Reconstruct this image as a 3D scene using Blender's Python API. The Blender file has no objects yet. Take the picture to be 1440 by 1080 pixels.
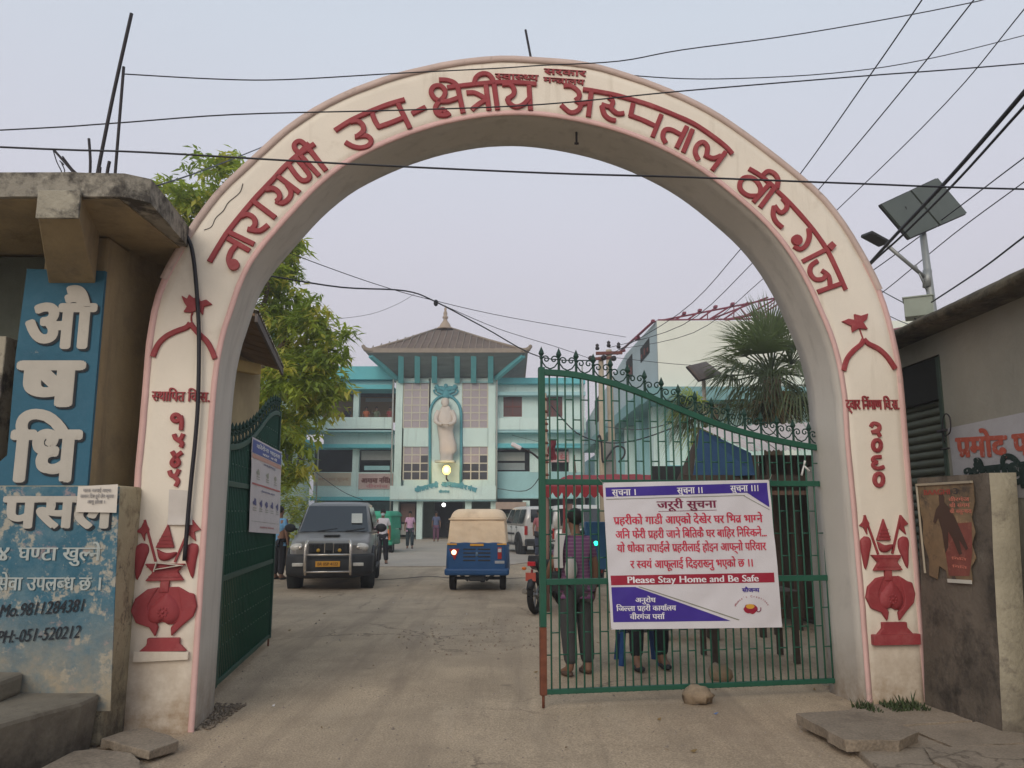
import bpy, bmesh, math, random
from math import sin, cos, pi, radians, sqrt, atan2
from mathutils import Vector, Matrix, noise
from mathutils.geometry import tessellate_polygon
random.seed(7)
R = random.Random(11)
S = bpy.context.scene

# ------------------------------------------------------------------ camera
CAM_F, CAM_P, CAM_H = 1110.0, radians(9.3), 1.6      # focal length in photo pixels (1440 wide), pitch, eye height
cd = bpy.data.cameras.new('camera'); cd.sensor_width = 36; cd.lens = CAM_F/1440*36; cd.clip_end = 3000; cd.clip_start = 0.05
cam = bpy.data.objects.new('camera', cd); S.collection.objects.link(cam)
cam.location = (0, 0, CAM_H); cam.rotation_euler = (pi/2 + CAM_P, 0, 0); S.camera = cam
# ------------------------------------------------------------------ sky, sun, exposure
SUN_EL, SUN_AZ = radians(27), radians(200)           # azimuth clockwise from +Y: low behind the photographer
W = bpy.data.worlds.new('World'); S.world = W; W.use_nodes = True
nt = W.node_tree; bg = nt.nodes['Background']
sky = nt.nodes.new('ShaderNodeTexSky'); sky.sky_type = 'NISHITA'; sky.sun_disc = False
sky.sun_elevation = SUN_EL; sky.sun_rotation = SUN_AZ; sky.dust_density = 4; sky.air_density = 1.5
tc = nt.nodes.new('ShaderNodeTexCoord'); sep = nt.nodes.new('ShaderNodeSeparateXYZ')
nt.links.new(tc.outputs['Generated'], sep.inputs[0])
ramp = nt.nodes.new('ShaderNodeValToRGB')            # high thin overcast: lavender at the horizon, bluer above
el = ramp.color_ramp.elements
el[0].position = 0.0; el[0].color = (.585, .545, .585, 1)
el[1].position = 0.85; el[1].color = (.46, .55, .66, 1)
for p_, c_ in ((.14, (.60, .565, .62)), (.32, (.61, .60, .675)), (.55, (.58, .63, .71))):
    e = el.new(p_); e.color = (*c_, 1)
nt.links.new(sep.outputs['Z'], ramp.inputs[0])
no = nt.nodes.new('ShaderNodeTexNoise'); no.inputs['Scale'].default_value = 1.6; no.inputs['Detail'].default_value = 3
nt.links.new(tc.outputs['Generated'], no.inputs['Vector'])
mr = nt.nodes.new('ShaderNodeMapRange'); mr.inputs[3].default_value = 10.0; mr.inputs[4].default_value = 11.3
nt.links.new(no.outputs['Fac'], mr.inputs[0])
sc = nt.nodes.new('ShaderNodeVectorMath'); sc.operation = 'SCALE'
nt.links.new(ramp.outputs[0], sc.inputs[0]); nt.links.new(mr.outputs[0], sc.inputs['Scale'])
mx = nt.nodes.new('ShaderNodeMix'); mx.data_type = 'RGBA'; mx.inputs[0].default_value = .93
nt.links.new(sky.outputs[0], mx.inputs[6]); nt.links.new(sc.outputs[0], mx.inputs[7])
nt.links.new(mx.outputs[2], bg.inputs[0]); bg.inputs[1].default_value = .1
sd = bpy.data.lights.new('sun', 'SUN'); sd.energy = 1.5; sd.angle = radians(38); sd.color = (1, .91, .79)
sun = bpy.data.objects.new('sun', sd); S.collection.objects.link(sun)
sun.rotation_euler = (pi/2 - SUN_EL, 0, pi - SUN_AZ)
sun.location = (0, -20, 30)
S.view_settings.view_transform = 'Standard'; S.view_settings.look = 'None'
S.view_settings.exposure = 0.13; S.view_settings.gamma = 1; S.view_settings.use_curve_mapping = False

# ------------------------------------------------------------------ photo measurement helpers
def ray(px, py):
    x = (px-720)/CAM_F; y = -(py-540)/CAM_F
    return Vector((x, cos(CAM_P)-y*sin(CAM_P), sin(CAM_P)+y*cos(CAM_P)))
def A(px, py, Y):                                    # point seen at a photo pixel, at depth Y
    r = ray(px, py); return r*(Y/r.y) + Vector((0, 0, CAM_H))
def G(px, py, z=0.0):                                # point seen at a photo pixel, at height z
    r = ray(px, py); return r*((z-CAM_H)/r.z) + Vector((0, 0, CAM_H))
class Plane:                                         # a vertical plane with its own (s, z) axes
    def __init__(s, o, ang, z0=0):
        s.o = Vector((o[0], o[1], z0)); s.u = Vector((cos(ang), sin(ang), 0)); s.n = Vector((sin(ang), -cos(ang), 0)); s.ang = ang
    def sz(s, px, py):
        r = ray(px, py); c = Vector((0, 0, CAM_H)); t = (s.o-c).dot(s.n)/r.dot(s.n); p = c+r*t-s.o
        return (p.dot(s.u), p.z)
    def w(s, a, z, d=0.0):                           # d metres proud of the plane towards the street
        return s.o + s.u*a + Vector((0, 0, z)) + s.n*d

# ------------------------------------------------------------------ materials
MATS = {}
def mat(name, col, rough=.85, var=.18, scale=2.5, bump=.15, bscale=60, stains=(), metal=0.0, spec=.3, emit=None, grime=None, fine=.0, crack=None, stretch=None):
    """procedural surface: base colour, soft noise variation, stains (colour, scale, lo, hi, strength), ground grime (z0, z1, colour), bump"""
    if name in MATS: return MATS[name]
    m = bpy.data.materials.new(name); m.use_nodes = True; n = m.node_tree; L = n.links; bs = n.nodes['Principled BSDF']
    N = n.nodes.new
    def mixc(fac, a, b, mode='MIX'):
        q = N('ShaderNodeMix'); q.data_type = 'RGBA'; q.blend_type = mode
        for i, v in ((0, fac), (6, a), (7, b)):
            if hasattr(v, 'links') or hasattr(v, 'is_linked'): L.new(v, q.inputs[i])
            else: q.inputs[i].default_value = v
        return q.outputs[2]
    def nz(s, det=4, rough_=.6, dist=0, off=0):
        q = N('ShaderNodeTexNoise'); q.inputs['Scale'].default_value = s; q.inputs['Detail'].default_value = det
        q.inputs['Roughness'].default_value = rough_; q.inputs['Distortion'].default_value = dist
        if off:
            va = N('ShaderNodeVectorMath'); va.inputs[1].default_value = (off, off*1.7, off*.6); L.new(co, va.inputs[0]); L.new(va.outputs[0], q.inputs['Vector'])
        else: L.new(co, q.inputs['Vector'])
        return q.outputs['Fac']
    def rng(v, a, b, c, d):
        q = N('ShaderNodeMapRange'); q.inputs[1].default_value = a; q.inputs[2].default_value = b; q.inputs[3].default_value = c; q.inputs[4].default_value = d
        L.new(v, q.inputs[0]); return q.outputs[0]
    g = N('ShaderNodeNewGeometry'); co = g.outputs['Position']
    if stretch:
        vm = N('ShaderNodeVectorMath'); vm.operation = 'MULTIPLY'; vm.inputs[1].default_value = stretch; L.new(co, vm.inputs[0]); co = vm.outputs[0]
    c4 = (*col, 1); cur = None
    if var:
        v = rng(nz(scale, 5, .65), .25, .75, 1-var, 1+var)
        k = N('ShaderNodeVectorMath'); k.operation = 'SCALE'; k.inputs[0].default_value = col; L.new(v, k.inputs['Scale']); cur = k.outputs[0]
    else: cur = c4
    if fine:
        v = rng(nz(bscale*1.3, 2, .5, 0, 4), .3, .7, 1-fine, 1+fine)
        k = N('ShaderNodeVectorMath'); k.operation = 'SCALE'
        if hasattr(cur, 'is_linked'): L.new(cur, k.inputs[0])
        else: k.inputs[0].default_value = col
        L.new(v, k.inputs['Scale']); cur = k.outputs[0]
    for i, st in enumerate(stains):
        sc_, s_, lo, hi, am = st
        cur = mixc(rng(nz(s_, 8, .72, .12, 3.1+i*5.3), lo, hi, 0, am), cur, (*sc_, 1))
    if grime:
        z0, z1, gc, ga = grime
        sp = N('ShaderNodeSeparateXYZ'); L.new(g.outputs['Position'], sp.inputs[0])
        a = rng(sp.outputs['Z'], z0, z1, 1, 0)
        mm = N('ShaderNodeMath'); mm.operation = 'MULTIPLY'; L.new(a, mm.inputs[0]); L.new(rng(nz(7, 6, .7, 0, 9), .25, .75, .25, 1.9*ga), mm.inputs[1]); mm.use_clamp = True
        cur = mixc(mm.outputs[0], cur, (*gc, 1))
    if crack:
        vo = N('ShaderNodeTexVoronoi'); vo.feature = 'DISTANCE_TO_EDGE'; vo.inputs['Scale'].default_value = crack[0]
        nn = N('ShaderNodeTexNoise'); nn.inputs['Scale'].default_value = 3; nn.inputs['Detail'].default_value = 5; L.new(co, nn.inputs['Vector'])
        am_ = N('ShaderNodeVectorMath'); am_.operation = 'SCALE'; am_.inputs['Scale'].default_value = crack[2]; L.new(nn.outputs['Color'], am_.inputs[0])
        ad = N('ShaderNodeVectorMath'); L.new(co, ad.inputs[0]); L.new(am_.outputs[0], ad.inputs[1]); L.new(ad.outputs[0], vo.inputs['Vector'])
        cf = rng(vo.outputs['Distance'], 0, crack[1], crack[3], 0)
        cur = mixc(cf, cur, (col[0]*.3, col[1]*.28, col[2]*.26, 1))
    if hasattr(cur, 'is_linked'): L.new(cur, bs.inputs['Base Color'])
    else: bs.inputs['Base Color'].default_value = cur
    bs.inputs['Roughness'].default_value = rough; bs.inputs['Metallic'].default_value = metal
    bs.inputs['Specular IOR Level'].default_value = spec
    if bump:
        b = N('ShaderNodeBump'); b.inputs['Strength'].default_value = bump; b.inputs['Distance'].default_value = .02
        L.new(nz(bscale, 5, .6), b.inputs['Height']); L.new(b.outputs[0], bs.inputs['Normal'])
    if emit: bs.inputs['Emission Color'].default_value = (*emit[0], 1); bs.inputs['Emission Strength'].default_value = emit[1]
    MATS[name] = m; return m
def layer(m, col, vs, s, lo, hi, am, det=6, dist=0, kind='noise', mask=None, off=0):
    """another coat on an existing material: vs = axis scaling of world position"""
    n = m.node_tree; N = n.nodes.new; L = n.links; bs = n.nodes['Principled BSDF']; g = N('ShaderNodeNewGeometry')
    vm = N('ShaderNodeVectorMath'); vm.operation = 'MULTIPLY_ADD'; vm.inputs[1].default_value = vs; vm.inputs[2].default_value = (off, off*.7, 0); L.new(g.outputs['Position'], vm.inputs[0]); co = vm.outputs[0]
    if kind == 'noise':
        q = N('ShaderNodeTexNoise'); q.inputs['Scale'].default_value = s; q.inputs['Detail'].default_value = det; q.inputs['Roughness'].default_value = .65; q.inputs['Distortion'].default_value = dist; L.new(co, q.inputs['Vector']); v = q.outputs['Fac']
    else:
        nn = N('ShaderNodeTexNoise'); nn.inputs['Scale'].default_value = 2.2; nn.inputs['Detail'].default_value = 7; nn.inputs['Roughness'].default_value = .7; L.new(co, nn.inputs['Vector'])
        sc_ = N('ShaderNodeVectorMath'); sc_.operation = 'SCALE'; sc_.inputs['Scale'].default_value = .55; L.new(nn.outputs['Color'], sc_.inputs[0]); ad = N('ShaderNodeVectorMath'); L.new(co, ad.inputs[0]); L.new(sc_.outputs[0], ad.inputs[1])
        q = N('ShaderNodeTexVoronoi'); q.feature = 'DISTANCE_TO_EDGE'; q.inputs['Scale'].default_value = s; L.new(ad.outputs[0], q.inputs['Vector']); v = q.outputs['Distance']
    mr_ = N('ShaderNodeMapRange'); mr_.inputs[1].default_value = lo; mr_.inputs[2].default_value = hi
    mr_.inputs[3].default_value = 0 if kind == 'noise' else am; mr_.inputs[4].default_value = am if kind == 'noise' else 0; L.new(v, mr_.inputs[0]); f = mr_.outputs[0]
    if mask:
        q2 = N('ShaderNodeTexNoise'); q2.inputs['Scale'].default_value = mask[0]; q2.inputs['Detail'].default_value = 3; L.new(g.outputs['Position'], q2.inputs['Vector']); m2 = N('ShaderNodeMapRange'); m2.inputs[1].default_value = mask[1]; m2.inputs[2].default_value = mask[2]; L.new(q2.outputs['Fac'], m2.inputs[0])
        mu = N('ShaderNodeMath'); mu.operation = 'MULTIPLY'; L.new(f, mu.inputs[0]); L.new(m2.outputs[0], mu.inputs[1]); f = mu.outputs[0]
    mx_ = N('ShaderNodeMix'); mx_.data_type = 'RGBA'; L.new(f, mx_.inputs[0]); src = bs.inputs['Base Color'].links[0].from_socket; L.new(src, mx_.inputs[6]); mx_.inputs[7].default_value = (*col, 1); L.new(mx_.outputs[2], bs.inputs['Base Color'])
def plain(name, col, rough=.6, metal=0, emit=None, spec=.4): return mat(name, col, rough, var=.08, scale=6, bump=0, metal=metal, emit=emit, spec=spec)

# ------------------------------------------------------------------ objects
ORG = {}
def props(o, label=None, cat=None, group=None, kind=None):
    if label: o['label'] = label
    if cat: o['category'] = cat
    if group: o['group'] = group
    if kind: o['kind'] = kind
    return o
def thing(name, label, cat, loc=(0, 0, 0), group=None):
    o = bpy.data.objects.new(name, None); S.collection.objects.link(o); o.empty_display_size = .2
    o.location = loc; ORG[o.name] = Vector(loc); return props(o, label, cat, group)
class MB:
    def __init__(s, xf=None): s.v = []; s.f = []; s.m = []; s.xf = xf; s.sm = []
    def add(s, vs, fs, m=0, sm=False):
        b = len(s.v)
        for p in vs:
            p = Vector(p); s.v.append(s.xf @ p if s.xf is not None else p)
        for f in fs: s.f.append([i+b for i in f]); s.m.append(m); s.sm.append(sm)
        return s
    def box(s, c, d, m=0, rot=None):
        c = Vector(c); h = Vector(d)*.5; vs = []
        for x in (-1, 1):
            for y in (-1, 1):
                for z in (-1, 1):
                    q = Vector((x*h.x, y*h.y, z*h.z)); vs.append((rot @ q if rot else q)+c)
        return s.add(vs, [(0, 1, 3, 2), (4, 6, 7, 5), (0, 4, 5, 1), (2, 3, 7, 6), (0, 2, 6, 4), (1, 5, 7, 3)], m)
    def bb(s, a, b, m=0):
        return s.box([(a[i]+b[i])/2 for i in range(3)], [abs(b[i]-a[i]) for i in range(3)], m)
    def beam(s, p, q, w, h, up=(0, 0, 1), m=0):
        p = Vector(p); q = Vector(q); d = (q-p); l = d.length; d.normalize(); x = d.cross(Vector(up))
        if x.length < 1e-4: x = d.cross(Vector((1, 0, 0)))
        x.normalize(); z = x.cross(d)
        vs = [p+x*a+z*b for a, b in ((-w/2, -h/2), (w/2, -h/2), (w/2, h/2), (-w/2, h/2))]; vs += [v+d*l for v in vs]
        return s.add(vs, [(0, 1, 2, 3), (7, 6, 5, 4), (0, 4, 5, 1), (1, 5, 6, 2), (2, 6, 7, 3), (3, 7, 4, 0)], m)
    def tube(s, pts, r, n=8, m=0, cap=True, sm=True):
        pts = [Vector(p) for p in pts]; k = len(pts)
        rs = r if isinstance(r, (list, tuple)) else [r]*k
        vs = []; prev = None
        for i, p in enumerate(pts):
            d = (pts[min(i+1, k-1)]-pts[max(i-1, 0)])
            if d.length < 1e-9: d = Vector((0, 0, 1))
            d.normalize()
            x = (prev - d*prev.dot(d)) if prev is not None else d.orthogonal()
            if x.length < 1e-6: x = d.orthogonal()
            x.normalize(); prev = x; y = d.cross(x)
            for j in range(n):
                a = 2*pi*j/n; vs.append(p+(x*cos(a)+y*sin(a))*rs[i])
        fs = [(i*n+j, i*n+(j+1) % n, (i+1)*n+(j+1) % n, (i+1)*n+j) for i in range(k-1) for j in range(n)]
        s.add(vs, fs, m, sm)
        if cap: s.add(vs[:n], [tuple(range(n))[::-1]], m); s.add(vs[-n:], [tuple(range(n))], m)
        return s
    def lathe(s, prof, c=(0, 0, 0), n=16, ax='z', m=0, sm=True):
        c = Vector(c); vs = []
        for r, h in prof:
            for j in range(n):
                a = 2*pi*j/n; q = {'z': (r*cos(a), r*sin(a), h), 'y': (r*cos(a), h, r*sin(a)), 'x': (h, r*cos(a), r*sin(a))}[ax]
                vs.append(c+Vector(q))
        fs = [(i*n+j, i*n+(j+1) % n, (i+1)*n+(j+1) % n, (i+1)*n+j) for i in range(len(prof)-1) for j in range(n)]
        s.add(vs, fs, m, sm)
        if prof[0][0] > 1e-4: s.add(vs[:n], [tuple(range(n))], m)
        if prof[-1][0] > 1e-4: s.add(vs[-n:], [tuple(range(n))], m)
        return s
    def ball(s, c, r, n=10, m=0, jit=0):
        c = Vector(c); r = Vector(r if isinstance(r, (list, tuple)) else (r, r, r)); vs = []; h = n//2
        for i in range(h+1):
            t = pi*i/h
            for j in range(n):
                a = 2*pi*j/n; q = Vector((sin(t)*cos(a), sin(t)*sin(a), cos(t)))
                k = 1+jit*noise.noise(q*1.7+c*3.1)
                vs.append(c+Vector((q.x*r.x, q.y*r.y, q.z*r.z))*k)
        return s.add(vs, [(i*n+j, (i+1)*n+j, (i+1)*n+(j+1) % n, i*n+(j+1) % n) for i in range(h) for j in range(n)], m, True)
    def prism(s, poly, pl, d0, d1, m=0):
        """2-D outline in a Plane (or function a,b,d -> point) with thickness from d0 to d1"""
        w = pl.w if isinstance(pl, Plane) else pl
        k = len(poly); tri = tessellate_polygon([[Vector((a, b, 0)) for a, b in poly]])
        f = [w(a, b, d1) for a, b in poly]; bk = [w(a, b, d0) for a, b in poly]
        s.add(f, [tuple(t) for t in tri], m); s.add(bk, [tuple(t)[::-1] for t in tri], m)
        return s.add(f+bk, [(i, (i+1) % k, k+(i+1) % k, k+i) for i in range(k)], m)
    def grid(s, fn, nu, nv, m=0, sm=True):
        vs = [fn(i/nu, j/nv) for j in range(nv+1) for i in range(nu+1)]
        return s.add(vs, [(j*(nu+1)+i, j*(nu+1)+i+1, (j+1)*(nu+1)+i+1, (j+1)*(nu+1)+i) for j in range(nv) for i in range(nu)], m, sm)
    def build(s, name, mats, parent=None, loc=None, bevel=0, seg=2, solid=0, fix=True, **pr):
        me = bpy.data.meshes.new(name)
        if parent is not None: org = ORG[parent.name]
        elif loc is not None: org = Vector(loc)
        else:
            xs = [p.x for p in s.v]; ys = [p.y for p in s.v]; org = Vector(((min(xs)+max(xs))/2, (min(ys)+max(ys))/2, min(p.z for p in s.v)))
        me.from_pydata([tuple(p-org) for p in s.v], [], s.f)
        mats = mats if isinstance(mats, (list, tuple)) else [mats]
        for x in mats: me.materials.append(x)
        me.polygons.foreach_set('material_index', s.m); me.polygons.foreach_set('use_smooth', s.sm)
        if fix and len(s.f) < 40000:
            bm = bmesh.new(); bm.from_mesh(me); bmesh.ops.remove_doubles(bm, verts=bm.verts, dist=1e-5)
            bmesh.ops.recalc_face_normals(bm, faces=bm.faces); bm.to_mesh(me); bm.free()
        me.update()
        o = bpy.data.objects.new(name, me); S.collection.objects.link(o)
        if parent is not None: o.parent = parent
        else: o.location = org
        ORG[o.name] = org
        if bevel:
            b = o.modifiers.new('bevel', 'BEVEL'); b.width = bevel; b.segments = seg; b.limit_method = 'ANGLE'; b.angle_limit = radians(40)
        return props(o, **pr)
def inst(src, parent, dloc=None, rot=None, scale=None, name=None):
    o = src.copy(); S.collection.objects.link(o); o.parent = parent
    if dloc is not None: o.location = dloc
    if rot is not None: o.rotation_euler = rot
    if scale is not None: o.scale = scale
    return o
KIDS = {}
def copy_tree(o, parent=None):
    c = o.copy(); S.collection.objects.link(c); c.parent = parent
    ORG[c.name] = ORG.get(o.name, Vector((0, 0, 0)))
    for ch in [x for x in o.children]: copy_tree(ch, c)
    return c
def crom(pts, n=4):
    """Catmull-Rom through points"""
    P = [Vector(p) for p in pts]
    if len(P) < 3: return P
    out = []
    for i in range(len(P)-1):
        a = P[max(i-1, 0)]; b = P[i]; c = P[i+1]; d = P[min(i+2, len(P)-1)]
        for k in range(n):
            t = k/n; out.append(.5*((2*b)+(c-a)*t+(2*a-5*b+4*c-d)*t*t+(3*b-a-3*c+d)*t**3))
    return out+[P[-1]]

# ------------------------------------------------------------------ lettering (Devanagari shaped by hand, glyph by glyph)
GL = {}
def glyph(c, half=False):
    k = (c, half)
    if k in GL: return GL[k]
    cu = bpy.data.curves.new('g', 'FONT'); cu.size = 1; cu.resolution_u = 3; cu.body = c
    o = bpy.data.objects.new('g', cu)
    me = o.to_mesh(); vs = [(v.co.x, v.co.y) for v in me.vertices]; fs = [tuple(p.vertices) for p in me.polygons]; o.to_mesh_clear()
    cu.body = '|'+c+'|'; me = o.to_mesh(); a = max(v.co.x for v in me.vertices); o.to_mesh_clear()
    cu.body = '||'; me = o.to_mesh(); b = max(v.co.x for v in me.vertices); o.to_mesh_clear()
    bpy.data.objects.remove(o); bpy.data.curves.remove(cu); adv = a-b
    if c == 'ि': adv = .259
    if half:
        bm = bmesh.new(); bv = [bm.verts.new((x, y, 0)) for x, y in vs]
        for f in fs:
            try: bm.faces.new([bv[i] for i in f])
            except ValueError: pass
        cut = adv-.165
        bmesh.ops.bisect_plane(bm, geom=bm.verts[:]+bm.edges[:]+bm.faces[:], plane_co=(cut, 0, 0), plane_no=(1, 0, 0), clear_outer=True)
        bm.verts.index_update(); vs = [(v.co.x, v.co.y) for v in bm.verts]; fs = [tuple(v.index for v in f.verts) for f in bm.faces]; bm.free(); adv = cut
    GL[k] = (vs, fs, adv); return GL[k]
def _rib2(pts, w):
    vs = []; fs = []
    for i, p in enumerate(pts):
        a = pts[max(i-1, 0)]; b = pts[min(i+1, len(pts)-1)]; dx, dy = b[0]-a[0], b[1]-a[1]; l = math.hypot(dx, dy) or 1
        nx, ny = -dy/l*w/2, dx/l*w/2; vs += [(p[0]+nx, p[1]+ny), (p[0]-nx, p[1]-ny)]
    for i in range(len(pts)-1): fs.append((2*i, 2*i+1, 2*i+3, 2*i+2))
    return vs, fs
CONS = set('कखगघङचछजझञटठडढणतथदधनपफबभमयरलवशषसह'); NOSTEM = set('कफटठडढदरहछङझ')
def layout(text):
    out = []; x = 0; i = 0; n = len(text)
    def put(c, half=False, dx=0, adv=True):
        nonlocal x
        g = glyph(c, half); out.append(([(a+x+dx, b) for a, b in g[0]], g[1]))
        if adv: x += g[2]
    while i < n:
        c = text[i]
        if c == ' ': x += .3; i += 1; continue
        if c in CONS:
            conj = [c]; i += 1
            while i+1 < n and text[i] == '्' and text[i+1] in CONS: conj.append(text[i+1]); i += 2
            post = []
            while i < n and text[i] in 'ािीुूेैोौंँ्ः': post.append(text[i]); i += 1
            reph = len(conj) > 1 and conj[0] == 'र'
            if reph: conj = conj[1:]
            if 'ि' in post: post.remove('ि'); put('ि')
            k = 0
            while k < len(conj):
                d = conj[k]; nxt = conj[k+1] if k+1 < len(conj) else None
                rak = nxt == 'र'
                if nxt and not rak:
                    if d in NOSTEM: put(d); put('्', adv=False)
                    else: put(d, True)
                else:
                    put(d)
                    if rak:
                        vs, fs = _rib2([(x-.14, .24), (x-.26, .16), (x-.4, .03)], .07); out.append((vs, fs)); k += 1
                k += 1
            for q in post: put(q)
            if reph: out.append(_rib2([(x-.12, .6), (x-.2, .68), (x-.19, .79), (x-.08, .82), (x+.02, .77)], .06))
        else: put(c); i += 1
    return out, x
def text_obj(name, text, place, height, mats, parent=None, bold=.03, depth=0.0, width=None, align='c', d0=0.0, slant=0, lat=False, italic=0, **pr):
    """flat or raised lettering; place(x, y, d) -> point; height = baseline to head line"""
    gl, tw = layout(text); sy = height/(.62 if not lat else .69); sx = sy if width is None else width/tw
    off = {'c': -tw*sx/2, 'l': 0, 'r': -tw*sx}[align]
    mb = MB(); q = 0
    if not bold: shifts = [(0, 0)]
    elif bold < .04: shifts = [(-bold, 0), (0, 0), (bold, 0)]
    else: shifts = [(0, 0)]+[(bold*f*cos(k*pi/6), bold*f*sin(k*pi/6)*.8) for f in ((1,) if bold < .055 else (.5, 1)) for k in range(12)]
    for vs, fs in gl:
        for dx, dy in shifts:
            q += 1; d = d0+depth+(q % 23)*.00012
            P = [place((a+dx+italic*b)*sx+off, (b+dy)*sy+((a+dx)*sx+off)*slant, d) for a, b in vs]; mb.add(P, fs)
            if depth:
                cnt = {}
                for f in fs:
                    for a, b in zip(f, f[1:]+f[:1]): cnt[(min(a, b), max(a, b))] = cnt.get((min(a, b), max(a, b)), 0)+1
                B = [place((a+dx+italic*b)*sx+off, (b+dy)*sy+((a+dx)*sx+off)*slant, d0) for a, b in vs]
                mb.add(P+B, [(a, b, b+len(P), a+len(P)) for (a, b), c in cnt.items() if c == 1])
    return mb.build(name, mats, parent, fix=False, **pr)
# ------------------------------------------------------------------ palette
M_ASPH = mat('road_dust', (.435, .335, .23), .95, var=.2, scale=1.1, bump=.5, bscale=55, fine=.28,
             stains=(((.27, .205, .145), .5, .5, .75, .6), ((.46, .37, .27), .8, .55, .8, .5), ((.18, .14, .10), 7, .66, .80, .6)))
layer(M_ASPH, (.25, .19, .135), (1.9, .16, 1), 1.0, .48, .66, .65, dist=.3)                      # worn wheel tracks
layer(M_ASPH, (.50, .40, .29), (1.6, .22, 1), 1.3, .54, .72, .45, off=7)                        # dust drifts along the drive
layer(M_ASPH, (.12, .09, .065), (1, 1, 1), .42, 0, .010, .8, kind='crack', mask=(.35, .47, .56))  # cracks
layer(M_ASPH, (.17, .135, .10), (1, 1, 1), 1.9, .63, .70, .6, det=8, off=3)                     # damp and oily spots
layer(M_ASPH, (.55, .47, .37), (1, 1, 1), 90, .66, .74, .5, det=2)                              # exposed aggregate
layer(M_ASPH, (.20, .15, .11), (.55, .55, 1), .9, .58, .70, .5, det=9, off=11)
layer(M_ASPH, (.15, .12, .09), (1, 1, 1), 60, .64, .74, .5, det=2, off=2)
M_CONC = mat('worn_concrete', (.30, .245, .185), .92, var=.18, scale=2, bump=.45, bscale=45, fine=.16, stains=(((.13, .11, .085), 1.3, .5, .7, .6),), crack=(.7, .012, .5, .7))
M_PATH = mat('pale_concrete', (.40, .345, .285), .9, var=.12, scale=.6, bump=.2, bscale=30, fine=.08)
M_PLASTER = mat('cream_plaster', (.79, .715, .60), .85, var=.07, scale=1.3, bump=.12, bscale=35, stains=(((.45, .42, .36), 1.6, .6, .8, .45), ((.35, .31, .26), 9, .7, .85, .3)), grime=(.0, .85, (.33, .225, .135), .62))
layer(M_PLASTER, (.50, .43, .33), (5, 5, .4), 1.6, .56, .74, .45); layer(M_PLASTER, (.42, .33, .23), (1, 1, 1), 2.4, .62, .78, .35, off=4)
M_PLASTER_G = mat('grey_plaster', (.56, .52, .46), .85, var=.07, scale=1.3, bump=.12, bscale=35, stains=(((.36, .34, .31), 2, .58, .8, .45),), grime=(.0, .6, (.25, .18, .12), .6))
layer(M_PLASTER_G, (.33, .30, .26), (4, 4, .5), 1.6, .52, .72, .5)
M_PINK = mat('pink_trim_paint', (.68, .44, .40), .8, var=.1, scale=3, bump=.15, stains=(((.40, .33, .27), 4, .6, .72, .7),))
M_PINKTOP = mat('weathered_pink_edge', (.56, .43, .37), .85, var=.12, scale=4, bump=.2, stains=(((.25, .19, .16), 7, .58, .7, .8),))
M_RED = mat('red_relief_paint', (.30, .045, .05), .6, var=.14, scale=6, bump=.15, stains=(((.46, .15, .14), 5, .52, .72, .55), ((.16, .03, .035), 11, .60, .75, .6), ((.60, .45, .38), 22, .70, .76, .7)))
M_GREEN = mat('green_gate_paint', (.012, .085, .05), .45, var=.15, scale=5, bump=.08, stains=(((.02, .07, .045), 7, .55, .75, .6),), spec=.45)
M_GREEN_D = mat('dusty_green_gate_paint', (.012, .06, .04), .5, var=.2, scale=4, bump=.08, stains=(((.09, .10, .075), 9, .62, .8, .4),))
M_RUST = mat('rust', (.16, .055, .03), .9, var=.3, scale=12, bump=.2)
M_WHITE = plain('white_print', (.72, .70, .70), .5)
M_BLACK = plain('black_rubber_cable', (.012, .011, .016), .5)
M_DARKM = mat('dark_steel', (.035, .03, .032), .6, metal=.3, bump=.1)

# ------------------------------------------------------------------ ground
def ghash(x, y): return noise.noise(Vector((x*.35, y*.35, 2.2)))*.018 + noise.noise(Vector((x*1.6, y*1.6, 5)))*.007 + noise.noise(Vector((x*6, y*6, 9)))*.0022
def axis(lo, hi, near, step, grow):
    a = [0.0]; s = step
    while a[-1] < hi:
        a.append(a[-1]+s)
        if a[-1] > near: s *= grow
    b = [0.0]; s = step
    while b[-1] > lo:
        b.append(b[-1]-s)
        if -b[-1] > near: s *= grow
    return sorted(set(a+b))
def gz(x, y):
    f = max(0, min(1, (24-y)/8))*max(0, min(1, (12-abs(x))/4))
    z = ghash(x, y)*f
    d = math.hypot((x+.55), (y-11.0)*.55)                      # shallow pothole in the drive
    if d < 1: z -= .022*(1-d*d)*(1+.5*noise.noise(Vector((x*5, y*5, 1))))
    return z
xs = axis(-900, 900, 4.5, .07, 1.12); ys = [y+6 for y in axis(-500, 1600, 5.5, .07, 1.1)]
mb = MB(); mb.v = [Vector((x, y, gz(x, y))) for y in ys for x in xs]
nx = len(xs)
for j in range(len(ys)-1):
    for i in range(nx-1): mb.f.append((j*nx+i, j*nx+i+1, (j+1)*nx+i+1, (j+1)*nx+i))
mb.m = [0]*len(mb.f); mb.sm = [True]*len(mb.f)
mb.build('ground', M_ASPH, loc=(0, 0, 0), fix=False, kind='structure')
# pale concrete apron in front of the hospital
mb = MB(); ap = [(-6.6, 24), (-.4, 24.6), (2.6, 30), (2.6, 49.8), (-8.6, 49.8), (-8.4, 34)]
mb.prism(ap, lambda a, b, d: Vector((a, b, d)), 0, .03); mb.build('path', M_PATH, kind='structure')
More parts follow.
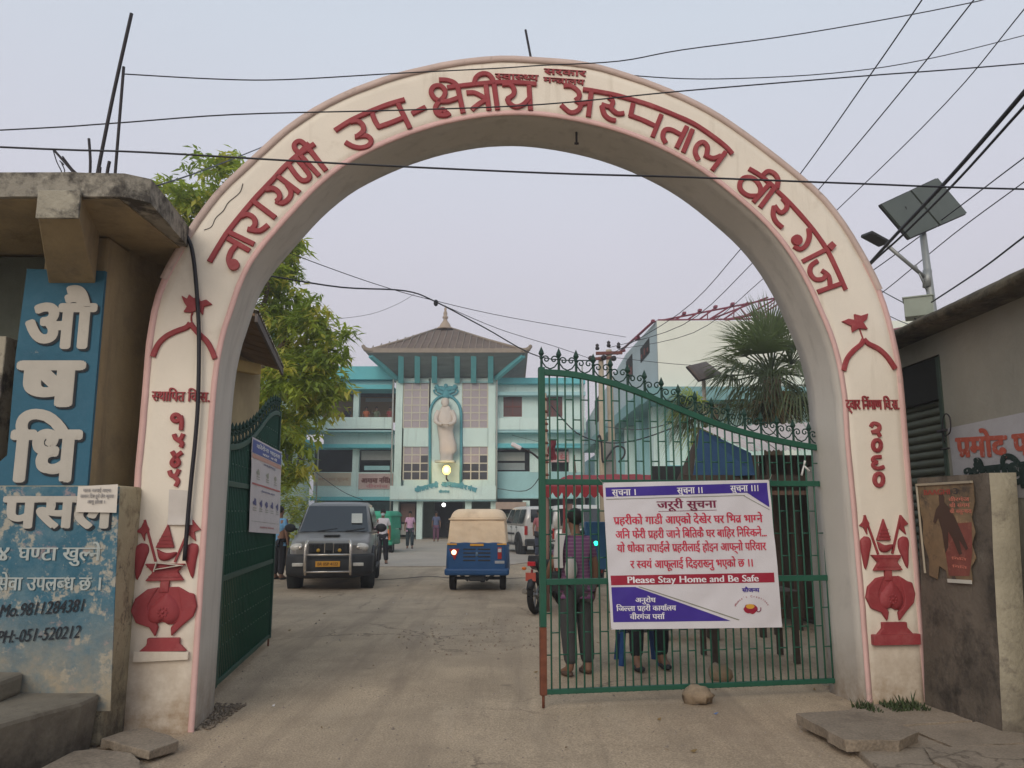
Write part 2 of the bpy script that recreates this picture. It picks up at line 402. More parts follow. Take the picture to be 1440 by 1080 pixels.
# cracked joint across the drive (a strip of dark grit lying in it)
mb = MB(); pts = [G(px, py) for px, py in ((528, 816), (560, 814), (600, 811), (640, 813), (690, 815), (735, 813), (775, 815))]
pts = crom(pts, 6); jt = [(p.x+.02*noise.noise(p*4), p.y+.09*noise.noise(p*2.2)) for p in pts]
vs, fs = _rib2(jt, .12); mb.add([(a, b+.03*noise.noise(Vector((a*8, b*5, k))), .006+gz(a, b)) for k, (a, b) in enumerate(vs)], fs)
M_GRIT = mat('dark_joint_grit', (.06, .05, .042), .95, var=.3, scale=12)
mb.build('road_joint', M_GRIT, kind='structure')
# right-hand pavement of cracked concrete slabs, a low step above the dust
mb = MB(); sw = [(2.75, 6.75), (2.35, 6.0), (2.2, 4.6), (2.3, 2.5), (9, 2.5), (9, 6.0), (4.5, 6.8), (3.5, 7.1)]
mb.prism([(a+.03*noise.noise(Vector((a*3, b*3, 0))), b) for a, b in sw], lambda a, b, d: Vector((a, b, d)), -.05, .045)
pav = mb.build('pavement', M_CONC, bevel=.012, kind='structure')
def slab_piece(name, top, z, th, m, parent=None, seed=0, tilt=0, **k):
    """broken slab with a ragged edge"""
    P = []
    for i, (x, y) in enumerate(top):
        x2, y2 = top[(i+1) % len(top)]; n = max(2, int(math.hypot(x2-x, y2-y)/.07))
        for t in range(n):
            a = x+(x2-x)*t/n; b = y+(y2-y)*t/n; q = noise.noise(Vector((a*9+seed, b*9, 1)))*.014; P.append((a+q, b+q*.8))
    cx = sum(p[0] for p in P)/len(P); cy = sum(p[1] for p in P)/len(P)
    mb = MB(); n = len(P)
    zt = lambda a, b: z+tilt*(a-cx)+.004*noise.noise(Vector((a*7, b*7, seed)))
    top_ = [Vector((a, b, zt(a, b))) for a, b in P]
    low = [Vector((a+.02*noise.noise(Vector((a*14, b*14, 3+seed)))-(a-cx)*.035, b+.02*noise.noise(Vector((a*14, b*14, 8+seed)))-(b-cy)*.035, zt(a, b)-th*(.9+.2*noise.noise(Vector((a*6, b*6, 4)))))) for a, b in P]
    tri = tessellate_polygon([[Vector((a, b, 0)) for a, b in P]])
    mb.add(top_, [tuple(t) for t in tri]); mb.add(low, [tuple(t) for t in tri]); mb.add(top_+low, [(i, (i+1) % n, n+(i+1) % n, n+i) for i in range(n)])
    return mb.build(name, m, parent, bevel=.008, **k)
px_top = lambda L, z: [tuple(G(a, b, z)[:2]) for a, b in L]
M_SLAB = mat('cement_slab', (.27, .22, .165), .9, var=.15, scale=5, bump=.5, bscale=40, fine=.2, stains=(((.13, .105, .08), 4, .5, .7, .6),))
slab_piece('concrete_slab', px_top([(1119, 1003), (1216, 997), (1292, 1029), (1265, 1041), (1187, 1040)], .12), .12, .085, M_SLAB, seed=1, label='thick broken concrete slab lying loose before the right gate pillar', cat='slab')
slab_piece('concrete_slab', px_top([(142, 1038), (179, 1026), (208, 1023), (240, 1034), (252, 1041), (208, 1057)], .08), .08, .07, M_SLAB, seed=5, label='small grey drain slab right at the foot of the left gate pillar', cat='slab')
slab_piece('concrete_slab', px_top([(20, 1095), (60, 1078), (103, 1056), (129, 1053), (185, 1057), (198, 1069), (192, 1110), (40, 1130)], .05), .05, .06, M_SLAB, seed=9, label='larger drain slab in the near left corner of the drive', cat='slab')
# flags of the pavement on the right
for k, L in enumerate(([(1246, 1010), (1330, 1000), (1380, 1012), (1262, 1019)], [(1272, 1023), (1385, 1014), (1440, 1032), (1440, 1045), (1340, 1050)], [(1300, 1052), (1440, 1048), (1440, 1080), (1350, 1090), (1310, 1070)])):
    slab_piece('paving_flag', px_top(L, .06), .058+.004*k, .05, M_CONC, seed=20+k, parent=pav)
# loose grit and pebbles
mb = MB()
for i in range(2600):
    y = 3.4+R.random()**1.6*14; x = R.uniform(-.62, .62)*y
    if x < -2.9+.0*y and y > 4.5: continue
    s = R.uniform(.004, .011)*(1+(R.random() < .04)*1.6); c = Vector((x, y, gz(x, y)+s*.3))
    a = R.random()*6; vs = [c+Vector((cos(a+k*2.1)*s*R.uniform(.7, 1.3), sin(a+k*2.1)*s*R.uniform(.7, 1.3), -s*.4)) for k in range(3)]+[c+Vector((0, 0, s*.7))]
    mb.add(vs, [(0, 1, 3), (1, 2, 3), (2, 0, 3)])
mb.build('grit', mat('pebble_grey', (.26, .22, .18), .9, var=.4, scale=30), loc=(0, 0, 0), fix=False, kind='stuff', label='small pebbles and grit strewn over the dusty drive', cat='gravel')
def rock(px, py, w, h, lab, seed):
    g = G(px, py, 0); mb = MB(); mb.ball((g.x, g.y, h*.42), (w/2, w*.42, h*.55), 14, jit=.5)
    for i, v in enumerate(mb.v):
        v.x += .012*noise.noise(v*17+Vector((seed, 0, 0))); v.z = max(v.z+.01*noise.noise(v*13), -.01)
    mb.build('rock', mat('brown_stone', (.28, .21, .14), .95, var=.25, scale=14, bump=.6, bscale=60), label=lab, cat='rock')
rock(983, 990, .24, .15, 'pale rounded stone holding the bottom of the closed gate leaf', 3)
rock(1013, 957, .22, .16, 'dark lumpy stone on the ground just behind the gate bars', 8)

# broken stone in the worn hollow of the drive
mb = MB()
for i in range(190):
    a = R.random()*6.3; d = R.random()**.6; x = -.55+d*1.0*cos(a); y = 11.0+d*1.75*sin(a); s = R.uniform(.006, .022); c = Vector((x, y, gz(x, y)+s*.3)); b = R.random()*6
    vs = [c+Vector((cos(b+k*2.1)*s*R.uniform(.7, 1.4), sin(b+k*2.1)*s*R.uniform(.7, 1.4), -s*.4)) for k in range(3)]+[c+Vector((0, 0, s*.6))]; mb.add(vs, [(0, 1, 3), (1, 2, 3), (2, 0, 3)])
mb.build('broken_stone', mat('dark_broken_stone', (.24, .18, .13), .95, var=.4, scale=30), loc=(0, 0, 0), fix=False, kind='stuff', label='broken stone in the shallow worn hollow in the middle of the drive', cat='gravel')
# scraps of paper, leaves and wrappers
LIT = [plain('litter_white', (.55, .52, .48), .8), plain('litter_leaf', (.20, .13, .05), .8), plain('litter_blue', (.10, .16, .30), .6)]
mb = MB()
for i in range(95):
    y = 4.2+R.random()**1.3*16; x = R.uniform(-.5, .5)*y
    if -2.9 > x and y < 7: continue
    s = R.uniform(.008, .028)*(1+.02*y); a = R.random()*6.3; z = gz(x, y)+.006
    q = [Vector((x+cos(a+k*pi/2)*s*(1 if k % 2 else .55), y+sin(a+k*pi/2)*s*(1 if k % 2 else .55), z+.006*((k*3) % 4))) for k in range(4)]; mb.add(q, [(0, 1, 2, 3)], R.choice((0, 1, 1, 1, 2)))
mb.build('litter', LIT, loc=(0, 0, 0), fix=False, kind='stuff', label='scattered dry leaves and paper scraps over the drive', cat='litter')
# ------------------------------------------------------------------ the arch
AP = Plane((0, 6.5), radians(7))
OUT_L = [(-2.92, -.1), (-2.92, 1.2), (-2.92, 2.7), (-2.905, 3.08), (-2.87, 3.34), (-2.79, 3.58), (-2.66, 3.86), (-2.49, 4.15), (-2.24, 4.46), (-1.87, 4.86), (-1.48, 5.14), (-1.08, 5.34), (-.77, 5.45), (-.49, 5.53), (-.1, 5.60), (.3, 5.61), (.62, 5.60), (.93, 5.55), (1.34, 5.43), (1.82, 5.22), (2.33, 4.88), (2.77, 4.53), (3.0, 4.26), (3.19, 3.93), (3.34, 3.60), (3.42, 3.32), (3.47, 3.0), (3.49, 2.7), (3.495, 1.5), (3.50, -.1)]
IN_L = [(-2.39, -.1), (-2.385, 1.2), (-2.38, 2.5), (-2.35, 2.93), (-2.29, 3.2), (-2.2, 3.52), (-2.09, 3.74), (-1.86, 4.06), (-1.63, 4.34), (-1.37, 4.57), (-1.03, 4.77), (-.66, 4.93), (-.27, 5.04), (.08, 5.085), (.44, 5.075), (.88, 5.0), (1.31, 4.86), (1.72, 4.65), (2.12, 4.34), (2.39, 4.07), (2.6, 3.75), (2.75, 3.41), (2.87, 3.06), (2.925, 2.68), (2.93, 2.2), (2.945, 1.6), (2.96, .8), (2.965, -.1)]
AC = (.29, 2.55)
def resample(P, n):
    P = [Vector((a, b, 0)) for a, b in P]; P = crom(P, 6); out = []
    key = []
    for p in P:
        if p.y < AC[1]: key.append((-1+(p.y-AC[1])/3) if p.x < AC[0] else (1+pi-(p.y-AC[1])/3-1+1))
        else: key.append(pi-atan2(p.y-AC[1], p.x-AC[0]) + (0))
    # parameter: left leg -> 0..0, angle 0..pi over the crown, right leg
    par = [(-1*(AC[1]-p.y)/2.65) if (p.y < AC[1] and p.x < AC[0]) else ((pi+(AC[1]-p.y)/2.65) if p.y < AC[1] else pi-atan2(p.y-AC[1], p.x-AC[0])) for p in P]
    lo, hi = -1.0, pi+1.0; j = 0
    for i in range(n+1):
        t = lo+(hi-lo)*i/n
        while j < len(P)-2 and par[j+1] < t: j += 1
        a, b = par[j], par[j+1]; k = 0 if b-a < 1e-9 else max(-.2, min(1.2, (t-a)/(b-a))); q = P[j].lerp(P[j+1], k); out.append((q.x, q.y))
    return out
NA = 120
OUTP = resample(OUT_L, NA); INP = resample(IN_L, NA)
jit = lambda a, z, k: .006*noise.noise(Vector((a*1.3, z*1.3, k)))+.0025*noise.noise(Vector((a*6, z*6, k)))
OUTP = [(a+jit(a, z, 1), z+jit(a, z, 2)) for a, z in OUTP]; INP = [(a+jit(a, z, 3)*.6, z+jit(a, z, 4)*.6) for a, z in INP]
arch = thing('entrance_arch', 'tall cream plastered entrance arch with pink edges and raised red lettering', 'arch', (.3, 6.6, 0))
DEP = .62
def strip(mb, P, Q, dp, dq, m=0, sub=1):
    n = len(P); vs = []
    for i in range(n):
        for k in range(sub+1):
            t = k/sub; a = P[i][0]*(1-t)+Q[i][0]*t; z = P[i][1]*(1-t)+Q[i][1]*t; vs.append(AP.w(a, z, dp*(1-t)+dq*t+(jit(a, z, 7) if sub > 1 and 0 < k < sub else 0)))
    w = sub+1
    return mb.add(vs, [(i*w+k, i*w+k+1, (i+1)*w+k+1, (i+1)*w+k) for i in range(n-1) for k in range(sub)], m, True)
mb = MB()
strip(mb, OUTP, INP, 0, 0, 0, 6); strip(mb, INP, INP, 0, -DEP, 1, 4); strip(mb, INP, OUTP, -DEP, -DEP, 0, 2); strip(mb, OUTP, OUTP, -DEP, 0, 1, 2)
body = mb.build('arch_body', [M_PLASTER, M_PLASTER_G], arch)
def off(P, C, d):
    """P moved d metres towards C"""
    o = []
    for (a, z), (c, e) in zip(P, C):
        l = math.hypot(c-a, e-z); o.append((a+(c-a)/l*d, z+(e-z)/l*d))
    return o
def rim(name, A_, B_, dd, m):
    mb = MB(); strip(mb, A_, B_, dd, dd); strip(mb, A_, A_, -.01, dd); strip(mb, B_, B_, dd, -.01)
    return mb.build(name, m, arch)
wob = lambda P, s: [(a+.004*noise.noise(Vector((a*7, z*7, s))), z+.004*noise.noise(Vector((a*7, z*7, s+3)))) for a, z in P]
rim('inner_rim', off(INP, OUTP, -.006), wob(off(INP, OUTP, .036), 3), .006, M_PINK)
k0 = int(NA*.27); k1 = int(NA*.73)
oin = wob(off(OUTP, INP, .034), 6); oo = off(OUTP, INP, -.015)
rim('outer_rim', oo[:k0+1], oin[:k0+1], .007, M_PINK); rim('outer_rim', oo[k1:], oin[k1:], .007, M_PINK)
rim('coping', [(a, z) for a, z in off(OUTP, INP, -.03)][k0-2:k1+3], wob(off(OUTP, INP, .026), 9)[k0-2:k1+3], .012, M_PINKTOP)
# ---- raised lettering, traced stroke by stroke
CROP = {1: (160, 240, 4.8), 2: (300, 70, 4.8), 3: (560, 60, 4.8), 4: (840, 60, 4.8), 5: (1000, 220, 4.8), 6: (150, 440, 5.3333), 7: (1100, 430, 4), 8: (150, 700, 3), 9: (1040, 680, 3.375)}
def cp(c, p):
    o = CROP[c]; return AP.sz(o[0]+p[0]/o[2], o[1]+p[1]/o[2])
dj = [0]
def stroke(mb, c, pts, w=.058, h=.021, smooth=True, taper=1.0):
    P = [Vector((*cp(c, p), 0)) for p in pts]
    if smooth and len(P) > 2: P = crom(P, 5)
    dj[0] += 1; hh = h+(dj[0] % 9)*.0007
    L = []; Rr = []; n = len(P)
    for i, p in enumerate(P):
        d = (P[min(i+1, n-1)]-P[max(i-1, 0)]).normalized(); q = Vector((-d.y, d.x, 0)); ww = w*(1+(taper-1)*i/(n-1))*(1+.07*noise.noise(p*9))
        L.append(p+q*ww/2); Rr.append(p-q*ww/2)
    e = .006
    vs = []
    for a, b in zip(L, Rr):
        i = (b-a).normalized()*e
        vs += [AP.w(a.x, a.y, -.004), AP.w(a.x, a.y, hh-e), AP.w(a.x+i.x, a.y+i.y, hh), AP.w(b.x-i.x, b.y-i.y, hh), AP.w(b.x, b.y, hh-e), AP.w(b.x, b.y, -.004)]
    fs = [(i*6+k, i*6+k+1, (i+1)*6+k+1, (i+1)*6+k) for i in range(n-1) for k in range(5)]+[(0, 1, 2, 3, 4, 5), tuple((n-1)*6+k for k in range(6))[::-1]]
    mb.add(vs, fs)
def disc(mb, c, p, r, h=.03):
    a, z = cp(c, p); mb.prism([(a+r*cos(t*pi/8), z+r*sin(t*pi/8)) for t in range(16)], AP, -.004, h+.004)
WORD = [
 (1, 'h', [(648, 618), (755, 440), (865, 298), (965, 180), (1065, 75), (1150, -18), (1250, -110), (1320, -180)]),
 (1, 'l', [[(770, 460), (918, 543)], [(835, 500), (797, 545), (778, 600), (790, 645)], ('d', (812, 640), .047)]),
 (1, 'l', [[(778, 418), (948, 500)]]),
 (1, 'l', [[(855, 315), (905, 300), (948, 325), (955, 370), (925, 405)], [(905, 398), (985, 410), (1045, 370)]]),
 (1, 'l', [[(930, 200), (1092, 322)]]),
 (1, 'l', [[(1025, 132), (1075, 125), (1112, 148), (1122, 185), (1100, 212)], [(1095, 208), (1140, 222), (1185, 190), (1197, 145), (1170, 95)], [(1100, 35), (1255, 152)]]),
 (2, 'l', [[(500, 765), (560, 850), (600, 885), (640, 880), (645, 840), (560, 735)], [(575, 700), (715, 855)]]),
 (2, 'l', [[(640, 665), (762, 820)], [(590, 712), (552, 672), (552, 640), (582, 622), (615, 640), (655, 690)], [(575, 715), (685, 640)]]),
 (2, 'h', [(822, 550), (930, 482), (1055, 424), (1180, 375), (1292, 342)]),
 (2, 'l', [[(925, 492), (975, 488), (1010, 515), (1012, 555), (975, 588), (955, 592)], [(975, 588), (1035, 585), (1066, 615), (1048, 650), (995, 665), (940, 655), (892, 628)]]),
 (2, 'l', [[(1072, 432), (1090, 480), (1120, 530)], [(1108, 528), (1190, 500), (1285, 462)], [(1245, 365), (1328, 535)]]),
 (3, 'y', [[(92, 485), (185, 440)]]),
 (3, 'h', [(330, 308), (480, 290), (640, 275), (780, 273), (932, 285)]),
 (3, 'l', [[(305, 402), (250, 385), (222, 340), (240, 303), (285, 298), (315, 330), (308, 370), (270, 410), (250, 450), (270, 490), (320, 495), (348, 480)], [(285, 402), (340, 400), (405, 378)], [(400, 300), (438, 480)], [(275, 475), (300, 455), (322, 475)]]),
 (3, 'l', [[(275, 255), (325, 257), (372, 272), (402, 300)]]),
 (3, 'l', [[(460, 343), (512, 343), (560, 365), (605, 395)], [(600, 388), (545, 418), (495, 458)], [(590, 285), (612, 462)]]),
 (3, 'l', [[(645, 280), (670, 458)], [(512, 282), (522, 245), (552, 220), (592, 215), (625, 235), (645, 275)]]),
 (3, 'l', [[(700, 288), (752, 288), (780, 320), (775, 358), (735, 385)], [(735, 382), (750, 415), (790, 438), (840, 425), (885, 380)], [(882, 290), (892, 460)]]),
 (3, 'l', [[(1115, 295), (1170, 300), (1215, 335), (1220, 372), (1195, 392)], [(1195, 392), (1228, 420), (1215, 460), (1160, 475), (1098, 425)], [(1222, 425), (1290, 402)], [(1302, 330), (1282, 505)]]),
 (3, 'h', [(1245, 320), (1312, 330), (1440, 353), (1560, 385), (1700, 428), (1880, 500), (2020, 568), (2190, 690), (2252, 755)]),
 (4, 'l', [[(75, 375), (102, 402), (85, 438), (25, 422)], [(28, 430), (45, 488), (80, 520), (122, 532)], [(85, 445), (130, 483), (178, 482)]]),
 (4, 'l', [[(240, 415), (222, 500)], [(212, 492), (300, 525), (385, 565)], [(430, 490), (370, 642)]]),
 (4, 'l', [[(560, 625), (495, 592), (452, 597), (440, 640), (460, 682)], [(602, 570), (532, 716)]]),
 (4, 'l', [[(640, 590), (577, 745)]]),
 (4, 'l', [[(680, 797), (658, 745), (672, 695), (710, 677), (740, 708), (735, 762)], [(718, 760), (775, 785), (830, 768)], [(862, 742), (772, 866)]]),
 (5, 'h', [(440, 235), (522, 312), (622, 422), (702, 520), (780, 635), (842, 760), (905, 902)]),
 (5, 'b', [[(252, 85), (340, 140), (440, 228)]]),
 (5, 'l', [[(322, 268), (250, 268), (198, 230), (192, 185), (215, 150), (262, 145), (302, 168), (330, 215), (325, 258), (300, 282)], [(388, 192), (282, 312)]]),
 (5, 'l', [[(425, 215), (327, 348)], [(345, 132), (378, 105), (420, 118), (448, 160), (440, 220)]]),
 (5, 'l', [[(478, 285), (508, 328), (498, 365), (462, 382), (422, 335)], [(422, 340), (415, 395), (435, 445), (478, 485)]]),
 (5, 'l', [[(655, 490), (658, 550), (635, 605), (595, 630), (555, 608)], ('d', (572, 570), .05), [(765, 635), (612, 712)]]),
 (5, 'o', [('s', (805, 610), .045)]),
 (5, 'l', [[(715, 708), (672, 740), (665, 790), (700, 832), (752, 828), (775, 795)], [(742, 772), (790, 812), (800, 885)], [(870, 862), (715, 917)]]),
]
for c, kind, ss in WORD:
    mb = MB()
    if kind == 'h': stroke(mb, c, ss, .043)
    else:
        for s in ss:
            if s[0] == 'd': disc(mb, c, s[1], s[2])
            elif s[0] == 's':
                a, z = cp(c, s[1]); r = s[2]; mb.prism([(a+r, z+r*.1), (a+r*.1, z+r), (a-r, z), (a, z-r)], AP, -.004, .03)
            else: stroke(mb, c, s, .044, smooth=len(s) > 2)
    mb.build({'h': 'headline_bar', 'y': 'hyphen', 'o': 'vowel_dot', 'b': 'vowel_bar', 'l': 'letter'}[kind], M_RED, arch)
# small raised words near the crown
def line_text(name, text, c, p0, p1, top, parent=arch, m=M_RED, depth=.014, bold=.022, pl=AP, **k):
    a = Vector(cp(c, p0)); b = Vector(cp(c, p1)); t = Vector(cp(c, top)); d = (b-a); W_ = d.length; d.normalize(); n = Vector((-d.y, d.x)); h = abs((t-a).dot(n))
    def place(x, y, dd): q = a+d*x+n*y; return pl.w(q.x, q.y, dd)
    return text_obj(name, text, place, h, m, parent, bold=bold, depth=depth, width=W_, align='l', d0=0, **k)
line_text('small_lettering', 'स्वास्थ्य', 3, (655, 250), (945, 262), (655, 212))
line_text('small_lettering', 'सरकार', 3, (985, 215), (1265, 232), (985, 178))
line_text('small_lettering', 'मन्त्रालय', 3, (980, 270), (1255, 290), (980, 236))
line_text('small_lettering', 'स्थापित वि.स.', 6, (340, 660), (775, 668), (340, 590), bold=.035)
line_text('small_lettering', 'द्वार र्निमाण वि.स.', 7, (358, 583), (658, 583), (358, 530), bold=.035)
def pillow(name, c, P, h0, h1, tf=None, m=None):
    """domed relief: rings shrinking towards the middle"""
    Q = [cp(c, p) for p in P]
    if tf: Q = [tf(q) for q in Q]
    Q = [(p.x, p.y) for p in crom([(a, b, 0) for a, b in Q+[Q[0]]], 3)][:-1]
    n = len(Q); cx = sum(q[0] for q in Q)/n; cz = sum(q[1] for q in Q)/n; vs = []; S_ = [(1, -.004), (1, h0*.7), (.96, h0), (.85, h0+(h1-h0)*.5), (.65, h0+(h1-h0)*.82), (.38, h1*.98), (.0, h1)]
    for s, d in S_: vs += [AP.w(cx+(a-cx)*s, cz+(b-cz)*s, d) for a, b in Q]
    mb = MB(); mb.add(vs, [(i*n+j, i*n+(j+1) % n, (i+1)*n+(j+1) % n, (i+1)*n+j) for i in range(len(S_)-1) for j in range(n)], 0, True)
    return mb.build(name, m or M_RED, arch)
def strokes(name, c, L, w=.034, h=.02):
    mb = MB()
    for s in L: stroke(mb, c, s, w, h)
    return mb.build(name, M_RED, arch)
def ringpts(x, y, rx, ry): return [(x+rx*cos(t*pi/6), y+ry*sin(t*pi/6)) for t in range(13)]
CROP[10] = (0, 360, 3)
strokes('numeral', 10, [ringpts(744, 684, 15, 14), [(763, 675), (768, 700), (765, 735)]])
strokes('numeral', 10, [[(736, 752), (744, 772), (764, 772), (775, 750)], [(748, 775), (770, 790), (764, 808)]])
strokes('numeral', 10, [[(728, 825), (742, 848), (756, 872), (740, 887), (727, 872), (742, 850), (770, 828)]])
strokes('numeral', 10, [[(716, 905), (724, 925), (744, 925), (757, 900)], [(730, 926), (752, 948), (742, 972)]])
strokes('numeral', 7, [[(495, 682), (510, 662), (540, 672), (540, 697), (500, 712)], [(503, 712), (532, 714), (548, 736)]])
strokes('numeral', 7, [ringpts(530, 785, 22, 30)])
strokes('numeral', 7, [[(552, 850), (518, 853), (508, 870), (532, 882)], [(530, 882), (508, 893), (518, 912), (545, 914), (568, 906)]])
strokes('numeral', 7, [ringpts(540, 978, 24, 34)])
# lotus and ogee bracket on each leg
def relief(name, c, polys, h=.024, bev=.006, tf=None, m=M_RED, parent=arch):
    mb = MB()
    for i, P in enumerate(polys):
        Q = [cp(c, p) for p in P]
        if tf: Q = [tf(q) for q in Q]
        mb.prism(Q, AP, -.004, h+i*.003)
    return mb.build(name, m, parent, bevel=bev)
relief('lotus', 1, [[(460, 845), (498, 868), (512, 838), (545, 865), (575, 850), (588, 885), (628, 873), (668, 905), (612, 922), (603, 977), (572, 942), (525, 962), (473, 957), (497, 920), (478, 893)]])
relief('lotus', 7, [[(330, 90), (368, 75), (405, 82), (400, 48), (438, 58), (478, 45), (472, 78), (450, 95), (477, 135), (425, 130), (390, 152), (385, 117), (352, 102)]])
strokes('lotus_stem', 1, [[(537, 950), (525, 985), (527, 1020)]], .012, .012); strokes('lotus_stem', 7, [[(433, 128), (442, 155), (452, 182)]], .012, .012)
strokes('ogee_bracket', 6, [[(348, 330), (385, 245), (440, 185), (520, 142), (600, 112), (630, 78)], [(630, 78), (655, 115), (700, 165), (752, 215), (787, 275), (815, 345)]], .042, .022)
strokes('ogee_bracket', 7, [[(342, 366), (362, 300), (400, 252), (440, 218), (456, 190)], [(456, 190), (482, 215), (540, 245), (590, 292), (632, 355)]], .042, .022)
# the two vase reliefs
KAL = dict(
 pedestal=[[(668, 657), (785, 655), (787, 680), (817, 712), (645, 716), (670, 685)]],
 vase_lobe_a=[[(682, 438), (640, 448), (602, 488), (593, 540), (618, 592), (668, 612), (695, 652), (702, 608), (690, 588), (662, 560), (652, 520), (668, 470)]],
 vase_lobe_b=[[(742, 435), (755, 440), (790, 462), (812, 468), (827, 520), (820, 565), (785, 605), (752, 650), (745, 610), (770, 580), (775, 540), (760, 480)]],
 vase_ring=[[(712+84*cos(2*pi*k/26-pi/2+.18), 522-80*sin(2*pi*k/26-pi/2+.18)) for k in range(25)]+[(712, 585)]],
 vase_heart=[[(712, 455), (747, 490), (772, 540), (765, 583), (735, 600), (712, 582), (690, 600), (657, 585), (652, 540), (682, 490)]],
 neck=[[(683, 408), (715, 408), (718, 462), (684, 462)]],
 collar=[[(617, 338), (762, 338), (740, 372), (767, 410), (628, 413), (650, 375)]],
 bowl=[[(650, 275), (685, 292), (722, 288), (716, 310), (690, 326), (664, 318)]],
 cone=[[(677, 165), (713, 270), (645, 270)]],
 pennant_a=[[(590, 150), (612, 190), (600, 212), (602, 242), (585, 208), (565, 200), (582, 182)]],
 pennant_b=[[(762, 150), (797, 192), (775, 202), (786, 242), (757, 215)]],
 mango_a=[[(590, 250), (612, 255), (622, 280), (618, 310), (597, 408), (580, 350), (572, 300), (572, 268)]],
 mango_b=[[(772, 250), (792, 256), (800, 280), (798, 320), (795, 402), (765, 340), (750, 300), (752, 265)]])
ax = cp(9, (712, 500))[0]; zb = cp(9, (712, 716))[1]; zt = cp(9, (677, 165))[1]
lb = cp(8, (235, 648)); lt = cp(8, (273, 108)); LX = cp(8, (247, 500))[0]
kz = (lt[1]-lb[1])/(zt-zb); kx = 1.06
def tfl(q): return (LX+(q[0]-ax)*kx, lb[1]+(q[1]-zb)*kz)
for tf in (None, tfl):
    relief('vase_round', 9, [[(682, 440), (742, 438), (775, 470), (800, 520), (785, 575), (748, 600), (712, 588), (676, 602), (640, 578), (622, 525), (645, 470)]], .022, .006, tf); vt = pillow('vase_body', 9, KAL['vase_heart'][0], .02, .05, tf)
    for nm, key, h in (('vase_lobe', 'vase_lobe_a', .032), ('vase_lobe', 'vase_lobe_b', .032), ('pedestal', 'pedestal', .034), ('neck', 'neck', .03), ('collar', 'collar', .036), ('bowl', 'bowl', .034), ('cone', 'cone', .028), ('pennant', 'pennant_a', .02), ('pennant', 'pennant_b', .02), ('mango', 'mango_a', .026), ('mango', 'mango_b', .026)):
        if nm in ('mango', 'bowl'): pillow(nm, 9, KAL[key][0], h*.6, h*1.15, tf)
        else: relief(nm, 9, KAL[key], h, {'pennant': .003, 'vase_lobe': .012}.get(nm, .008), tf)
    for a, b in (((590, 150), (655, 335)), ((762, 150), (722, 332))):
        mb = MB(); P = [cp(9, a), cp(9, b)]
        if tf: P = [tf(p) for p in P]
        mb.beam(AP.w(*P[0], .008), AP.w(*P[1], .008), .016, .016, AP.n); mb.build('pennant_staff', M_RED, arch)
    # carved bands on collar, cone and rosette
    mb = MB(); f = tf or (lambda q: q)
    for y, x0, x1 in ((352, 628, 752), (392, 640, 752), (235, 656, 700), (250, 652, 706), (218, 662, 695)):
        a, b = f(cp(9, (x0, y))), f(cp(9, (x1, y))); mb.beam(AP.w(*a, .037 if y > 300 else .03), AP.w(*b, .037 if y > 300 else .03), .007, .010, AP.n)
    for k in range(8):
        q = f(cp(9, (712, 545))); t = k*pi/4; mb.ball(AP.w(q[0]+.032*cos(t), q[1]+.032*sin(t), .047), .012, 6)
    q = f(cp(9, (712, 545))); mb.ball(AP.w(*q, .048), .014, 8); mb.build('carving', M_RED, arch, kind='stuff')
relief('base_slab', 9, [[(622, 715), (843, 710), (845, 760), (625, 765)]], .05, .006)
relief('ledge', 8, [[(118, 645), (350, 647), (348, 680), (114, 692)]], .035, .006, m=M_PLASTER)
mb = MB(); q0 = cp(8, (205, 283)); q1 = cp(8, (330, 275))
for k, (a, b) in enumerate((((205, 270), (330, 285)), ((208, 310), (222, 268)), ((215, 300), (325, 282)))): 
    p, q = cp(8, a), cp(8, b); mb.beam(AP.w(*p, .05+k*.004), AP.w(*q, .052+k*.004), .006, .028, AP.n)
mb.build('ribbon', plain('dirty_white_cloth', (.55, .50, .42), .9), label='dirty white cloth tied round the vase on the left pillar', cat='ribbon')
# rusted rod on the crown, hook under it, crack
mb = MB(); c0 = A(747, 84, 6.8); c1 = A(739, 42, 6.8); mb.tube([c0-Vector((0, 0, .05)), c0, c1], .011, 6); mb.build('reinforcing_rod', M_DARKM, arch)
mb = MB(); h0 = AP.w(.62, 5.06, -.2); mb.tube([h0, h0-Vector((0, 0, .13))], .01, 6); mb.tube([h0-Vector((.02, 0, .12)), h0-Vector((-.02, 0, .12))], .01, 6); mb.build('hook', M_DARKM, arch)
mb = MB(); stroke(mb, 1, [(872, 88), (850, 150), (775, 215), (740, 272), (690, 320), (660, 380), (610, 402)], .005, .0012); mb.build('crack', M_GRIT, arch)
# torn notice pasted on the left pillar
mb = MB(); P = [AP.sz(238, 688), AP.sz(266, 690), AP.sz(272, 738), AP.sz(236, 738)]
mb.grid(lambda u, v: AP.w(P[0][0]*(1-u)*(1-v)+P[1][0]*u*(1-v)+P[2][0]*u*v+P[3][0]*(1-u)*v, P[0][1]*(1-u)*(1-v)+P[1][1]*u*(1-v)+P[2][1]*u*v+P[3][1]*(1-u)*v, .004+.03*max(0, v-.75)*4*(.6+.4*u)), 6, 8)
mb.build('paper_notice', plain('old_paper', (.60, .55, .50), .9), label='blank faded paper sheet peeling off the left gate pillar', cat='notice')
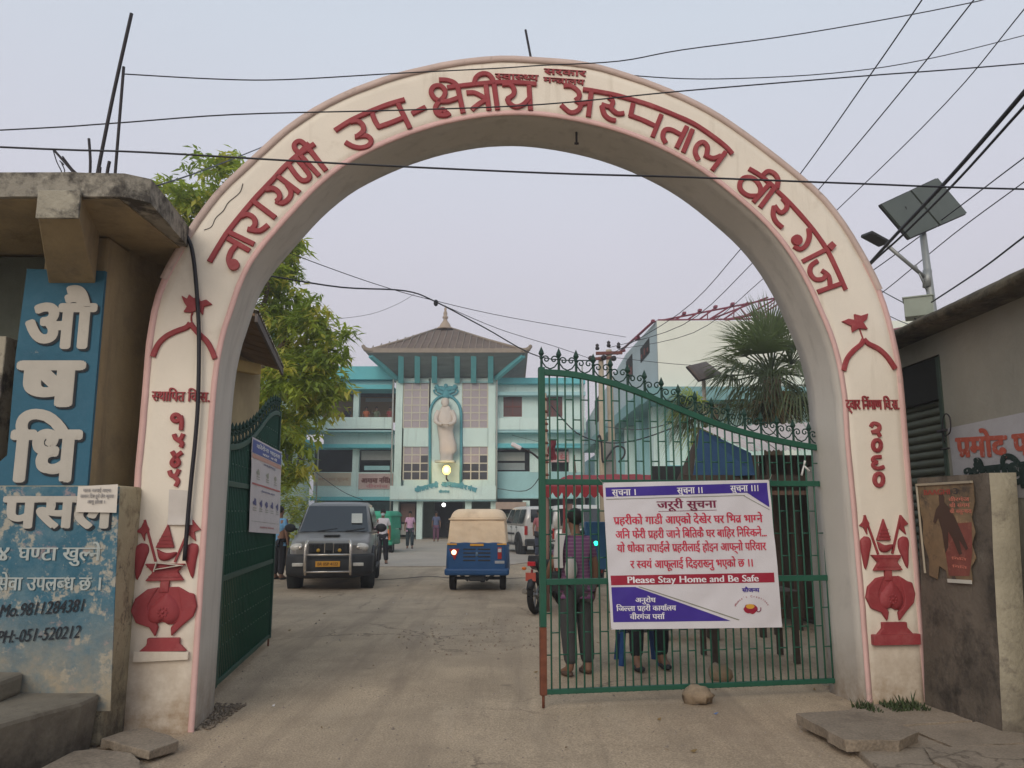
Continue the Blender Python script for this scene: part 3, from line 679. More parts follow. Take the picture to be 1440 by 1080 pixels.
# grass tuft at the right pillar
mb = MB()
for i in range(900):
    t = R.random(); kk = noise.noise(Vector((t*7, 3, 1)))
    if kk < -.12: continue
    p = Vector((2.78+t*.95, 6.72+.12*t+R.uniform(-.16, .1), .03)); h = R.uniform(.02, .06)*(1+1.3*max(0, kk))*(1+(R.random() < .05)); a = R.random()*6.3; w = .006
    b = p+Vector((cos(a), sin(a), 0))*h*.5+Vector((0, 0, h)); q = Vector((-sin(a), cos(a), 0))*w
    m_ = p.lerp(b, .5)+Vector((0, 0, h*.12)); mb.add([p-q, p+q, m_+q, b, m_-q], [(0, 1, 2, 4), (4, 2, 3)])
mb.build('grass_tuft', mat('dark_grass', (.045, .065, .022), .7, var=.4, scale=20, bump=0), fix=False, kind='stuff', label='dark green weeds growing along the foot of the right pillar', cat='grass')
mb = MB()
for i in range(350):
    t = R.random(); p = Vector((-2.42+R.uniform(-.1, .16), 6.25+t*.85, .0)); h = R.uniform(.01, .035); a = R.random()*6.3
    mb.ball(p, (h*.6, h*.6, h*.3), 4, jit=.6)
mb.build('rubble', mat('crumbled_dirt', (.20, .16, .12), .95, var=.3, scale=12), fix=False, kind='stuff', label='dark crumbled dirt gathered beside the left pillar foot', cat='dirt')
# ------------------------------------------------------------------ gate leaves
M_GREEN_K = mat('silhouette_green_ironwork', (.012, .045, .032), .55, var=.15, scale=5, bump=0)  # spears and scrolls: gate green darkened, silhouette tone put into the colour
def spiral(c, r0, turns, flip, start, U, n=16):
    pts = []
    for i in range(n+1):
        t = i/n; a = start+flip*turns*2*pi*t; r = r0*(1-.78*t)
        pts.append((c[0]+r*cos(a), c[1]+r*sin(a)))
    return pts
def make_gate(name, label, o, ang, free_left, matf, rust=True):
    """leaf in its own plane: s runs from the free end (0) to the hinge (L)"""
    L = 2.72 if free_left else 2.82
    pl = Plane(o, ang); g = thing(name, label, 'gate', o + (0,))
    top = [(0, 2.86), (.3, 2.845), (.6, 2.79), (.9, 2.70), (1.2, 2.585), (1.5, 2.475), (1.8, 2.38), (2.1, 2.31), (2.4, 2.255), (L, 2.21)]
    def zt(s):
        for (a, b), (c, d) in zip(top, top[1:]):
            if s <= c: return b+(d-b)*(s-a)/(c-a)
        return top[-1][1]
    def P(s, z, d=0): return pl.w(s, z, d)
    zb = .10
    # frame
    mb = MB(); mb.beam(P(0, zb+(.55 if rust else 0)), P(0, 2.885), .055, .055, pl.n); mb.build('post', matf, g, bevel=.004)
    if rust:
        mb = MB(); mb.beam(P(0, zb), P(0, zb+.548), .055, .055, pl.n); mb.build('post', M_RUST, g, bevel=.004, label='rusty bottom length of the gate post')
    mb = MB(); mb.tube([P(0, .0), P(0, zb+.05)], .012, 6); mb.build('drop_bolt', M_RUST, g)
    mb = MB(); mb.beam(P(L, zb), P(L, 2.30), .06, .055, pl.n); mb.build('post', matf, g, bevel=.004)
    mb = MB(); cs = crom([(a, b, 0) for a, b in top], 3); vs = []
    for q in cs:
        for dd, dz in ((-.022, 0), (.022, 0), (.022, .055), (-.022, .055)): vs.append(P(q.x, q.y-.045+dz, dd))
    mb.add(vs, [(i*4+k, i*4+(k+1) % 4, (i+1)*4+(k+1) % 4, (i+1)*4+k) for i in range(len(cs)-1) for k in range(4)]); mb.build('top_rail', matf, g, bevel=.004)
    for z, h in ((1.87, .05), (1.02, .05), (.125, .04)):
        mb = MB(); mb.beam(P(.028, z), P(L-.03, z), .04, h); mb.build('rail', matf, g, bevel=.003)
    # vertical bars
    nb = 38; sp = L/nb; mb = MB(); mb.tube([P(0, 0)-pl.w(0, 0)+Vector((0, 0, 0)), Vector((0, 0, 1))], .0075, 6)
    first = None; org = Vector(o+(0,))
    for i in range(1, nb):
        s = i*sp; p = P(s, zb)-org; zz = zt(s)-zb-.03
        if first is None:
            mb = MB(); mb.tube([org, org+Vector((0, 0, 1))], .0078, 6); first = mb.build('bar', M_GREEN, g); b = first
        else: b = inst(first, g)
        b.location = p+Vector((0, 0, 0)); b.scale = (1, 1, zz)
    # short ties set like brickwork
    mb = MB(); mb.tube([org, org+pl.u*sp], .006, 5); tie = mb.build('tie_bar', M_GREEN, g); used = False
    for r, z in enumerate((.42, .60, .76, 1.22, 1.42, 1.62, 2.06, 2.24, 2.42, 2.6)):
        for i in range(nb):
            if (i+r) % 2: continue
            s = i*sp
            if z > zt(s+sp)-.08: continue
            if used: b = inst(tie, g)
            else: b = tie; used = True
            b.location = P(s, z)-org
    # spear finials and scrolls on the top rail
    ns = 17; fs_ = L/ns; spear = scr = None
    for i in range(ns+1):
        s = i*fs_; b0 = P(s, zt(s))-org
        if spear is None:
            mb = MB(); mb.lathe([(.012, 0), (.010, .11), (.020, .12), (.009, .135), (.026, .165), (.020, .185), (.001, .235)], org, 6, sm=False); spear = mb.build('spear_finial', M_GREEN_K, g); k = spear
        else: k = inst(spear, g)
        k.location = b0; k.scale = (1, 1, .92)
        if i < ns:
            slope = (zt(s+fs_)-zt(s))
            if scr is None:
                mb = MB(); r = .036; w = fs_
                for sg in (1, -1):
                    cx = w/2-sg*w*.235; cy = .105
                    sp_ = spiral((cx, cy), r, 1.15, -sg, (pi if sg > 0 else 0)+0, None)
                    stem = [(w/2, .022), (cx-sg*.012+sg*0, .035), (cx-sg*.036, .075)]
                    pts = [(w/2, .018), (w/2-sg*w*.25, .036), (w/2-sg*w*.43, .075)]+[q for q in sp_]
                    mb.tube([org+pl.u*a+Vector((0, 0, b)) for a, b in pts], .0065, 5)
                scr = mb.build('scroll', M_GREEN_K, g); k = scr
            else: k = inst(scr, g)
            k.location = b0; 
            k.matrix_local = Matrix.Translation(b0) @ Matrix(((1, 0, 0, 0), (0, 1, 0, 0), (slope/fs_*pl.u.x, slope/fs_*pl.u.y, 1, 0), (0, 0, 0, 1))) if False else Matrix.Translation(b0) @ Matrix.Rotation(-math.atan2(slope, fs_), 4, pl.u.cross(Vector((0, 0, 1))) * -1 * -1) if False else Matrix.Translation(b0+Vector((0, 0, slope*.5)))
    # hinges
    for z in (.45, 1.95):
        mb = MB(); mb.tube([P(L+.03, z-.09), P(L+.03, z+.09)], .028, 8); mb.bb_ = 0; mb.beam(P(L, z, .0), P(L+.12, z, 0), .03, .03); mb.build('hinge', matf, g, bevel=.003)
    return g, pl, P, L
RO = (.262, 6.93); RH = (2.93, 7.40); rang = atan2(RH[1]-RO[1], RH[0]-RO[0])
gateR, GPR, PR, LR = make_gate('gate_leaf', 'closed right leaf of the green iron gate behind the white notice banner', RO, rang, True, M_GREEN)
LO = (-2.97, 10.0); LH = (-2.60, 7.2); lang = atan2(LH[1]-LO[1], LH[0]-LO[0])
gateL, GPL, PL_, LL = make_gate('gate_leaf', 'left leaf of the green iron gate swung open into the yard', LO, lang, False, M_GREEN_D, rust=False)
# green wire mesh and sheet lining on the open leaf
mb = MB(); L = LL
def ztop(s):
    T = [(0, 2.86), (.3, 2.845), (.6, 2.79), (.9, 2.70), (1.2, 2.585), (1.5, 2.475), (1.8, 2.38), (2.1, 2.31), (2.4, 2.255), (2.9, 2.2)]
    for (a, b), (c, d) in zip(T, T[1:]):
        if s <= c: return b+(d-b)*(s-a)/(c-a)
    return 2.2
cols = 24
poly = [(.03, 1.05), (L-.03, 1.05)]+[(L-.03-(L-.06)*k/cols, ztop(L-.03-(L-.06)*k/cols)-.05) for k in range(cols+1)]
mb.prism(poly, GPL, .012, .0145); mb.build('sheet_lining', M_GREEN_D, gateL)
# padlock rag on the right leaf
mb = MB(); q = GPR.sz(1128, 655)
for a, b in (((0, 0), (-.03, -.09)), ((0, 0), (.05, -.05)), ((.0, .0), (.012, .045))): mb.tube([GPR.w(q[0]+a[0], q[1]+a[1], .03), GPR.w(q[0]+b[0], q[1]+b[1], .034)], [.007, .011], 5)
mb.build('rag', plain('white_rag', (.66, .64, .62), .9), label='small white rag knotted on a bar near the gate hinge', cat='rag')

# ------------------------------------------------------------------ the notice banner
bn = thing('banner', 'white vinyl notice banner with blue corners and red script on the gate', 'banner', tuple(GPR.w(1.0, 1.2, .06)))
BC = {k: GPR.sz(*v) for k, v in dict(tl=(845, 679), tr=(1078, 675), br=(1096, 881), bl=(857, 884)).items()}
def bsz(u, v):
    """u, v in banner fractions -> plane coords"""
    t = [BC['tl'][i]*(1-u)+BC['tr'][i]*u for i in (0, 1)]; b = [BC['bl'][i]*(1-u)+BC['br'][i]*u for i in (0, 1)]
    return (t[0]*(1-v)+b[0]*v, t[1]*(1-v)+b[1]*v)
def bw(u, v, d=0):
    a, z = bsz(u, v)
    w = .055+.010*noise.noise(Vector((u*3.2+v*2.2, v*2.0-u*1.2, 4)))+.007*noise.noise(Vector((u*7+v*7, v*3-u*3, 1)))+.012*sin(u*5.1-v*4.2)*max(0, .55-v)+.02*max(0, v-.93)*8*max(0, .25-u)
    w += .008*abs(math.sin((u-v*.6)*9))*max(0, .5-abs(u-v*.5-.15))
    return GPR.w(a, z, w+d)
M_BAN = mat('banner_vinyl', (.66, .635, .66), .38, var=.04, scale=3, bump=0, spec=.4)
BL_ = plain('banner_blue', (.055, .03, .27), .4); BR_ = plain('banner_crimson', (.33, .02, .045), .4); BT = plain('banner_red_text', (.55, .035, .075), .4); BD = plain('banner_maroon_text', (.2, .02, .06), .4); BW_ = plain('banner_white_text', (.78, .76, .78), .4); BG_ = plain('banner_grey_line', (.25, .25, .2), .4); BY_ = plain('banner_yellow', (.7, .38, .05), .4)
mb = MB(); mb.grid(lambda u, v: bw(u, v), 90, 70); 
cl = mb.build('cloth', M_BAN, bn, fix=False)
def bpatch(name, poly, m, d):
    mb = MB(); xs_ = [p[0] for p in poly]; ys_ = [p[1] for p in poly]; n = 60
    bm = bmesh.new(); bmesh.ops.create_grid(bm, x_segments=n, y_segments=n, size=.5)
    x0, x1, y0, y1 = min(xs_), max(xs_), min(ys_), max(ys_)
    for v in bm.verts: v.co.x = x0+(v.co.x+.5)*(x1-x0); v.co.y = y0+(v.co.y+.5)*(y1-y0)
    k = len(poly); ar = sum(poly[i][0]*poly[(i+1) % k][1]-poly[(i+1) % k][0]*poly[i][1] for i in range(k)); sg = 1 if ar > 0 else -1
    for i in range(k):
        a = poly[i]; b = poly[(i+1) % k]; no_ = Vector(((b[1]-a[1])*sg, -(b[0]-a[0])*sg, 0))
        bmesh.ops.bisect_plane(bm, geom=bm.verts[:]+bm.edges[:]+bm.faces[:], plane_co=(*a, 0), plane_no=no_, clear_outer=True)
    bm.verts.index_update(); mb.add([bw(v.co.x, v.co.y, d) for v in bm.verts], [tuple(v.index for v in f.verts) for f in bm.faces], 0, True); bm.free()
    return mb.build(name, m, bn, fix=False)
bpatch('header_band', [(.014, .035), (.985, .02), (.985, .085), (.014, .10)], BL_, .0022)
bpatch('corner_triangle', [(.84, .075), (.985, .075), (.985, .19)], BL_, .0028)
bpatch('ruled_line', [(.014, .115), (.84, .103), (.84, .108), (.014, .120)], BG_, .0022)
bpatch('ruled_line', [(.83, .103), (.985, .205), (.985, .211), (.83, .109)], BG_, .0022)
bpatch('footer_band', [(.014, .64), (.975, .635), (.975, .70), (.014, .705)], BR_, .0022)
bpatch('footer_triangle', [(.014, .718), (.15, .718), (.69, .952), (.014, .952)], BL_, .0022)
bpatch('ruled_line', [(.165, .718), (.175, .715), (.745, .945), (.735, .949)], BG_, .0022)
BWm = BC['tr'][0]-BC['tl'][0]; BHm = BC['tl'][1]-BC['bl'][1]
def btext(name, text, u0, u1, v, h, m, bold=.03, slope=0.0, lat=False, italic=0):
    """text across u0..u1 with its baseline at v, letter height h (fractions)"""
    cu = (u0+u1)/2
    return text_obj(name, text, lambda x, y, d: bw(cu+x/BWm, v-y/BHm+slope*(x/BWm), d), h*BHm, m, bn, bold=bold, width=(u1-u0)*BWm, d0=.0042, lat=lat, italic=italic)
btext('lettering', 'सुचना ।', .05, .19, .092, .042, BW_, slope=-.012); btext('lettering', 'सुचना ।।', .43, .585, .086, .042, BW_, slope=-.012); btext('lettering', 'सुचना ।।।', .755, .93, .078, .042, BW_, slope=-.012)
btext('lettering', 'जरूरी सुचना', .305, .66, .186, .048, BD, .03); bpatch('underline', [(.31, .205), (.66, .202), (.66, .205), (.31, .208)], BD, .003)
btext('lettering', 'प्रहरीको गाडी आएको देखेर घर भित्र भाग्ने', .05, .935, .292, .050, BT, .035)
btext('lettering', 'अनि फेरी प्रहरी जाने बितिकै घर बाहिर निस्किने...', .055, .955, .388, .050, BT, .035)
btext('lettering', 'यो धोका तपाईंले प्रहरीलाई होइन आफ्नो परिवार', .06, .94, .482, .050, BT, .035)
btext('lettering', 'र स्वयं आफूलाई दिइराख्नु भएको छ ।।', .13, .855, .592, .050, BT, .035)
btext('lettering', 'Please Stay Home and Be Safe', .105, .88, .692, .044, BW_, .028, lat=True)
btext('lettering', 'अनुरोध', .145, .26, .822, .030, BW_); btext('lettering', 'जिल्ला प्रहरी कार्यालय', .035, .375, .878, .032, BW_); btext('lettering', 'वीरगंज पर्सा', .11, .305, .934, .032, BW_)
btext('lettering', 'सौजन्य', .775, .875, .762, .024, BL_, .04)
# round emblem with its arched name
cu_, cv_ = .825, .87
for i, ch in enumerate("Women's Creations"):
    if ch == ' ': continue
    t = radians(158-136*i/16); gx = cu_+.10*cos(t); gv = cv_+.012-.085*sin(t)*1.0; ro = t-pi/2
    def pc(x, y, d, gx=gx, gv=gv, ro=ro): return bw(gx+(x*cos(ro)-y*sin(ro))/BWm, gv-(x*sin(ro)+y*cos(ro))/BHm, d)
    text_obj('emblem_letter', ch, pc, .017, BR_, bn, bold=.02, d0=.0042, lat=True)
def blob(name, cu2, cv2, ru, rv, m, d, n=22, j=.25, s=0):
    return bpatch_poly(name, [(cu2+ru*cos(2*pi*k/n)*(1+j*noise.noise(Vector((k*.9, s, 0)))), cv2+rv*sin(2*pi*k/n)*(1+j*noise.noise(Vector((k*.9, s, 0))))) for k in range(n)], m, d)
def bpatch_poly(name, poly, m, d):
    mb = MB(); k = len(poly); c = (sum(p[0] for p in poly)/k, sum(p[1] for p in poly)/k)
    mb.add([bw(*c, d)]+[bw(a, b, d) for a, b in poly], [(0, i+1, (i+1) % k+1) for i in range(k)]); return mb.build(name, m, bn)
blob('emblem_bowl', cu_-.01, cv_+.005, .043, .032, BR_, .0036, s=3); blob('emblem_bowl', cu_-.012, cv_-.012, .026, .016, BY_, .0042, j=.1)
mb = MB(); mb.tube(crom([bw(cu_+.02, cv_+.012, .004), bw(cu_+.035, cv_+.025, .004), bw(cu_+.05, cv_+.014, .004), bw(cu_+.052, cv_-.004, .004)], 4), .004, 5); mb.build('emblem_handle', BD, bn)
for u, v in ((.0, .0), (1, 0), (1, 1), (.0, 1)):
    mb = MB(); p = bw(u*.99+.005, v*.985+.007, .004); q = GPR.w(*bsz(u+(.03 if u else -.02), v+(-.04 if not v else .01)), .02); mb.tube([p, p.lerp(q, .5)+Vector((0, 0, -.006)), q], .003, 4); mb.build('tie_string', BG_, bn)

# ------------------------------------------------------------------ poster on the open leaf
ps = thing('poster', 'long printed health poster with blue header on the open gate leaf', 'poster', tuple(GPL.w(.6, 1.6, .03)))
PC = [GPL.sz(350, 614), GPL.sz(392, 636), GPL.sz(389, 751), GPL.sz(345, 748)]
def pw(u, v, d=0):
    a = PC[0][0]*(1-u)*(1-v)+PC[1][0]*u*(1-v)+PC[2][0]*u*v+PC[3][0]*(1-u)*v; z = PC[0][1]*(1-u)*(1-v)+PC[1][1]*u*(1-v)+PC[2][1]*u*v+PC[3][1]*(1-u)*v
    return GPL.w(a, z, GPS*(.035+.006*noise.noise(Vector((u*4, v*4, 2)))+d))
GPS = 1 if GPL.n.dot(Vector((0, 0, 0))-GPL.o) > 0 else -1
mb = MB(); mb.grid(lambda u, v: pw(u, v), 12, 24); mb.build('sheet', plain('poster_paper', (.60, .55, .55), .6), ps, fix=False)
def ppatch(name, u0, v0, u1, v1, m, d=.003):
    mb = MB(); mb.grid(lambda u, v: pw(u0+(u1-u0)*u, v0+(v1-v0)*v, d), 8, 6); mb.build(name, m, ps, fix=False)
PB = plain('poster_blue', (.07, .10, .33), .6); PO = plain('poster_salmon', (.55, .30, .24), .6); PI = plain('poster_ink', (.09, .09, .22), .6); PR_ = plain('poster_red', (.45, .12, .12), .6)
ppatch('header_band', .02, .02, .98, .16, PB); ppatch('sub_band', .02, .17, .98, .215, PO, .0032); ppatch('red_rule', .03, .475, .97, .495, PR_, .0032)
def ptext(t, u0, u1, v, h, m, lat=False):
    Wd = abs(PC[1][0]-PC[0][0]); Hh = PC[0][1]-PC[3][1]; cu2 = (u0+u1)/2
    text_obj('lettering', t, lambda x, y, d: pw(cu2+x/Wd, v-y/Hh, d), h*Hh, m, ps, bold=.03, width=(u1-u0)*Wd, d0=.005, lat=lat)
ptext('कोरोना भाइरस', .12, .9, .095, .04, BW_); ptext('बाट बचौं', .3, .8, .148, .025, BW_); ptext('लक्षणहरु', .35, .75, .25, .016, PI); ptext('रोकथामका उपाय', .3, .75, .555, .018, PI)
for row, v, nn, hh in ((0, .35, 3, .06), (1, .68, 5, .075)):
    for k in range(nn):
        u = (k+.7)/(nn+.4); mb = MB(); q = [pw(u+.05*cos(t*pi/5)*(1+.3*((t*7+k*3) % 3-1)), v+hh*.5*sin(t*pi/5)*(1+.3*((t*5+k) % 3-1)), .004) for t in range(10)]; c = pw(u, v, .004)
        mb.add([c]+q, [(0, i+1, (i+1) % 10+1) for i in range(10)]); mb.build('pictogram', PI if row else BG_, ps)
        for r_ in range(2): ppatch('caption_line', u-.05, v+hh*.75+.025*r_, u+.05, v+hh*.75+.008+.025*r_, BG_, .0034)
ppatch('caption_line', .05, .88, .95, .884, BG_); ptext('स्वास्थ्य मन्त्रालय', .3, .75, .95, .018, PR_)
# ------------------------------------------------------------------ pharmacy building on the left
M_OCHRE = mat('ochre_plaster', (.33, .255, .145), .9, var=.2, scale=1.2, bump=.3, bscale=30, stains=(((.16, .13, .09), 1.4, .5, .72, .75), ((.45, .38, .25), 3, .6, .75, .6)), grime=(.0, 1.4, (.10, .085, .06), .55))
M_CONCW = mat('weathered_concrete', (.36, .33, .26), .95, var=.25, scale=2.5, bump=.5, bscale=35, stains=(((.05, .045, .04), 2.6, .5, .62, .85), ((.45, .42, .35), 7, .6, .75, .6)))
M_CONCD = mat('plinth_concrete', (.22, .19, .145), .95, var=.2, scale=2.5, bump=.5, bscale=35, stains=(((.12, .10, .075), 2.2, .5, .66, .8),), grime=(.05, .38, (.07, .058, .045), .8))
M_BLUEW = mat('peeling_blue_paint', (.035, .12, .18), .8, var=.14, scale=2, bump=.2, bscale=30, stains=(((.06, .15, .22), 5, .5, .7, .5), ((.42, .38, .30), 9, .69, .74, .8)))
M_BLUEP = mat('badly_peeling_blue_paint', (.045, .135, .19), .85, var=.2, scale=3, bump=.3, bscale=30, stains=(((.13, .21, .24), 6, .45, .65, .7), ((.42, .38, .30), 6.5, .535, .60, .85), ((.38, .27, .26), 8, .58, .66, .7)), grime=(.2, 1.0, (.33, .28, .20), .9))
lb_ = thing('pharmacy_building', 'old pharmacy building with peeling blue painted wall and concrete canopy', 'building', (-4.2, 6.2, 0))
FY = 5.85
mb = MB(); mb.bb((-3.62, FY+.02, 1.7), (-3.13, 6.75, 3.72)); mb.build('column', M_OCHRE, lb_, bevel=.02)
mb = MB(); mb.bb((-9, 6.75, 0), (-2.7, 7.0, 3.8)); mb.build('recessed_wall', M_OCHRE, lb_)
layer(M_OCHRE, (.13, .105, .07), (3, 3, .35), 1.3, .52, .70, .6); layer(M_CONCW, (.05, .045, .04), (1, 1, .8), 3.5, .53, .62, .8, off=3)
# soft rounded reveal between column and arch
mb = MB(); prof = [(-3.13, 6.2), (-3.10, 6.5), (-3.02, 6.68), (-2.85, 6.74)]; pp = crom([(a, b, 0) for a, b in prof], 5)
mb.add([(p.x, p.y, z) for z in (0.0, 3.74) for p in pp], [(i, i+1, len(pp)+i+1, len(pp)+i) for i in range(len(pp)-1)], 0, True); mb.build('rounded_reveal', M_OCHRE, lb_)
# blue panels
def fp(px, py, Y=FY): p = A(px, py, Y); return (p.x, p.z)
FPL = Plane((0, FY), 0)
mb = MB(); up = [fp(37, 378), fp(148, 381), fp(137, 500), fp(120, 700), fp(-80, 700), fp(-60, 560), fp(8, 600)]
up = [fp(38, 378), fp(148, 381), fp(136, 520), fp(121, 702), fp(-60, 702), fp(10, 640), fp(22, 500)]
mb.prism(up, FPL, -.03, .0); mb.build('blue_panel', M_BLUEW, lb_)
mb = MB(); mb.bb((-9, 5.81, 0), (-2.86, 6.74, 1.80)); M_STUBC = mat('cracked_cream_render', (.42, .36, .235), .9, var=.18, scale=3, bump=.4, bscale=30, stains=(((.20, .16, .10), 5, .52, .64, .8),), grime=(.0, .8, (.09, .075, .055), .8)); layer(M_STUBC, (.06, .05, .04), (1, 1, .5), 2.2, 0, .012, .85, kind='crack'); lw = mb.build('lower_wall', M_STUBC, lb_, bevel=.025)
mb = MB(); low = [fp(-140, 684, 5.80), fp(168, 684, 5.80), fp(163, 800, 5.80), fp(155, 1000, 5.80), fp(-140, 1000, 5.80)]
LPL = Plane((0, 5.80), 0); mb.prism(low, LPL, -.008, .001); mb.build('blue_panel', M_BLUEP, lb_, label='lower blue panel, badly peeled to pale plaster')
# darker bay at the far left edge
mb = MB(); mb.bb((-9, 6.3, 1.8), (-3.84, 6.5, 3.7)); mb.build('side_wall', mat('dark_green_wall', (.09, .10, .08), .9, var=.3, scale=2, bump=.3), lb_)
mb = MB(); mb.bb((-4.25, 5.95, 1.8), (-3.90, 6.3, 2.95)); mb.build('door_jamb', M_CONCW, lb_, bevel=.01)
# canopy with cantilever beams
cz = 3.74; th = .17; rnd = lambda k: .015*noise.noise(Vector((k*1.7, 3, 1)))
cpoly = [(-9, 5.12), (-2.66, 5.12), (-2.52, 5.22), (-2.64, 6.16), (-2.9, 6.80), (-9, 6.8)]
mb = MB(); PP = []
for i, (x, y) in enumerate(cpoly):
    x2, y2 = cpoly[(i+1) % 6]; n = max(1, int(math.hypot(x2-x, y2-y)/.12)); PP += [(x+(x2-x)*t/n+.010*noise.noise(Vector((x+t*.7, y, 1))), y+(y2-y)*t/n+.010*noise.noise(Vector((y+t*.7, x, 5)))) for t in range(n)]
mb.prism(PP, lambda a, b, d: Vector((a, b, d+(.018*noise.noise(Vector((a*2.2, b*2.2, 7))) if d > 3.8 else .012*noise.noise(Vector((a*1.7, b*2.2, 7)))))), cz, cz+th); mb.build('canopy_slab', [mat('canopy_concrete', (.30, .275, .225), .95, var=.25, scale=2.5, bump=.6, bscale=35, stains=(((.045, .04, .035), 2.6, .47, .58, .9), ((.5, .47, .40), 8, .62, .75, .6)))], lb_, bevel=.012)
layer(MATS['canopy_concrete'], (.035, .03, .027), (1, 1, .9), 2.3, .50, .58, .85, off=2)
mb = MB(); mb.bb((-9, 5.16, cz-.012), (-2.70, 6.74, cz-.002)); mb.build('canopy_soffit', M_OCHRE, lb_)
for x in (-3.08,):
    w = .28; yb = 5.86
    vs = [(x-w/2, 5.11, cz-.165), (x+w/2, 5.11, cz-.165), (x+w/2, 5.11, cz+.02), (x-w/2, 5.11, cz+.02), (x-w/2-.34, yb, cz-.40), (x+w/2-.26, yb, cz-.40), (x+w/2-.26, yb, cz+.02), (x-w/2-.34, yb, cz+.02)]
    mb = MB(); mb.add(vs, [(3, 2, 1, 0), (4, 5, 6, 7), (0, 1, 5, 4), (1, 2, 6, 5), (2, 3, 7, 6), (3, 0, 4, 7)]); mb.build('cantilever_beam', M_OCHRE, lb_, bevel=.008)
    mb = MB(); mb.bb((x-w/2-.005, 5.085, cz-.17), (x+w/2+.005, 5.108, cz+.03)); mb.build('beam_end', M_CONCW, lb_, bevel=.006)
# bunched starter bars
for i, (a, b, r) in enumerate((((135, 256), (185, 19), .013), ((161, 256), (174, 94), .011), ((126, 256), (125, 195), .010), ((151, 258), (154, 227), .012), ((139, 256), (141, 235), .01), ((112, 256), (75, 210), .009), ((119, 256), (88, 220), .006))):
    p, q = A(*a, 5.35), A(*b, 5.35); mb = MB(); m_ = p.lerp(q, .5)+Vector((.008*(i % 3-1), 0, 0)); mb.tube(crom([p-Vector((0, 0, .12)), p, m_, q], 3), r, 6); mb.build('starter_bar', M_DARKM, lb_)
mb = MB(); L_ = [(75, 212), (80, 228), (86, 240), (88, 248), (91, 240), (86, 228), (90, 232), (84, 226)]; mb.tube(crom([A(*p, 5.33) for p in L_], 4), .004, 5); mb.build('wire_loop', M_BLACK, lb_)
# raised plinth and step
mb = MB(); PLP = [(-9, 5.80), (-2.88, 5.80), (-2.87, 5.55), (-2.95, 5.35), (-3.16, 4.7), (-3.5, 3.6), (-9, 3.6)]
mb.prism([(a+.02*noise.noise(Vector((a*3, b*3, 0))), b) for a, b in PLP], lambda a, b, d: Vector((a+(0 if d > .2 else -.04), b, d)), -.05, .36); mb.build('plinth', M_CONCD, lb_, bevel=.03)
mb = MB(); mb.prism([(-9, 5.79), (-3.42, 5.79), (-3.40, 5.5), (-3.5, 5.3), (-9, 5.2)], lambda a, b, d: Vector((a, b, d)), .355, .50); mb.build('step', M_CONCD, lb_, bevel=.03)
# lettering painted on the blue wall: white with a black edge to the right
WT = mat('wall_white_lettering', (.46, .43, .375), .8, var=.08, scale=6, bump=.1, stains=(((.30, .28, .25), 8, .62, .75, .6),)); KT = plain('wall_black_lettering', (.012, .016, .022), .7)
def wall_text(t, px0, px1, pyb, pyh, pl, Y, m=WT, shadow=True, bold=.045, slope=0, lat=False, italic=0, name='painted_letter'):
    a = A(px0, pyb, Y); b = A(px1, pyb, Y); h = A(px0, pyh, Y).z-a.z; W_ = b.x-a.x
    if shadow: text_obj(name+'_edge', t, lambda x, y, d: pl.w(a.x+.014+x, a.z-.014+y, d), h, KT, lb_, bold=bold+.006, width=W_, align='l', d0=.0065, slant=slope, lat=lat, italic=italic)
    return text_obj(name, t, lambda x, y, d: pl.w(a.x+x, a.z+y, d), h, m, lb_, bold=bold, width=W_, align='l', d0=.009, slant=slope, lat=lat, italic=italic)
wall_text('औ', 34, 128, 488, 430, FPL, FY, bold=.042); wall_text('ष', 26, 108, 569, 511, FPL, FY, bold=.05); wall_text('धि', 14, 106, 675, 608, FPL, FY, bold=.042)
wall_text('पसल', 5, 157, 741, 700, LPL, 5.80, bold=.042)
WTF = mat('faded_wall_lettering', (.38, .42, .40), .8, var=.15, scale=8, bump=0)
wall_text('घण्टा खुल्ने', 26, 142, 788, 770, LPL, 5.80, m=WTF, shadow=False, bold=.03, name='painted_line')
wall_text('२४', -22, 14, 788, 770, LPL, 5.80, m=WTF, shadow=False, bold=.03, name='painted_line')
wall_text('सेवा उपलब्ध छ ।', -4, 144, 830, 812, LPL, 5.80, m=WTF, shadow=False, bold=.03, slope=.0, name='painted_line')
wall_text('Mo.9811284381', -2, 119, 868, 850, LPL, 5.80, m=KT, shadow=False, bold=.015, slope=.07, lat=True, italic=.25, name='painted_line')
wall_text('PH:-051-520212', -6, 112, 905, 887, LPL, 5.80, m=KT, shadow=False, bold=.015, slope=.07, lat=True, italic=.25, name='painted_line')
# paper notice
NP = thing('paper_notice', 'small white typed notice pasted over the end of the blue wall lettering', 'notice', tuple(A(136, 703, 5.74)))
q = [A(110, 684, 5.775), A(166, 681, 5.775), A(164, 721, 5.775), A(107, 720, 5.775)]
mb = MB(); mb.grid(lambda u, v: (q[0]*(1-u)*(1-v)+q[1]*u*(1-v)+q[2]*u*v+q[3]*(1-u)*v)+Vector((0, -.004*sin(u*3)-.003*v, 0)), 6, 6); mb.build('sheet', plain('notice_paper', (.62, .57, .50), .8), NP)
NPL = Plane((0, 5.775), 0)
for i, (t, x0, x1, yb) in enumerate((('मास्क नलगाई आएमा', 118, 157, 692), ('सामान दिन हुने छैन कृपया', 114, 161, 700), ('लागू होला ।', 124, 149, 708))):
    a = A(x0, yb, 5.775); W_ = A(x1, yb, 5.775).x-a.x; text_obj('typed_line', t, lambda x, y, d, a=a: NPL.w(a.x+x, a.z+y, d), .022, plain('typed_ink', (.16, .15, .16), .8), NP, bold=.02, width=W_, align='l', d0=.012)
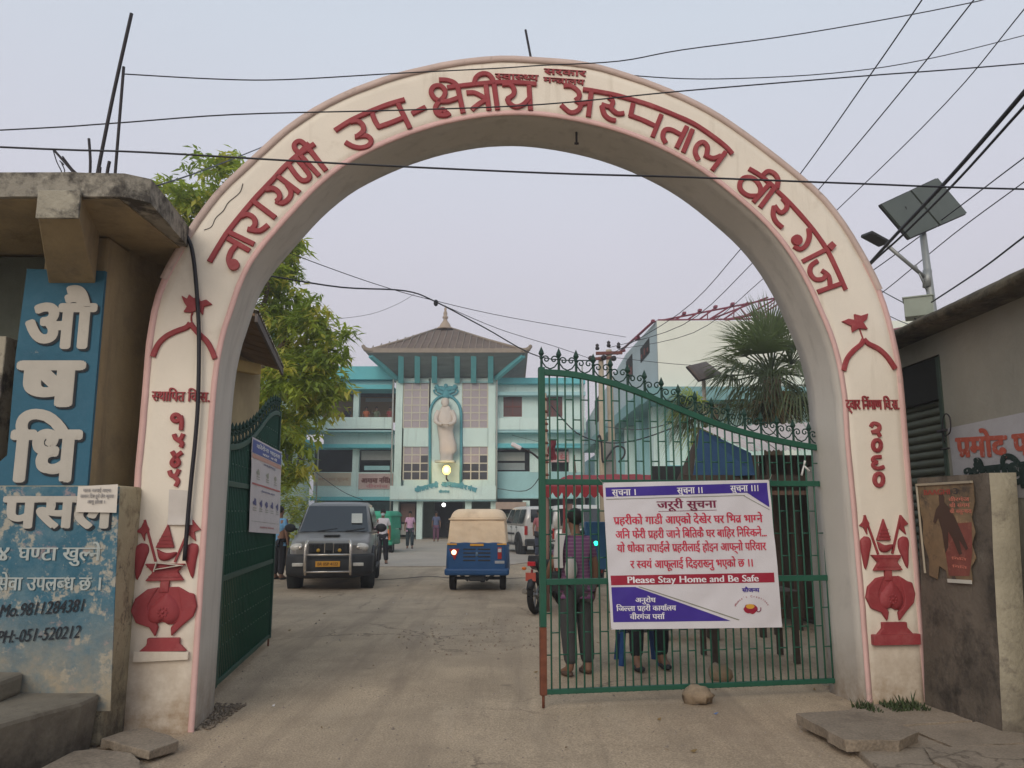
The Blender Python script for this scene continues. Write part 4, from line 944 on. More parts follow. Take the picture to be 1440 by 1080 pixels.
# black service cable down the left leg
def cable(name, pts, r, label, m=M_BLACK, grp='overhead wires', n=5, cat='cable'):
    mb = MB(); mb.tube(crom(pts, n), r, 6); return mb.build(name, m, label=label, cat=cat, group=grp)
c_ = [A(255, 318, 6.0)]+[AP.w(*AP.sz(x, y), .05) for x, y in ((262, 330), (272, 352), (278, 400), (282, 470), (281, 560), (277, 620), (270, 690), (262, 788))]
cable('service_cable', c_, .016, 'thick black cable hanging down the front of the left arch leg', grp=None)

# timber roofed shed behind the arch on the left
sh = thing('shed', 'low shed with overhanging board roof behind the left arch leg', 'shed', (-4.6, 9.5, 0))
e0 = Vector((-2.75, 8.2, 3.68)); e1 = Vector((-3.42, 11.5, 3.68)); rl = Vector((-2.6, -.4, .75))
M_BOARD = mat('brown_soffit_boards', (.20, .13, .07), .9, var=.35, scale=3, bump=.3, stretch=(1, .2, 1))
for k in range(9):
    a = e0.lerp(e1, k/9+.004); b = e0.lerp(e1, (k+1)/9-.004); mb = MB()
    mb.add([a, b, b+rl, a+rl, a+Vector((0, 0, .03)), b+Vector((0, 0, .03)), b+rl+Vector((0, 0, .03)), a+rl+Vector((0, 0, .03))], [(0, 1, 2, 3), (7, 6, 5, 4), (0, 4, 5, 1), (1, 5, 6, 2), (2, 6, 7, 3), (3, 7, 4, 0)]); mb.build('roof_board', M_BOARD, sh)
mb = MB(); mb.grid(lambda u, v: e0.lerp(e1, u)+Vector((.05, -.02, .05))+(rl-Vector((.0, 0, 0)))*v+Vector((0, 0, .02*sin(u*150))), 160, 2); mb.build('tin_sheet', M_CONCW, sh)
mb = MB(); mb.beam(e0+Vector((.02, 0, -.02)), e1+Vector((.02, 0, -.02)), .03, .09); mb.build('fascia', mat('grey_fascia', (.14, .12, .11), .9), sh)
mb = MB(); mb.bb((-6.8, 8.3, 0), (-3.75, 11.6, 3.75)); mb.build('wall', mat('yellowish_wall', (.38, .30, .17), .9, var=.25, scale=1.5), sh)
mb = MB(); mb.beam((-3.76, 8.2, 3.3), (-3.42, 10.4, 3.5), .12, .14); mb.build('wall_beam', mat('yellow_beam', (.42, .30, .12), .9), sh)
# ------------------------------------------------------------------ shuttered shop on the right
M_GREYW = mat('grey_lime_wall', (.25, .24, .20), .95, var=.16, scale=1.3, bump=.35, bscale=25, stains=(((.16, .15, .12), 1.2, .52, .75, .6), ((.07, .06, .05), 6, .66, .76, .6)), grime=(.0, 1.6, (.10, .088, .07), .7))
M_MOSS = mat('mossy_roof_edge', (.11, .095, .065), .98, var=.4, scale=5, bump=.9, bscale=30, stains=(((.03, .027, .022), 4, .45, .6, .8), ((.20, .18, .13), 9, .6, .72, .6)))
rb = thing('shuttered_shop', 'low grey walled shop with mossy roof slab and closed green shutter', 'building', (5, 7, 0))
RX = 3.86
WPL = Plane((RX, 7.75), radians(-90))       # s grows towards the camera, normal faces the gateway
def rw(px, py):                              # pixel -> (s, z) on that wall
    r = ray(px, py); t = RX/r.x; return (7.75-r.y*t, CAM_H+r.z*t)
# wall faces -X
def rwp(s, z, d=0): return Vector((RX-d, 7.75-s, z))
s_sh0 = rw(1270, 560)[0]; s_sh1 = rw(1326, 560)[0]
zt_ = rw(1320, 447)[1]
mb = MB(); mb.bb((RX, 2.6, 0), (RX+.2, 7.75-s_sh1, 3.214)); mb.build('wall', M_GREYW, rb)
mb = MB(); mb.bb((RX, 7.75-s_sh1, 3.02), (RX+.2, 8.9, 3.214)); mb.build('lintel', M_GREYW, rb)
mb = MB(); mb.bb((RX+.2, 8.0, 0), (9, 8.9, 3.2)); mb.build('back_wall', M_GREYW, rb)
M_SHUT = mat('green_grey_shutter', (.075, .085, .06), .6, var=.25, scale=4, bump=.1, spec=.3)
zz = .15; k = 0
while zz < 2.98:
    mb = MB(); y0, y1 = 7.75-s_sh1+.04, 8.4
    P = [(0, 0), (-.022, .012), (-.03, .035), (-.022, .062), (0, .075)]
    vs = [(RX+.07+a, y, zz+b) for y in (y0, y1) for a, b in P]; mb.add(vs, [(i, i+1, 5+i+1, 5+i) for i in range(4)], 0, True); mb.build('shutter_slat', M_SHUT, rb, fix=False); zz += .078; k += 1
mb = MB(); mb.bb((RX-.012, 7.75-s_sh1-.005, 0.1), (RX+.05, 7.75-s_sh1+.055, 3.0)); mb.build('shutter_guide', plain('dark_green_frame', (.03, .05, .035), .7), rb, bevel=.004)
mb = MB(); mb.bb((RX+.0, 7.75-s_sh1+.02, 2.62), (RX+.3, 8.5, 3.0)); mb.build('shutter_housing', plain('black_recess', (.012, .012, .010), .9), rb)
# roof slab
edge = [rw(x, y) for x, y in ((1262, 462), (1300, 447), (1350, 425), (1400, 400), (1440, 378))]
mb = MB(); y0, y1 = 2.4, 9.0; N_ = 70
def roofp(u, v):
    y = y0+(y1-y0)*u; jx = .035*noise.noise(Vector((y*3, 1, v*3)))+.02*noise.noise(Vector((y*9, 2, v*3)))
    ring = [(RX-.20, 3.215), (RX-.27, 3.225), (RX-.28, 3.27), (RX-.23, 3.315), (RX+6, 3.45)]
    i = int(round(v*4)); a, b = ring[i]; return Vector((a+(jx if i < 4 else 0), y, b+jx*.7+(3.30-3.27)*0))
mb.grid(roofp, N_, 4); mb.bb((RX-.19, y0, 3.217), (RX+6, y1, 3.235)); mb.build('roof_slab', M_MOSS, rb)
# painted sign panel and its words
SP = [rw(1334, 602), rw(1440, 580), rw(1500, 566), rw(1500, 700), rw(1345, 700)]
def rpl(s, z, d): return rwp(s, z, d)
mb = MB(); mb.prism(SP, rpl, .0, .004); mb.build('painted_panel', mat('white_wall_panel', (.34, .335, .345), .9, var=.1, scale=3, bump=.2, stains=(((.26, .24, .22), 3, .55, .75, .6),)), rb)
def rtext(t, p0, p1, ph, m, bold=.05, name='sign_lettering'):
    a = Vector(rw(*p0)); b = Vector(rw(*p1)); h = rw(*ph)[1]-a.y; W_ = b.x-a.x; sl = (b.y-a.y)/W_
    return text_obj(name, t, lambda x, y, d: rpl(a.x+x, a.y+y, d), h, m, rb, bold=bold, width=W_, align='l', d0=.008, slant=sl)
RT = mat('flaking_red_lettering', (.36, .08, .05), .9, var=.2, scale=9, bump=0, stains=(((.40, .39, .38), 22, .58, .66, .9),)); GT = mat('flaking_black_green_lettering', (.015, .03, .025), .9, var=.2, scale=9, bump=0, stains=(((.36, .35, .34), 18, .60, .68, .9),))
rtext('प्रमोद', (1348, 642), (1418, 641), (1348, 617), RT); rtext('पसल', (1428, 640), (1500, 636), (1428, 612), RT); rtext('औषधि', (1356, 690), (1446, 684), (1356, 661), GT, .06); rtext('पसल', (1462, 682), (1540, 678), (1462, 655), GT, .06)
mb = MB(); q = rw(1337, 605); c_ = rpl(*q, .03); mb.tube(crom([c_+Vector((-.02, .0, -.05)), c_+Vector((-.03, -.10, -.02)), c_+Vector((-.03, -.11, .10)), c_+Vector((-.02, -.02, .14)), c_+Vector((-.01, .05, .06)), c_+Vector((0, .06, -.1))], 4), .006, 5); mb.tube([rpl(q[0]-.12, q[1]+.0, .05), rpl(q[0]+.02, q[1], .05)], .014, 6); mb.tube([rpl(q[0]-.12, q[1]-.16, .04), rpl(q[0]+.02, q[1]-.16, .04)], .008, 6); mb.build('latch_and_wire', M_DARKM, rb)

# ------------------------------------------------------------------ stub wall with the film poster
M_STUB = mat('sooty_stub_wall', (.135, .11, .085), .95, var=.3, scale=2.2, bump=.5, bscale=25, stains=(((.03, .026, .022), 2.0, .48, .62, .85), ((.24, .21, .165), 5, .6, .75, .7)))
M_STUBE = mat('pale_stub_edge', (.36, .32, .235), .95, var=.2, scale=3, bump=.5, bscale=25, stains=(((.13, .11, .09), 5, .56, .7, .8),), grime=(0, .5, (.12, .10, .08), .7))
st = thing('stub_wall', 'sooty stub wall with a pale end beside the right gate pillar', 'wall', (3.6, 6.3, 0))
P0 = Vector((3.50, 6.86, 0)); P1 = Vector((3.60, 5.98, 0)); STU = atan2(P1.y-P0.y, P1.x-P0.x); SPL = Plane((P0.x, P0.y), STU); 
if SPL.n.dot(Vector((0, 0, 0))-P0) < 0: SPL.n = -SPL.n
LS = (P1-P0).length
H0 = 1.90
mb = MB(); nn = 8
wedge = lambda s, z, d: SPL.w(s, z, d+(H0-z)*.05)
mb.grid(lambda u, v: wedge(LS*u, H0*v+(.012*noise.noise(Vector((u*9, 0, 2))) if v == 1 else 0), .012*noise.noise(Vector((u*3, v*5, 4)))), 12, 20)
mb.grid(lambda u, v: SPL.w(LS*u, H0+.012*noise.noise(Vector((u*9, 0, 2))), -.16*v), 12, 1); mb.grid(lambda u, v: SPL.w(LS*u, H0*v, -.16), 12, 1); mb.build('wall_face', M_STUB, st)
E0 = wedge(LS, 0, 0)
mb = MB(); ev = []
for z in [H0*k/10 for k in range(11)]:
    a = wedge(LS, z, .002); b = a+Vector((.165, -.06, 0)); c = b+Vector((.05, .5, 0)); j = .012*noise.noise(Vector((0, z*4, 1))); ev += [a+Vector((j, 0, z*0)), b+Vector((j, j, 0)), c]
mb.add(ev, [(i*3+k, i*3+k+1, (i+1)*3+k+1, (i+1)*3+k) for i in range(10) for k in range(2)], 0, True)
mb.add([ev[-3], ev[-2], ev[-1], SPL.w(LS, H0, -.16)], [(0, 1, 2, 3)]); mb.build('pale_end', M_STUBE, st)
# poster (plain stand-in picture) with its title
pf = thing('film_poster', 'torn ochre and red film poster pasted on the stub wall', 'poster', tuple(wedge(.4, 1.5, .02)))
FC = [(.03, 1.84), (LS-.16, 1.84), (LS-.12, 1.07), (.08, 1.07)]
def fw(u, v, d=0):
    a = FC[0][0]*(1-u)*(1-v)+FC[1][0]*u*(1-v)+FC[2][0]*u*v+FC[3][0]*(1-u)*v; z = 1.84*(1-v)+1.07*v; return wedge(a, z, .022+d)
PM = [mat('poster_ochre', (.20, .135, .075), .6, var=.3, scale=5, bump=0, stains=(((.05, .04, .035), 3.2, .52, .62, .9), ((.42, .27, .14), 5, .55, .7, .7))), mat('poster_dusk_red', (.20, .06, .045), .6, var=.3, scale=7, bump=0, stains=(((.35, .17, .12), 8, .55, .7, .6),))]
mb = MB(); torn = [(0, 0), (1, 0), (1.0, .2), (.93, .35), (.97, .5), (.9, .62), (.95, .75), (.85, .85), (.86, .98), (.45, 1.0), (.42, .9), (.30, .86), (.25, 1.0), (.1, .97), (.12, .8), (.03, .6), (.06, .4), (-.01, .2)]
mb.prism(torn, lambda a, b, d: fw(a, b, d), -.004, 0); mb.build('sheet', PM[0], pf)
mb = MB(); mb.prism([(.42, .55), (.55, .42), (.93, .40), (.9, .7), (.82, .93), (.47, .95)], lambda a, b, d: fw(a, b, d), .001, .002); mb.build('red_field', PM[1], pf)
fig = [(.40, .12), (.46, .10), (.50, .14), (.49, .2), (.58, .26), (.66, .36), (.78, .55), (.84, .66), (.80, .68), (.70, .58), (.73, .72), (.68, .73), (.58, .56), (.52, .5), (.50, .66), (.44, .72), (.41, .5), (.36, .36), (.30, .42), (.26, .40), (.33, .27), (.40, .22)]
mb = MB(); mb.prism(fig, lambda a, b, d: fw(a, b, d), .002, .003); mb.build('dark_figure', plain('poster_dark', (.06, .03, .02), .6), pf)
ft = lambda t, u0, u1, v, h, m, lat=False, b=.03: text_obj('title', t, lambda x, y, d: fw((u0+u1)/2+x/(LS-.2), v-y/.77, d), h*.77, m, pf, bold=b, width=(u1-u0)*(LS-.2), d0=.004, lat=lat)
ft('BAAGHI', .12, .62, .115, .055, plain('title_red', (.33, .05, .04), .6), True); ft('3', .66, .76, .115, .06, plain('title_black', (.04, .03, .03), .6), True)
ft('वीरगंज', .58, .93, .19, .035, plain('title_orange', (.55, .18, .12), .6)); ft('श्री संगम', .58, .93, .25, .035, MATS['title_orange']); ft('श्री बसुन्धरा', .58, .95, .31, .035, MATS['title_orange'])
for v in (.78, .86): ft('मिति', .55, .8, v, .02, MATS['title_orange'])
mb = MB(); mb.beam(fw(0, 0, .008), fw(1, 0, .008), .018, .018); mb.beam(fw(0, 0, .008), fw(.04, .95, .008), .014, .014); mb.build('batten', plain('weathered_batten', (.35, .30, .22), .8), pf)
mb = MB(); mb.beam(fw(.45, 1.0, .006), fw(.86, .985, .006), .006, .028); mb.build('white_border', plain('poster_white', (.55, .52, .45), .8), pf)
# raised threshold slab at the far right edge
slab_piece('threshold_slab', [(3.86, 6.5), (3.80, 5.9), (3.78, 5.3), (3.7, 4.6), (4.6, 4.4), (5.2, 6.5)], .20, .17, M_STUBE, seed=44, label='raised worn threshold slab beside the stub wall at the right edge', cat='step')

# ------------------------------------------------------------------ solar street lamp
sl = thing('solar_street_lamp', 'tall solar street lamp with twin panel and battery box above shop roof', 'street lamp', (6.1, 11, 0))
SY = 11.0; MG = mat('galvanised_steel', (.30, .31, .30), .5, var=.15, scale=5, metal=.5, bump=.05)
base = A(1316, 470, SY); top = A(1294, 300, SY); bot = base+(base-top).normalized()*5.0
mb = MB(); mb.tube([bot, base, top], [.075, .06, .045], 12); mb.build('pole', MG, sl)
Pn = [A(1237, 289, SY), A(1316, 252, SY+.2), A(1357, 301, SY+.25), A(1277, 336, SY)]
pc_ = lambda u, v, d=0: (Pn[0]*(1-u)*(1-v)+Pn[1]*u*(1-v)+Pn[2]*u*v+Pn[3]*(1-u)*v)+Vector((0, -.25*(v-.5)*0, d))
# panel tilts towards the sky: the lower edge is nearer
Pn = [A(1237, 289, 10.6), A(1316, 252, 11.4), A(1357, 301, 11.5), A(1277, 336, 10.7)]
M_PVB = mat('panel_back', (.085, .10, .085), .5, var=.1, scale=4, bump=0); 
for u0, u1 in ((0.0, .485), (.515, 1.0)):
    mb = MB(); n_ = (Pn[1]-Pn[0]).cross(Pn[3]-Pn[0]).normalized(); 
    if n_.z < 0: n_ = -n_
    q = [pc_(u0, 0), pc_(u1, 0), pc_(u1, 1), pc_(u0, 1)]; mb.add(q+[p+n_*.035 for p in q], [(0, 1, 2, 3), (7, 6, 5, 4), (0, 4, 5, 1), (1, 5, 6, 2), (2, 6, 7, 3), (3, 7, 4, 0)]); pn = mb.build('solar_panel', M_PVB, sl)
    for a, b in ((q[0], q[1]), (q[1], q[2]), (q[2], q[3]), (q[3], q[0])):
        mb = MB(); mb.beam(a-n_*.006, b-n_*.006, .025, .025, n_); mb.build('panel_frame', M_DARKM, sl)
    mb = MB(); c = pc_((u0+u1)/2, .28)-n_*.03; mb.box(c, (.14, .10, .05)); mb.build('junction_box', M_DARKM, sl, bevel=.006)
mb = MB(); mb.beam(pc_(.5, .02)-n_*.02, pc_(.5, .98)-n_*.02, .05, .04, n_); mb.build('panel_strut', plain('pale_strut', (.6, .6, .58), .5), sl)
mb = MB(); mb.beam(pc_(.1, .5)-n_*.035, pc_(.9, .5)-n_*.035, .04, .04, n_); mb.build('panel_strut', MG, sl)
arm0 = A(1303, 392, SY); arm1 = A(1245, 343, SY-.15)
mb = MB(); mb.tube([arm0, arm1], .028, 8); mb.build('arm', MG, sl); mb = MB(); mb.tube([A(1305, 412, SY), A(1287, 372, SY-.05)], .014, 6); mb.build('brace', MG, sl)
mb = MB(); h0, h1 = A(1244, 343, SY-.2), A(1218, 329, SY-.35); mb.beam(h0, h1, .20, .05); mb.build('lamp_head', plain('lamp_black', (.03, .03, .03), .5), sl, bevel=.015)
mb = MB(); mb.tube([A(1304, 380, SY), A(1304, 404, SY)], .062, 10); mb.build('clamp', MG, sl)
bx = [A(1273, 432, 10.75), A(1298, 419, 10.55), A(1313, 419, 10.95)]
mb = MB(); b0 = A(1272, 430, 10.95); rot = Matrix.Rotation(radians(-28), 3, 'Z'); bc = A(1292, 434, 10.72); mb.box(bc, (.36, .30, .27), rot=rot); bb_ = mb.build('battery_box', mat('pale_green_box', (.30, .33, .27), .7, var=.1, scale=5), sl, bevel=.01)
mb = MB(); mb.box(bc+Vector((0, 0, .14)), (.39, .33, .02), rot=rot); mb.build('battery_box_lid', MATS['pale_green_box'], sl, bevel=.004)
mb = MB(); mb.tube([bc+Vector((-.08, 0, -.12)), A(1300, 462, SY)], .014, 5); mb.tube([bc+Vector((.08, 0, -.12)), A(1302, 468, SY)], .014, 5); mb.build('box_bracket', M_DARKM, sl)
# ------------------------------------------------------------------ hospital building at the end of the drive
HY = 50.0
AQ_ = 0
AQ = mat('pale_aqua_wall', (.62, .775, .725), .9, var=.07, scale=.5, bump=.05, bscale=8, stains=(((.42, .56, .51), .5, .56, .75, .5), ((.22, .28, .26), 1.6, .70, .82, .5)))
layer(AQ, (.33, .42, .39), (2.2, 2.2, .22), 1.6, .56, .72, .55); layer(AQ, (.72, .80, .72), (1, 1, .6), .7, .55, .75, .4, off=5)
AQB = mat('turquoise_band', (.13, .47, .51), .8, var=.1, scale=.6, bump=0, stains=(((.04, .20, .23), 1.2, .58, .75, .6),))
AQD = mat('mid_aqua_wall', (.36, .59, .60), .9, var=.08, scale=.6, bump=0)
WIN = mat('window_glass', (.045, .045, .055), .12, var=0, bump=0, spec=.8)
WINM = mat('mauve_reflecting_glass', (.36, .31, .33), .25, var=.08, scale=1, bump=0, spec=.6)  # pale mauve reflection put into the colour of the panes
FRM = plain('cream_window_frame', (.55, .52, .42), .7); BRN = plain('red_brown_wood', (.15, .045, .035), .7)
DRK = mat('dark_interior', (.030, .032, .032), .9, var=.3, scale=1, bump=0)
CURT = plain('white_blind', (.42, .42, .39), .9)
hs = thing('hospital_building', 'pale turquoise three storey hospital with pagoda roofed centre at the end of the drive', 'building', (-4.2, 50, 0))
def hb(name, x0, y0, x1, y1, m, Y=HY, dep=.3, parent=None, proud=0.0, bevel=0):
    a = A(x0, y1, Y); b = A(x1, y0, Y); mb = MB(); mb.bb((a.x, Y-proud, a.z), (b.x, Y+dep, b.z)); return mb.build(name, m, parent or hs, bevel=bevel)
# central tower
def tower():
    # wall with real openings, built of piers and panels
    X = [553, 567, 603, 650, 686, 697]; Yr = [526, 538, 602, 628, 675, 704]
    hb('tower_wall', X[0], Yr[0], X[1], Yr[5], AQ, dep=8); hb('tower_wall', X[4], Yr[0], X[5], Yr[5], AQ, dep=8)
    hb('tower_wall', X[2], Yr[0], X[3], Yr[5], AQ, dep=.5)
    for x0, x1 in ((X[1], X[2]), (X[3], X[4])):
        for y0, y1 in ((Yr[0], Yr[1]), (Yr[2], Yr[3]), (Yr[4], Yr[5])): hb('spandrel', x0, y0, x1, y1, AQ, dep=.45)
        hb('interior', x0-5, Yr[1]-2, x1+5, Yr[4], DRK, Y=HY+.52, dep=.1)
        for (y0, y1, rows, up) in ((Yr[1], Yr[2], 6, True), (Yr[3], Yr[4], 4, False)):
            a = A(x0, y1, HY+.12); b = A(x1, y0, HY+.12)
            w = thing_part = None
            mb = MB()
            for k in range(4): t = a.x+(b.x-a.x)*k/3; mb.bb((t-.035, HY+.06, a.z), (t+.035, HY+.14, b.z))
            for k in range(rows+1): t = a.z+(b.z-a.z)*k/rows; mb.bb((a.x, HY+.065, t-.035), (b.x, HY+.135, t+.035))
            win = mb.build('window', FRM, hs)
            for k in range(3):
                for j in range(rows):
                    m_ = WINM if up or j >= rows-2+((k*2+j) % 3 == 0) else WIN
                    xa = a.x+(b.x-a.x)*k/3; za = a.z+(b.z-a.z)*j/rows; mb = MB()
                    mb.bb((xa+.035, HY+.09, za+.035), (xa+(b.x-a.x)/3-.035, HY+.10, za+(b.z-a.z)/rows-.035)); mb.build('pane', m_, win)
    hb('window_hood', 566, 536.5, 604, 538.5, AQD, proud=.08, dep=-.002); hb('window_hood', 649, 536.5, 687, 538.5, AQD, proud=.08, dep=-.002)
tower()
# first floor skirt above the porch
hb('porch_fascia', 552, 684, 698, 704, AQ, proud=1.2, dep=-1.0); hb('porch_slab', 552, 703, 698, 705, AQD, proud=1.2, dep=3)
# side wings
def wing(px, sgn):
    pass
def band(x0, x1, y0, y1, m, proud=.0, dep=.3, Y=HY+1.0, name='band'): return hb(name, x0, y0, x1, y1, m, Y=Y, dep=dep, proud=proud)
# left wing (455..553), right wing (697..812)
WY = HY+1.0
band(452, 554, 517, 535, AQB, .5, name='roof_parapet'); band(452, 554, 536, 544, AQD, .0); band(448, 554, 544, 550, AQB, .9, 1.0, name='sunshade')
band(452, 554, 589, 607, AQ, .9, -.75, name='balcony_parapet'); band(452, 554, 605, 609, AQD, .9, 1, name='balcony_slab')
band(455, 554, 609, 626, AQ, 0, .3, name='upper_wall'); band(450, 554, 626, 631, AQB, .8, 1, name='sunshade')
band(440, 554, 664, 700, AQ, 0, .3, name='lower_wall'); band(440, 556, 699, 704, AQB, .9, .5, name='sunshade')
for x0, x1 in ((497, 506),): band(x0, x1, 550, 590, AQ, .2, .3, name='column')
for x0, x1 in ((495, 505), (549, 553), (436, 441)): band(x0, x1, 631, 665, AQ, .02, .35, name='column')
hb('corridor_back', 430, 548, 566, 594, mat('ochre_corridor_wall', (.34, .20, .10), .9, var=.15, scale=.7), Y=HY+4, dep=.1); hb('corridor_back', 430, 626, 566, 668, DRK, Y=HY+4, dep=.1)
hb('corridor_soffit', 440, 549, 553, 550, DRK, Y=HY+1.4, dep=3); hb('corridor_light_gap', 514, 560, 552, 565, CURT, Y=HY+3.9, dep=.05); hb('window_film', 508, 634, 552, 647, CURT, Y=WY+.25, dep=.03); hb('window_film', 512, 655, 548, 661, AQD, Y=WY+.3, dep=.05)
hb('rail', 506, 648, 553, 649, DRK, Y=WY+.2, dep=.04)
hb('pink_notice_board', 504, 666, 553, 688, plain('pink_board', (.56, .40, .36), .8), Y=WY, dep=-.05); hb('cream_notice_board', 441, 665, 494, 683, plain('cream_board', (.50, .42, .31), .8), Y=WY, dep=-.05)
HPL = Plane((0, WY-.06), 0)
def ht(t, x0, x1, yb, yh, m, pl=HPL, Y=WY-.06, bold=.03, d0=.01, depth=0):
    a = A(x0, yb, Y); W_ = A(x1, yb, Y).x-a.x; return text_obj('lettering', t, lambda x, y, d: pl.w(a.x+x, a.z+y, d), A(x0, yh, Y).z-a.z, m, hs, bold=bold, width=W_, align='l', d0=d0, depth=depth)
ht('आमामा नर्सिङ', 508, 551, 679, 673, BRN, bold=.05); ht('वीरगंज', 515, 545, 686, 682, plain('pink_text', (.5, .2, .2), .8))
ht('अस्पताल सूचना', 446, 490, 676, 672, plain('tan_text', (.42, .28, .18), .8))
# right wing
band(696, 822, 533, 541, AQB, .5, name='roof_parapet'); band(697, 822, 541, 553, AQ, 0, name='upper_wall'); band(696, 822, 553, 558, AQD, .7, 1, name='sunshade')
band(697, 708, 558, 590, AQ, 0); band(734, 764, 558, 590, AQ, 0); band(791, 822, 558, 590, AQ, 0); band(708, 734, 586, 590, AQ, 0); band(764, 791, 586, 590, AQ, 0)
band(695, 822, 590, 608, AQ, .9, -.7, name='balcony_parapet'); band(697, 822, 606, 610, AQD, .9, 1, name='balcony_slab'); band(697, 822, 610, 626, AQ, 0, name='upper_wall'); band(696, 822, 625, 631, AQB, .8, .8, name='sunshade')
band(745, 775, 631, 664, AQ, .02); band(800, 822, 631, 664, AQ, .02); band(697, 822, 663, 700, AQD, 0, name='lower_wall')
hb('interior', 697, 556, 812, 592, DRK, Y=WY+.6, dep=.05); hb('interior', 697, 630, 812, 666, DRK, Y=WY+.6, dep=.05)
for x0 in (708, 764):
    a = A(x0, 586, WY+.1); b = A(x0+26, 558, WY+.1); mb = MB()
    for k in range(3): t = a.x+(b.x-a.x)*k/2; mb.bb((t-.05, WY+.02, a.z), (t+.05, WY+.12, b.z))
    for k in range(3): t = a.z+(b.z-a.z)*k/2; mb.bb((a.x, WY+.03, t-.05), (b.x, WY+.11, t+.05))
    w = mb.build('window', BRN, hs)
    for k in range(2):
        mb = MB(); xa = a.x+(b.x-a.x)*k/2; mb.bb((xa+.05, WY+.06, a.z+.05), (xa+(b.x-a.x)/2-.05, WY+.07, b.z-.05)); mb.build('pane', plain('brown_glass', (.10, .045, .04), .3), w)
hb('blind', 698, 636, 738, 648, CURT, Y=WY+.3, dep=.03); hb('blind', 698, 651, 738, 661, plain('grey_blind', (.28, .31, .31), .9), Y=WY+.32, dep=.03); hb('sign_board', 770, 635, 800, 650, plain('pink_white_board', (.55, .36, .36), .8), Y=WY-.1, dep=.05); ht('सूचना केन्द्र', 772, 798, 646, 640, plain('board_red', (.42, .06, .07), .8), Plane((0, WY-.1), 0), WY-.1)
# ground floor: dark porch with columns, boards and door
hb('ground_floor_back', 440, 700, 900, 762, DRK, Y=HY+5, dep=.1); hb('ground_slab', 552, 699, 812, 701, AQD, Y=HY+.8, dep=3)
for x0, x1 in ((553, 560), (586, 594), (654, 663), (690, 697), (735, 745)): 
    a = A(x0, 704, HY-.8); b = A(x1, 704, HY-.8); mb = MB(); mb.bb((a.x, HY-.8, 0), (b.x, HY-.3, a.z)); mb.build('column', AQ, hs)
hb('notice_board', 563, 708, 584, 734, plain('brown_board', (.17, .10, .08), .8), Y=HY-.2, dep=.1); hb('lower_board', 563, 737, 584, 752, plain('white_board', (.38, .37, .33), .8), Y=HY-.2, dep=.1)
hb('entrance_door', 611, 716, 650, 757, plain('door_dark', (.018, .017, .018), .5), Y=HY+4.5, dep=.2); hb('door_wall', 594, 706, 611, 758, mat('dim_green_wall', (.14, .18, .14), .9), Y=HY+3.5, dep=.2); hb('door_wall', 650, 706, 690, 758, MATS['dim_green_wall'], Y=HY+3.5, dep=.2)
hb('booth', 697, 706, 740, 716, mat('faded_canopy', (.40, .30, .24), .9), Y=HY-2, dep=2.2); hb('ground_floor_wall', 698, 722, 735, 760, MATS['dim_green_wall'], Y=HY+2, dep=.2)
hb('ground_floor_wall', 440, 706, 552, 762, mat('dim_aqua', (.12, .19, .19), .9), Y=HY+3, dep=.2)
# white ceiling lamp in the porch and lit wall lamp under the statue
mb = MB(); mb.ball(A(624, 710, HY-.5), .12, 12); mb.build('porch_lamp', mat('porch_lamp_glow', (1, 1, 1), .5, var=0, bump=0, emit=((1, .97, .95), 4)), hs)
lp = A(628, 661, HY-1.0)
fl = thing('wall_lantern', 'lit orange lantern glowing below the statue', 'lamp', tuple(lp))
mb = MB(); mb.ball(lp, (.26, .26, .30), 14); mb.build('globe', mat('lantern_glow', (1, .7, .3), .5, var=0, bump=0, emit=((1, .62, .16), 2.6)), fl)
mb = MB(); mb.tube([lp-Vector((0, 0, .28)), lp-Vector((0, 0, .55)), lp-Vector((0, -1.0, .6))], .05, 8); mb.build('bracket', M_DARKM, fl)
ld = bpy.data.lights.new('lantern_light', 'POINT'); ld.energy = 60; ld.color = (1, .6, .25); ld.shadow_soft_size = .3; lo = bpy.data.objects.new('lantern_light', ld); lo.location = lp-Vector((0, .5, 0)); S.collection.objects.link(lo)
# niche
NPX = lambda x, y, Y=HY: A(x, y, Y)
mb = MB(); arcp = [(605, 690), (604.5, 640), (604.5, 590)]+[(626.5-22*cos(t*pi/12), 583-27*sin(t*pi/12)) for t in range(13)]+[(648.5, 590), (648.5, 640), (648, 690)]
mb.tube([A(x, y, HY-.06) for x, y in arcp], .095, 6); mb.build('niche_moulding', mat('teal_moulding', (.10, .33, .38), .8, var=.1), hs)
# winged emblem over the niche
mb = MB(); mb.ball(A(627, 552, HY-.1), (.32, .12, .42), 10); mb.ball(A(627, 543.5, HY-.1), (.15, .12, .2), 8)
for s in (-1, 1):
    mb.tube(crom([A(627+s*a, b, HY-.1) for a, b in ((2, 549), (6, 546), (10, 547), (15, 541.5))], 4), [.16]*12+[.03], 6)
    mb.tube(crom([A(627+s*a, b, HY-.1) for a, b in ((4, 553), (8, 551), (13, 549))], 4), [.12]*8+[.04], 6)
    mb.tube(crom([A(627+s*a, b, HY-.1) for a, b in ((3, 556), (9, 556), (15, 553), (17, 549), (14, 547.5))], 4), .05, 6)
mb.build('winged_emblem', MATS['teal_moulding'], hs)
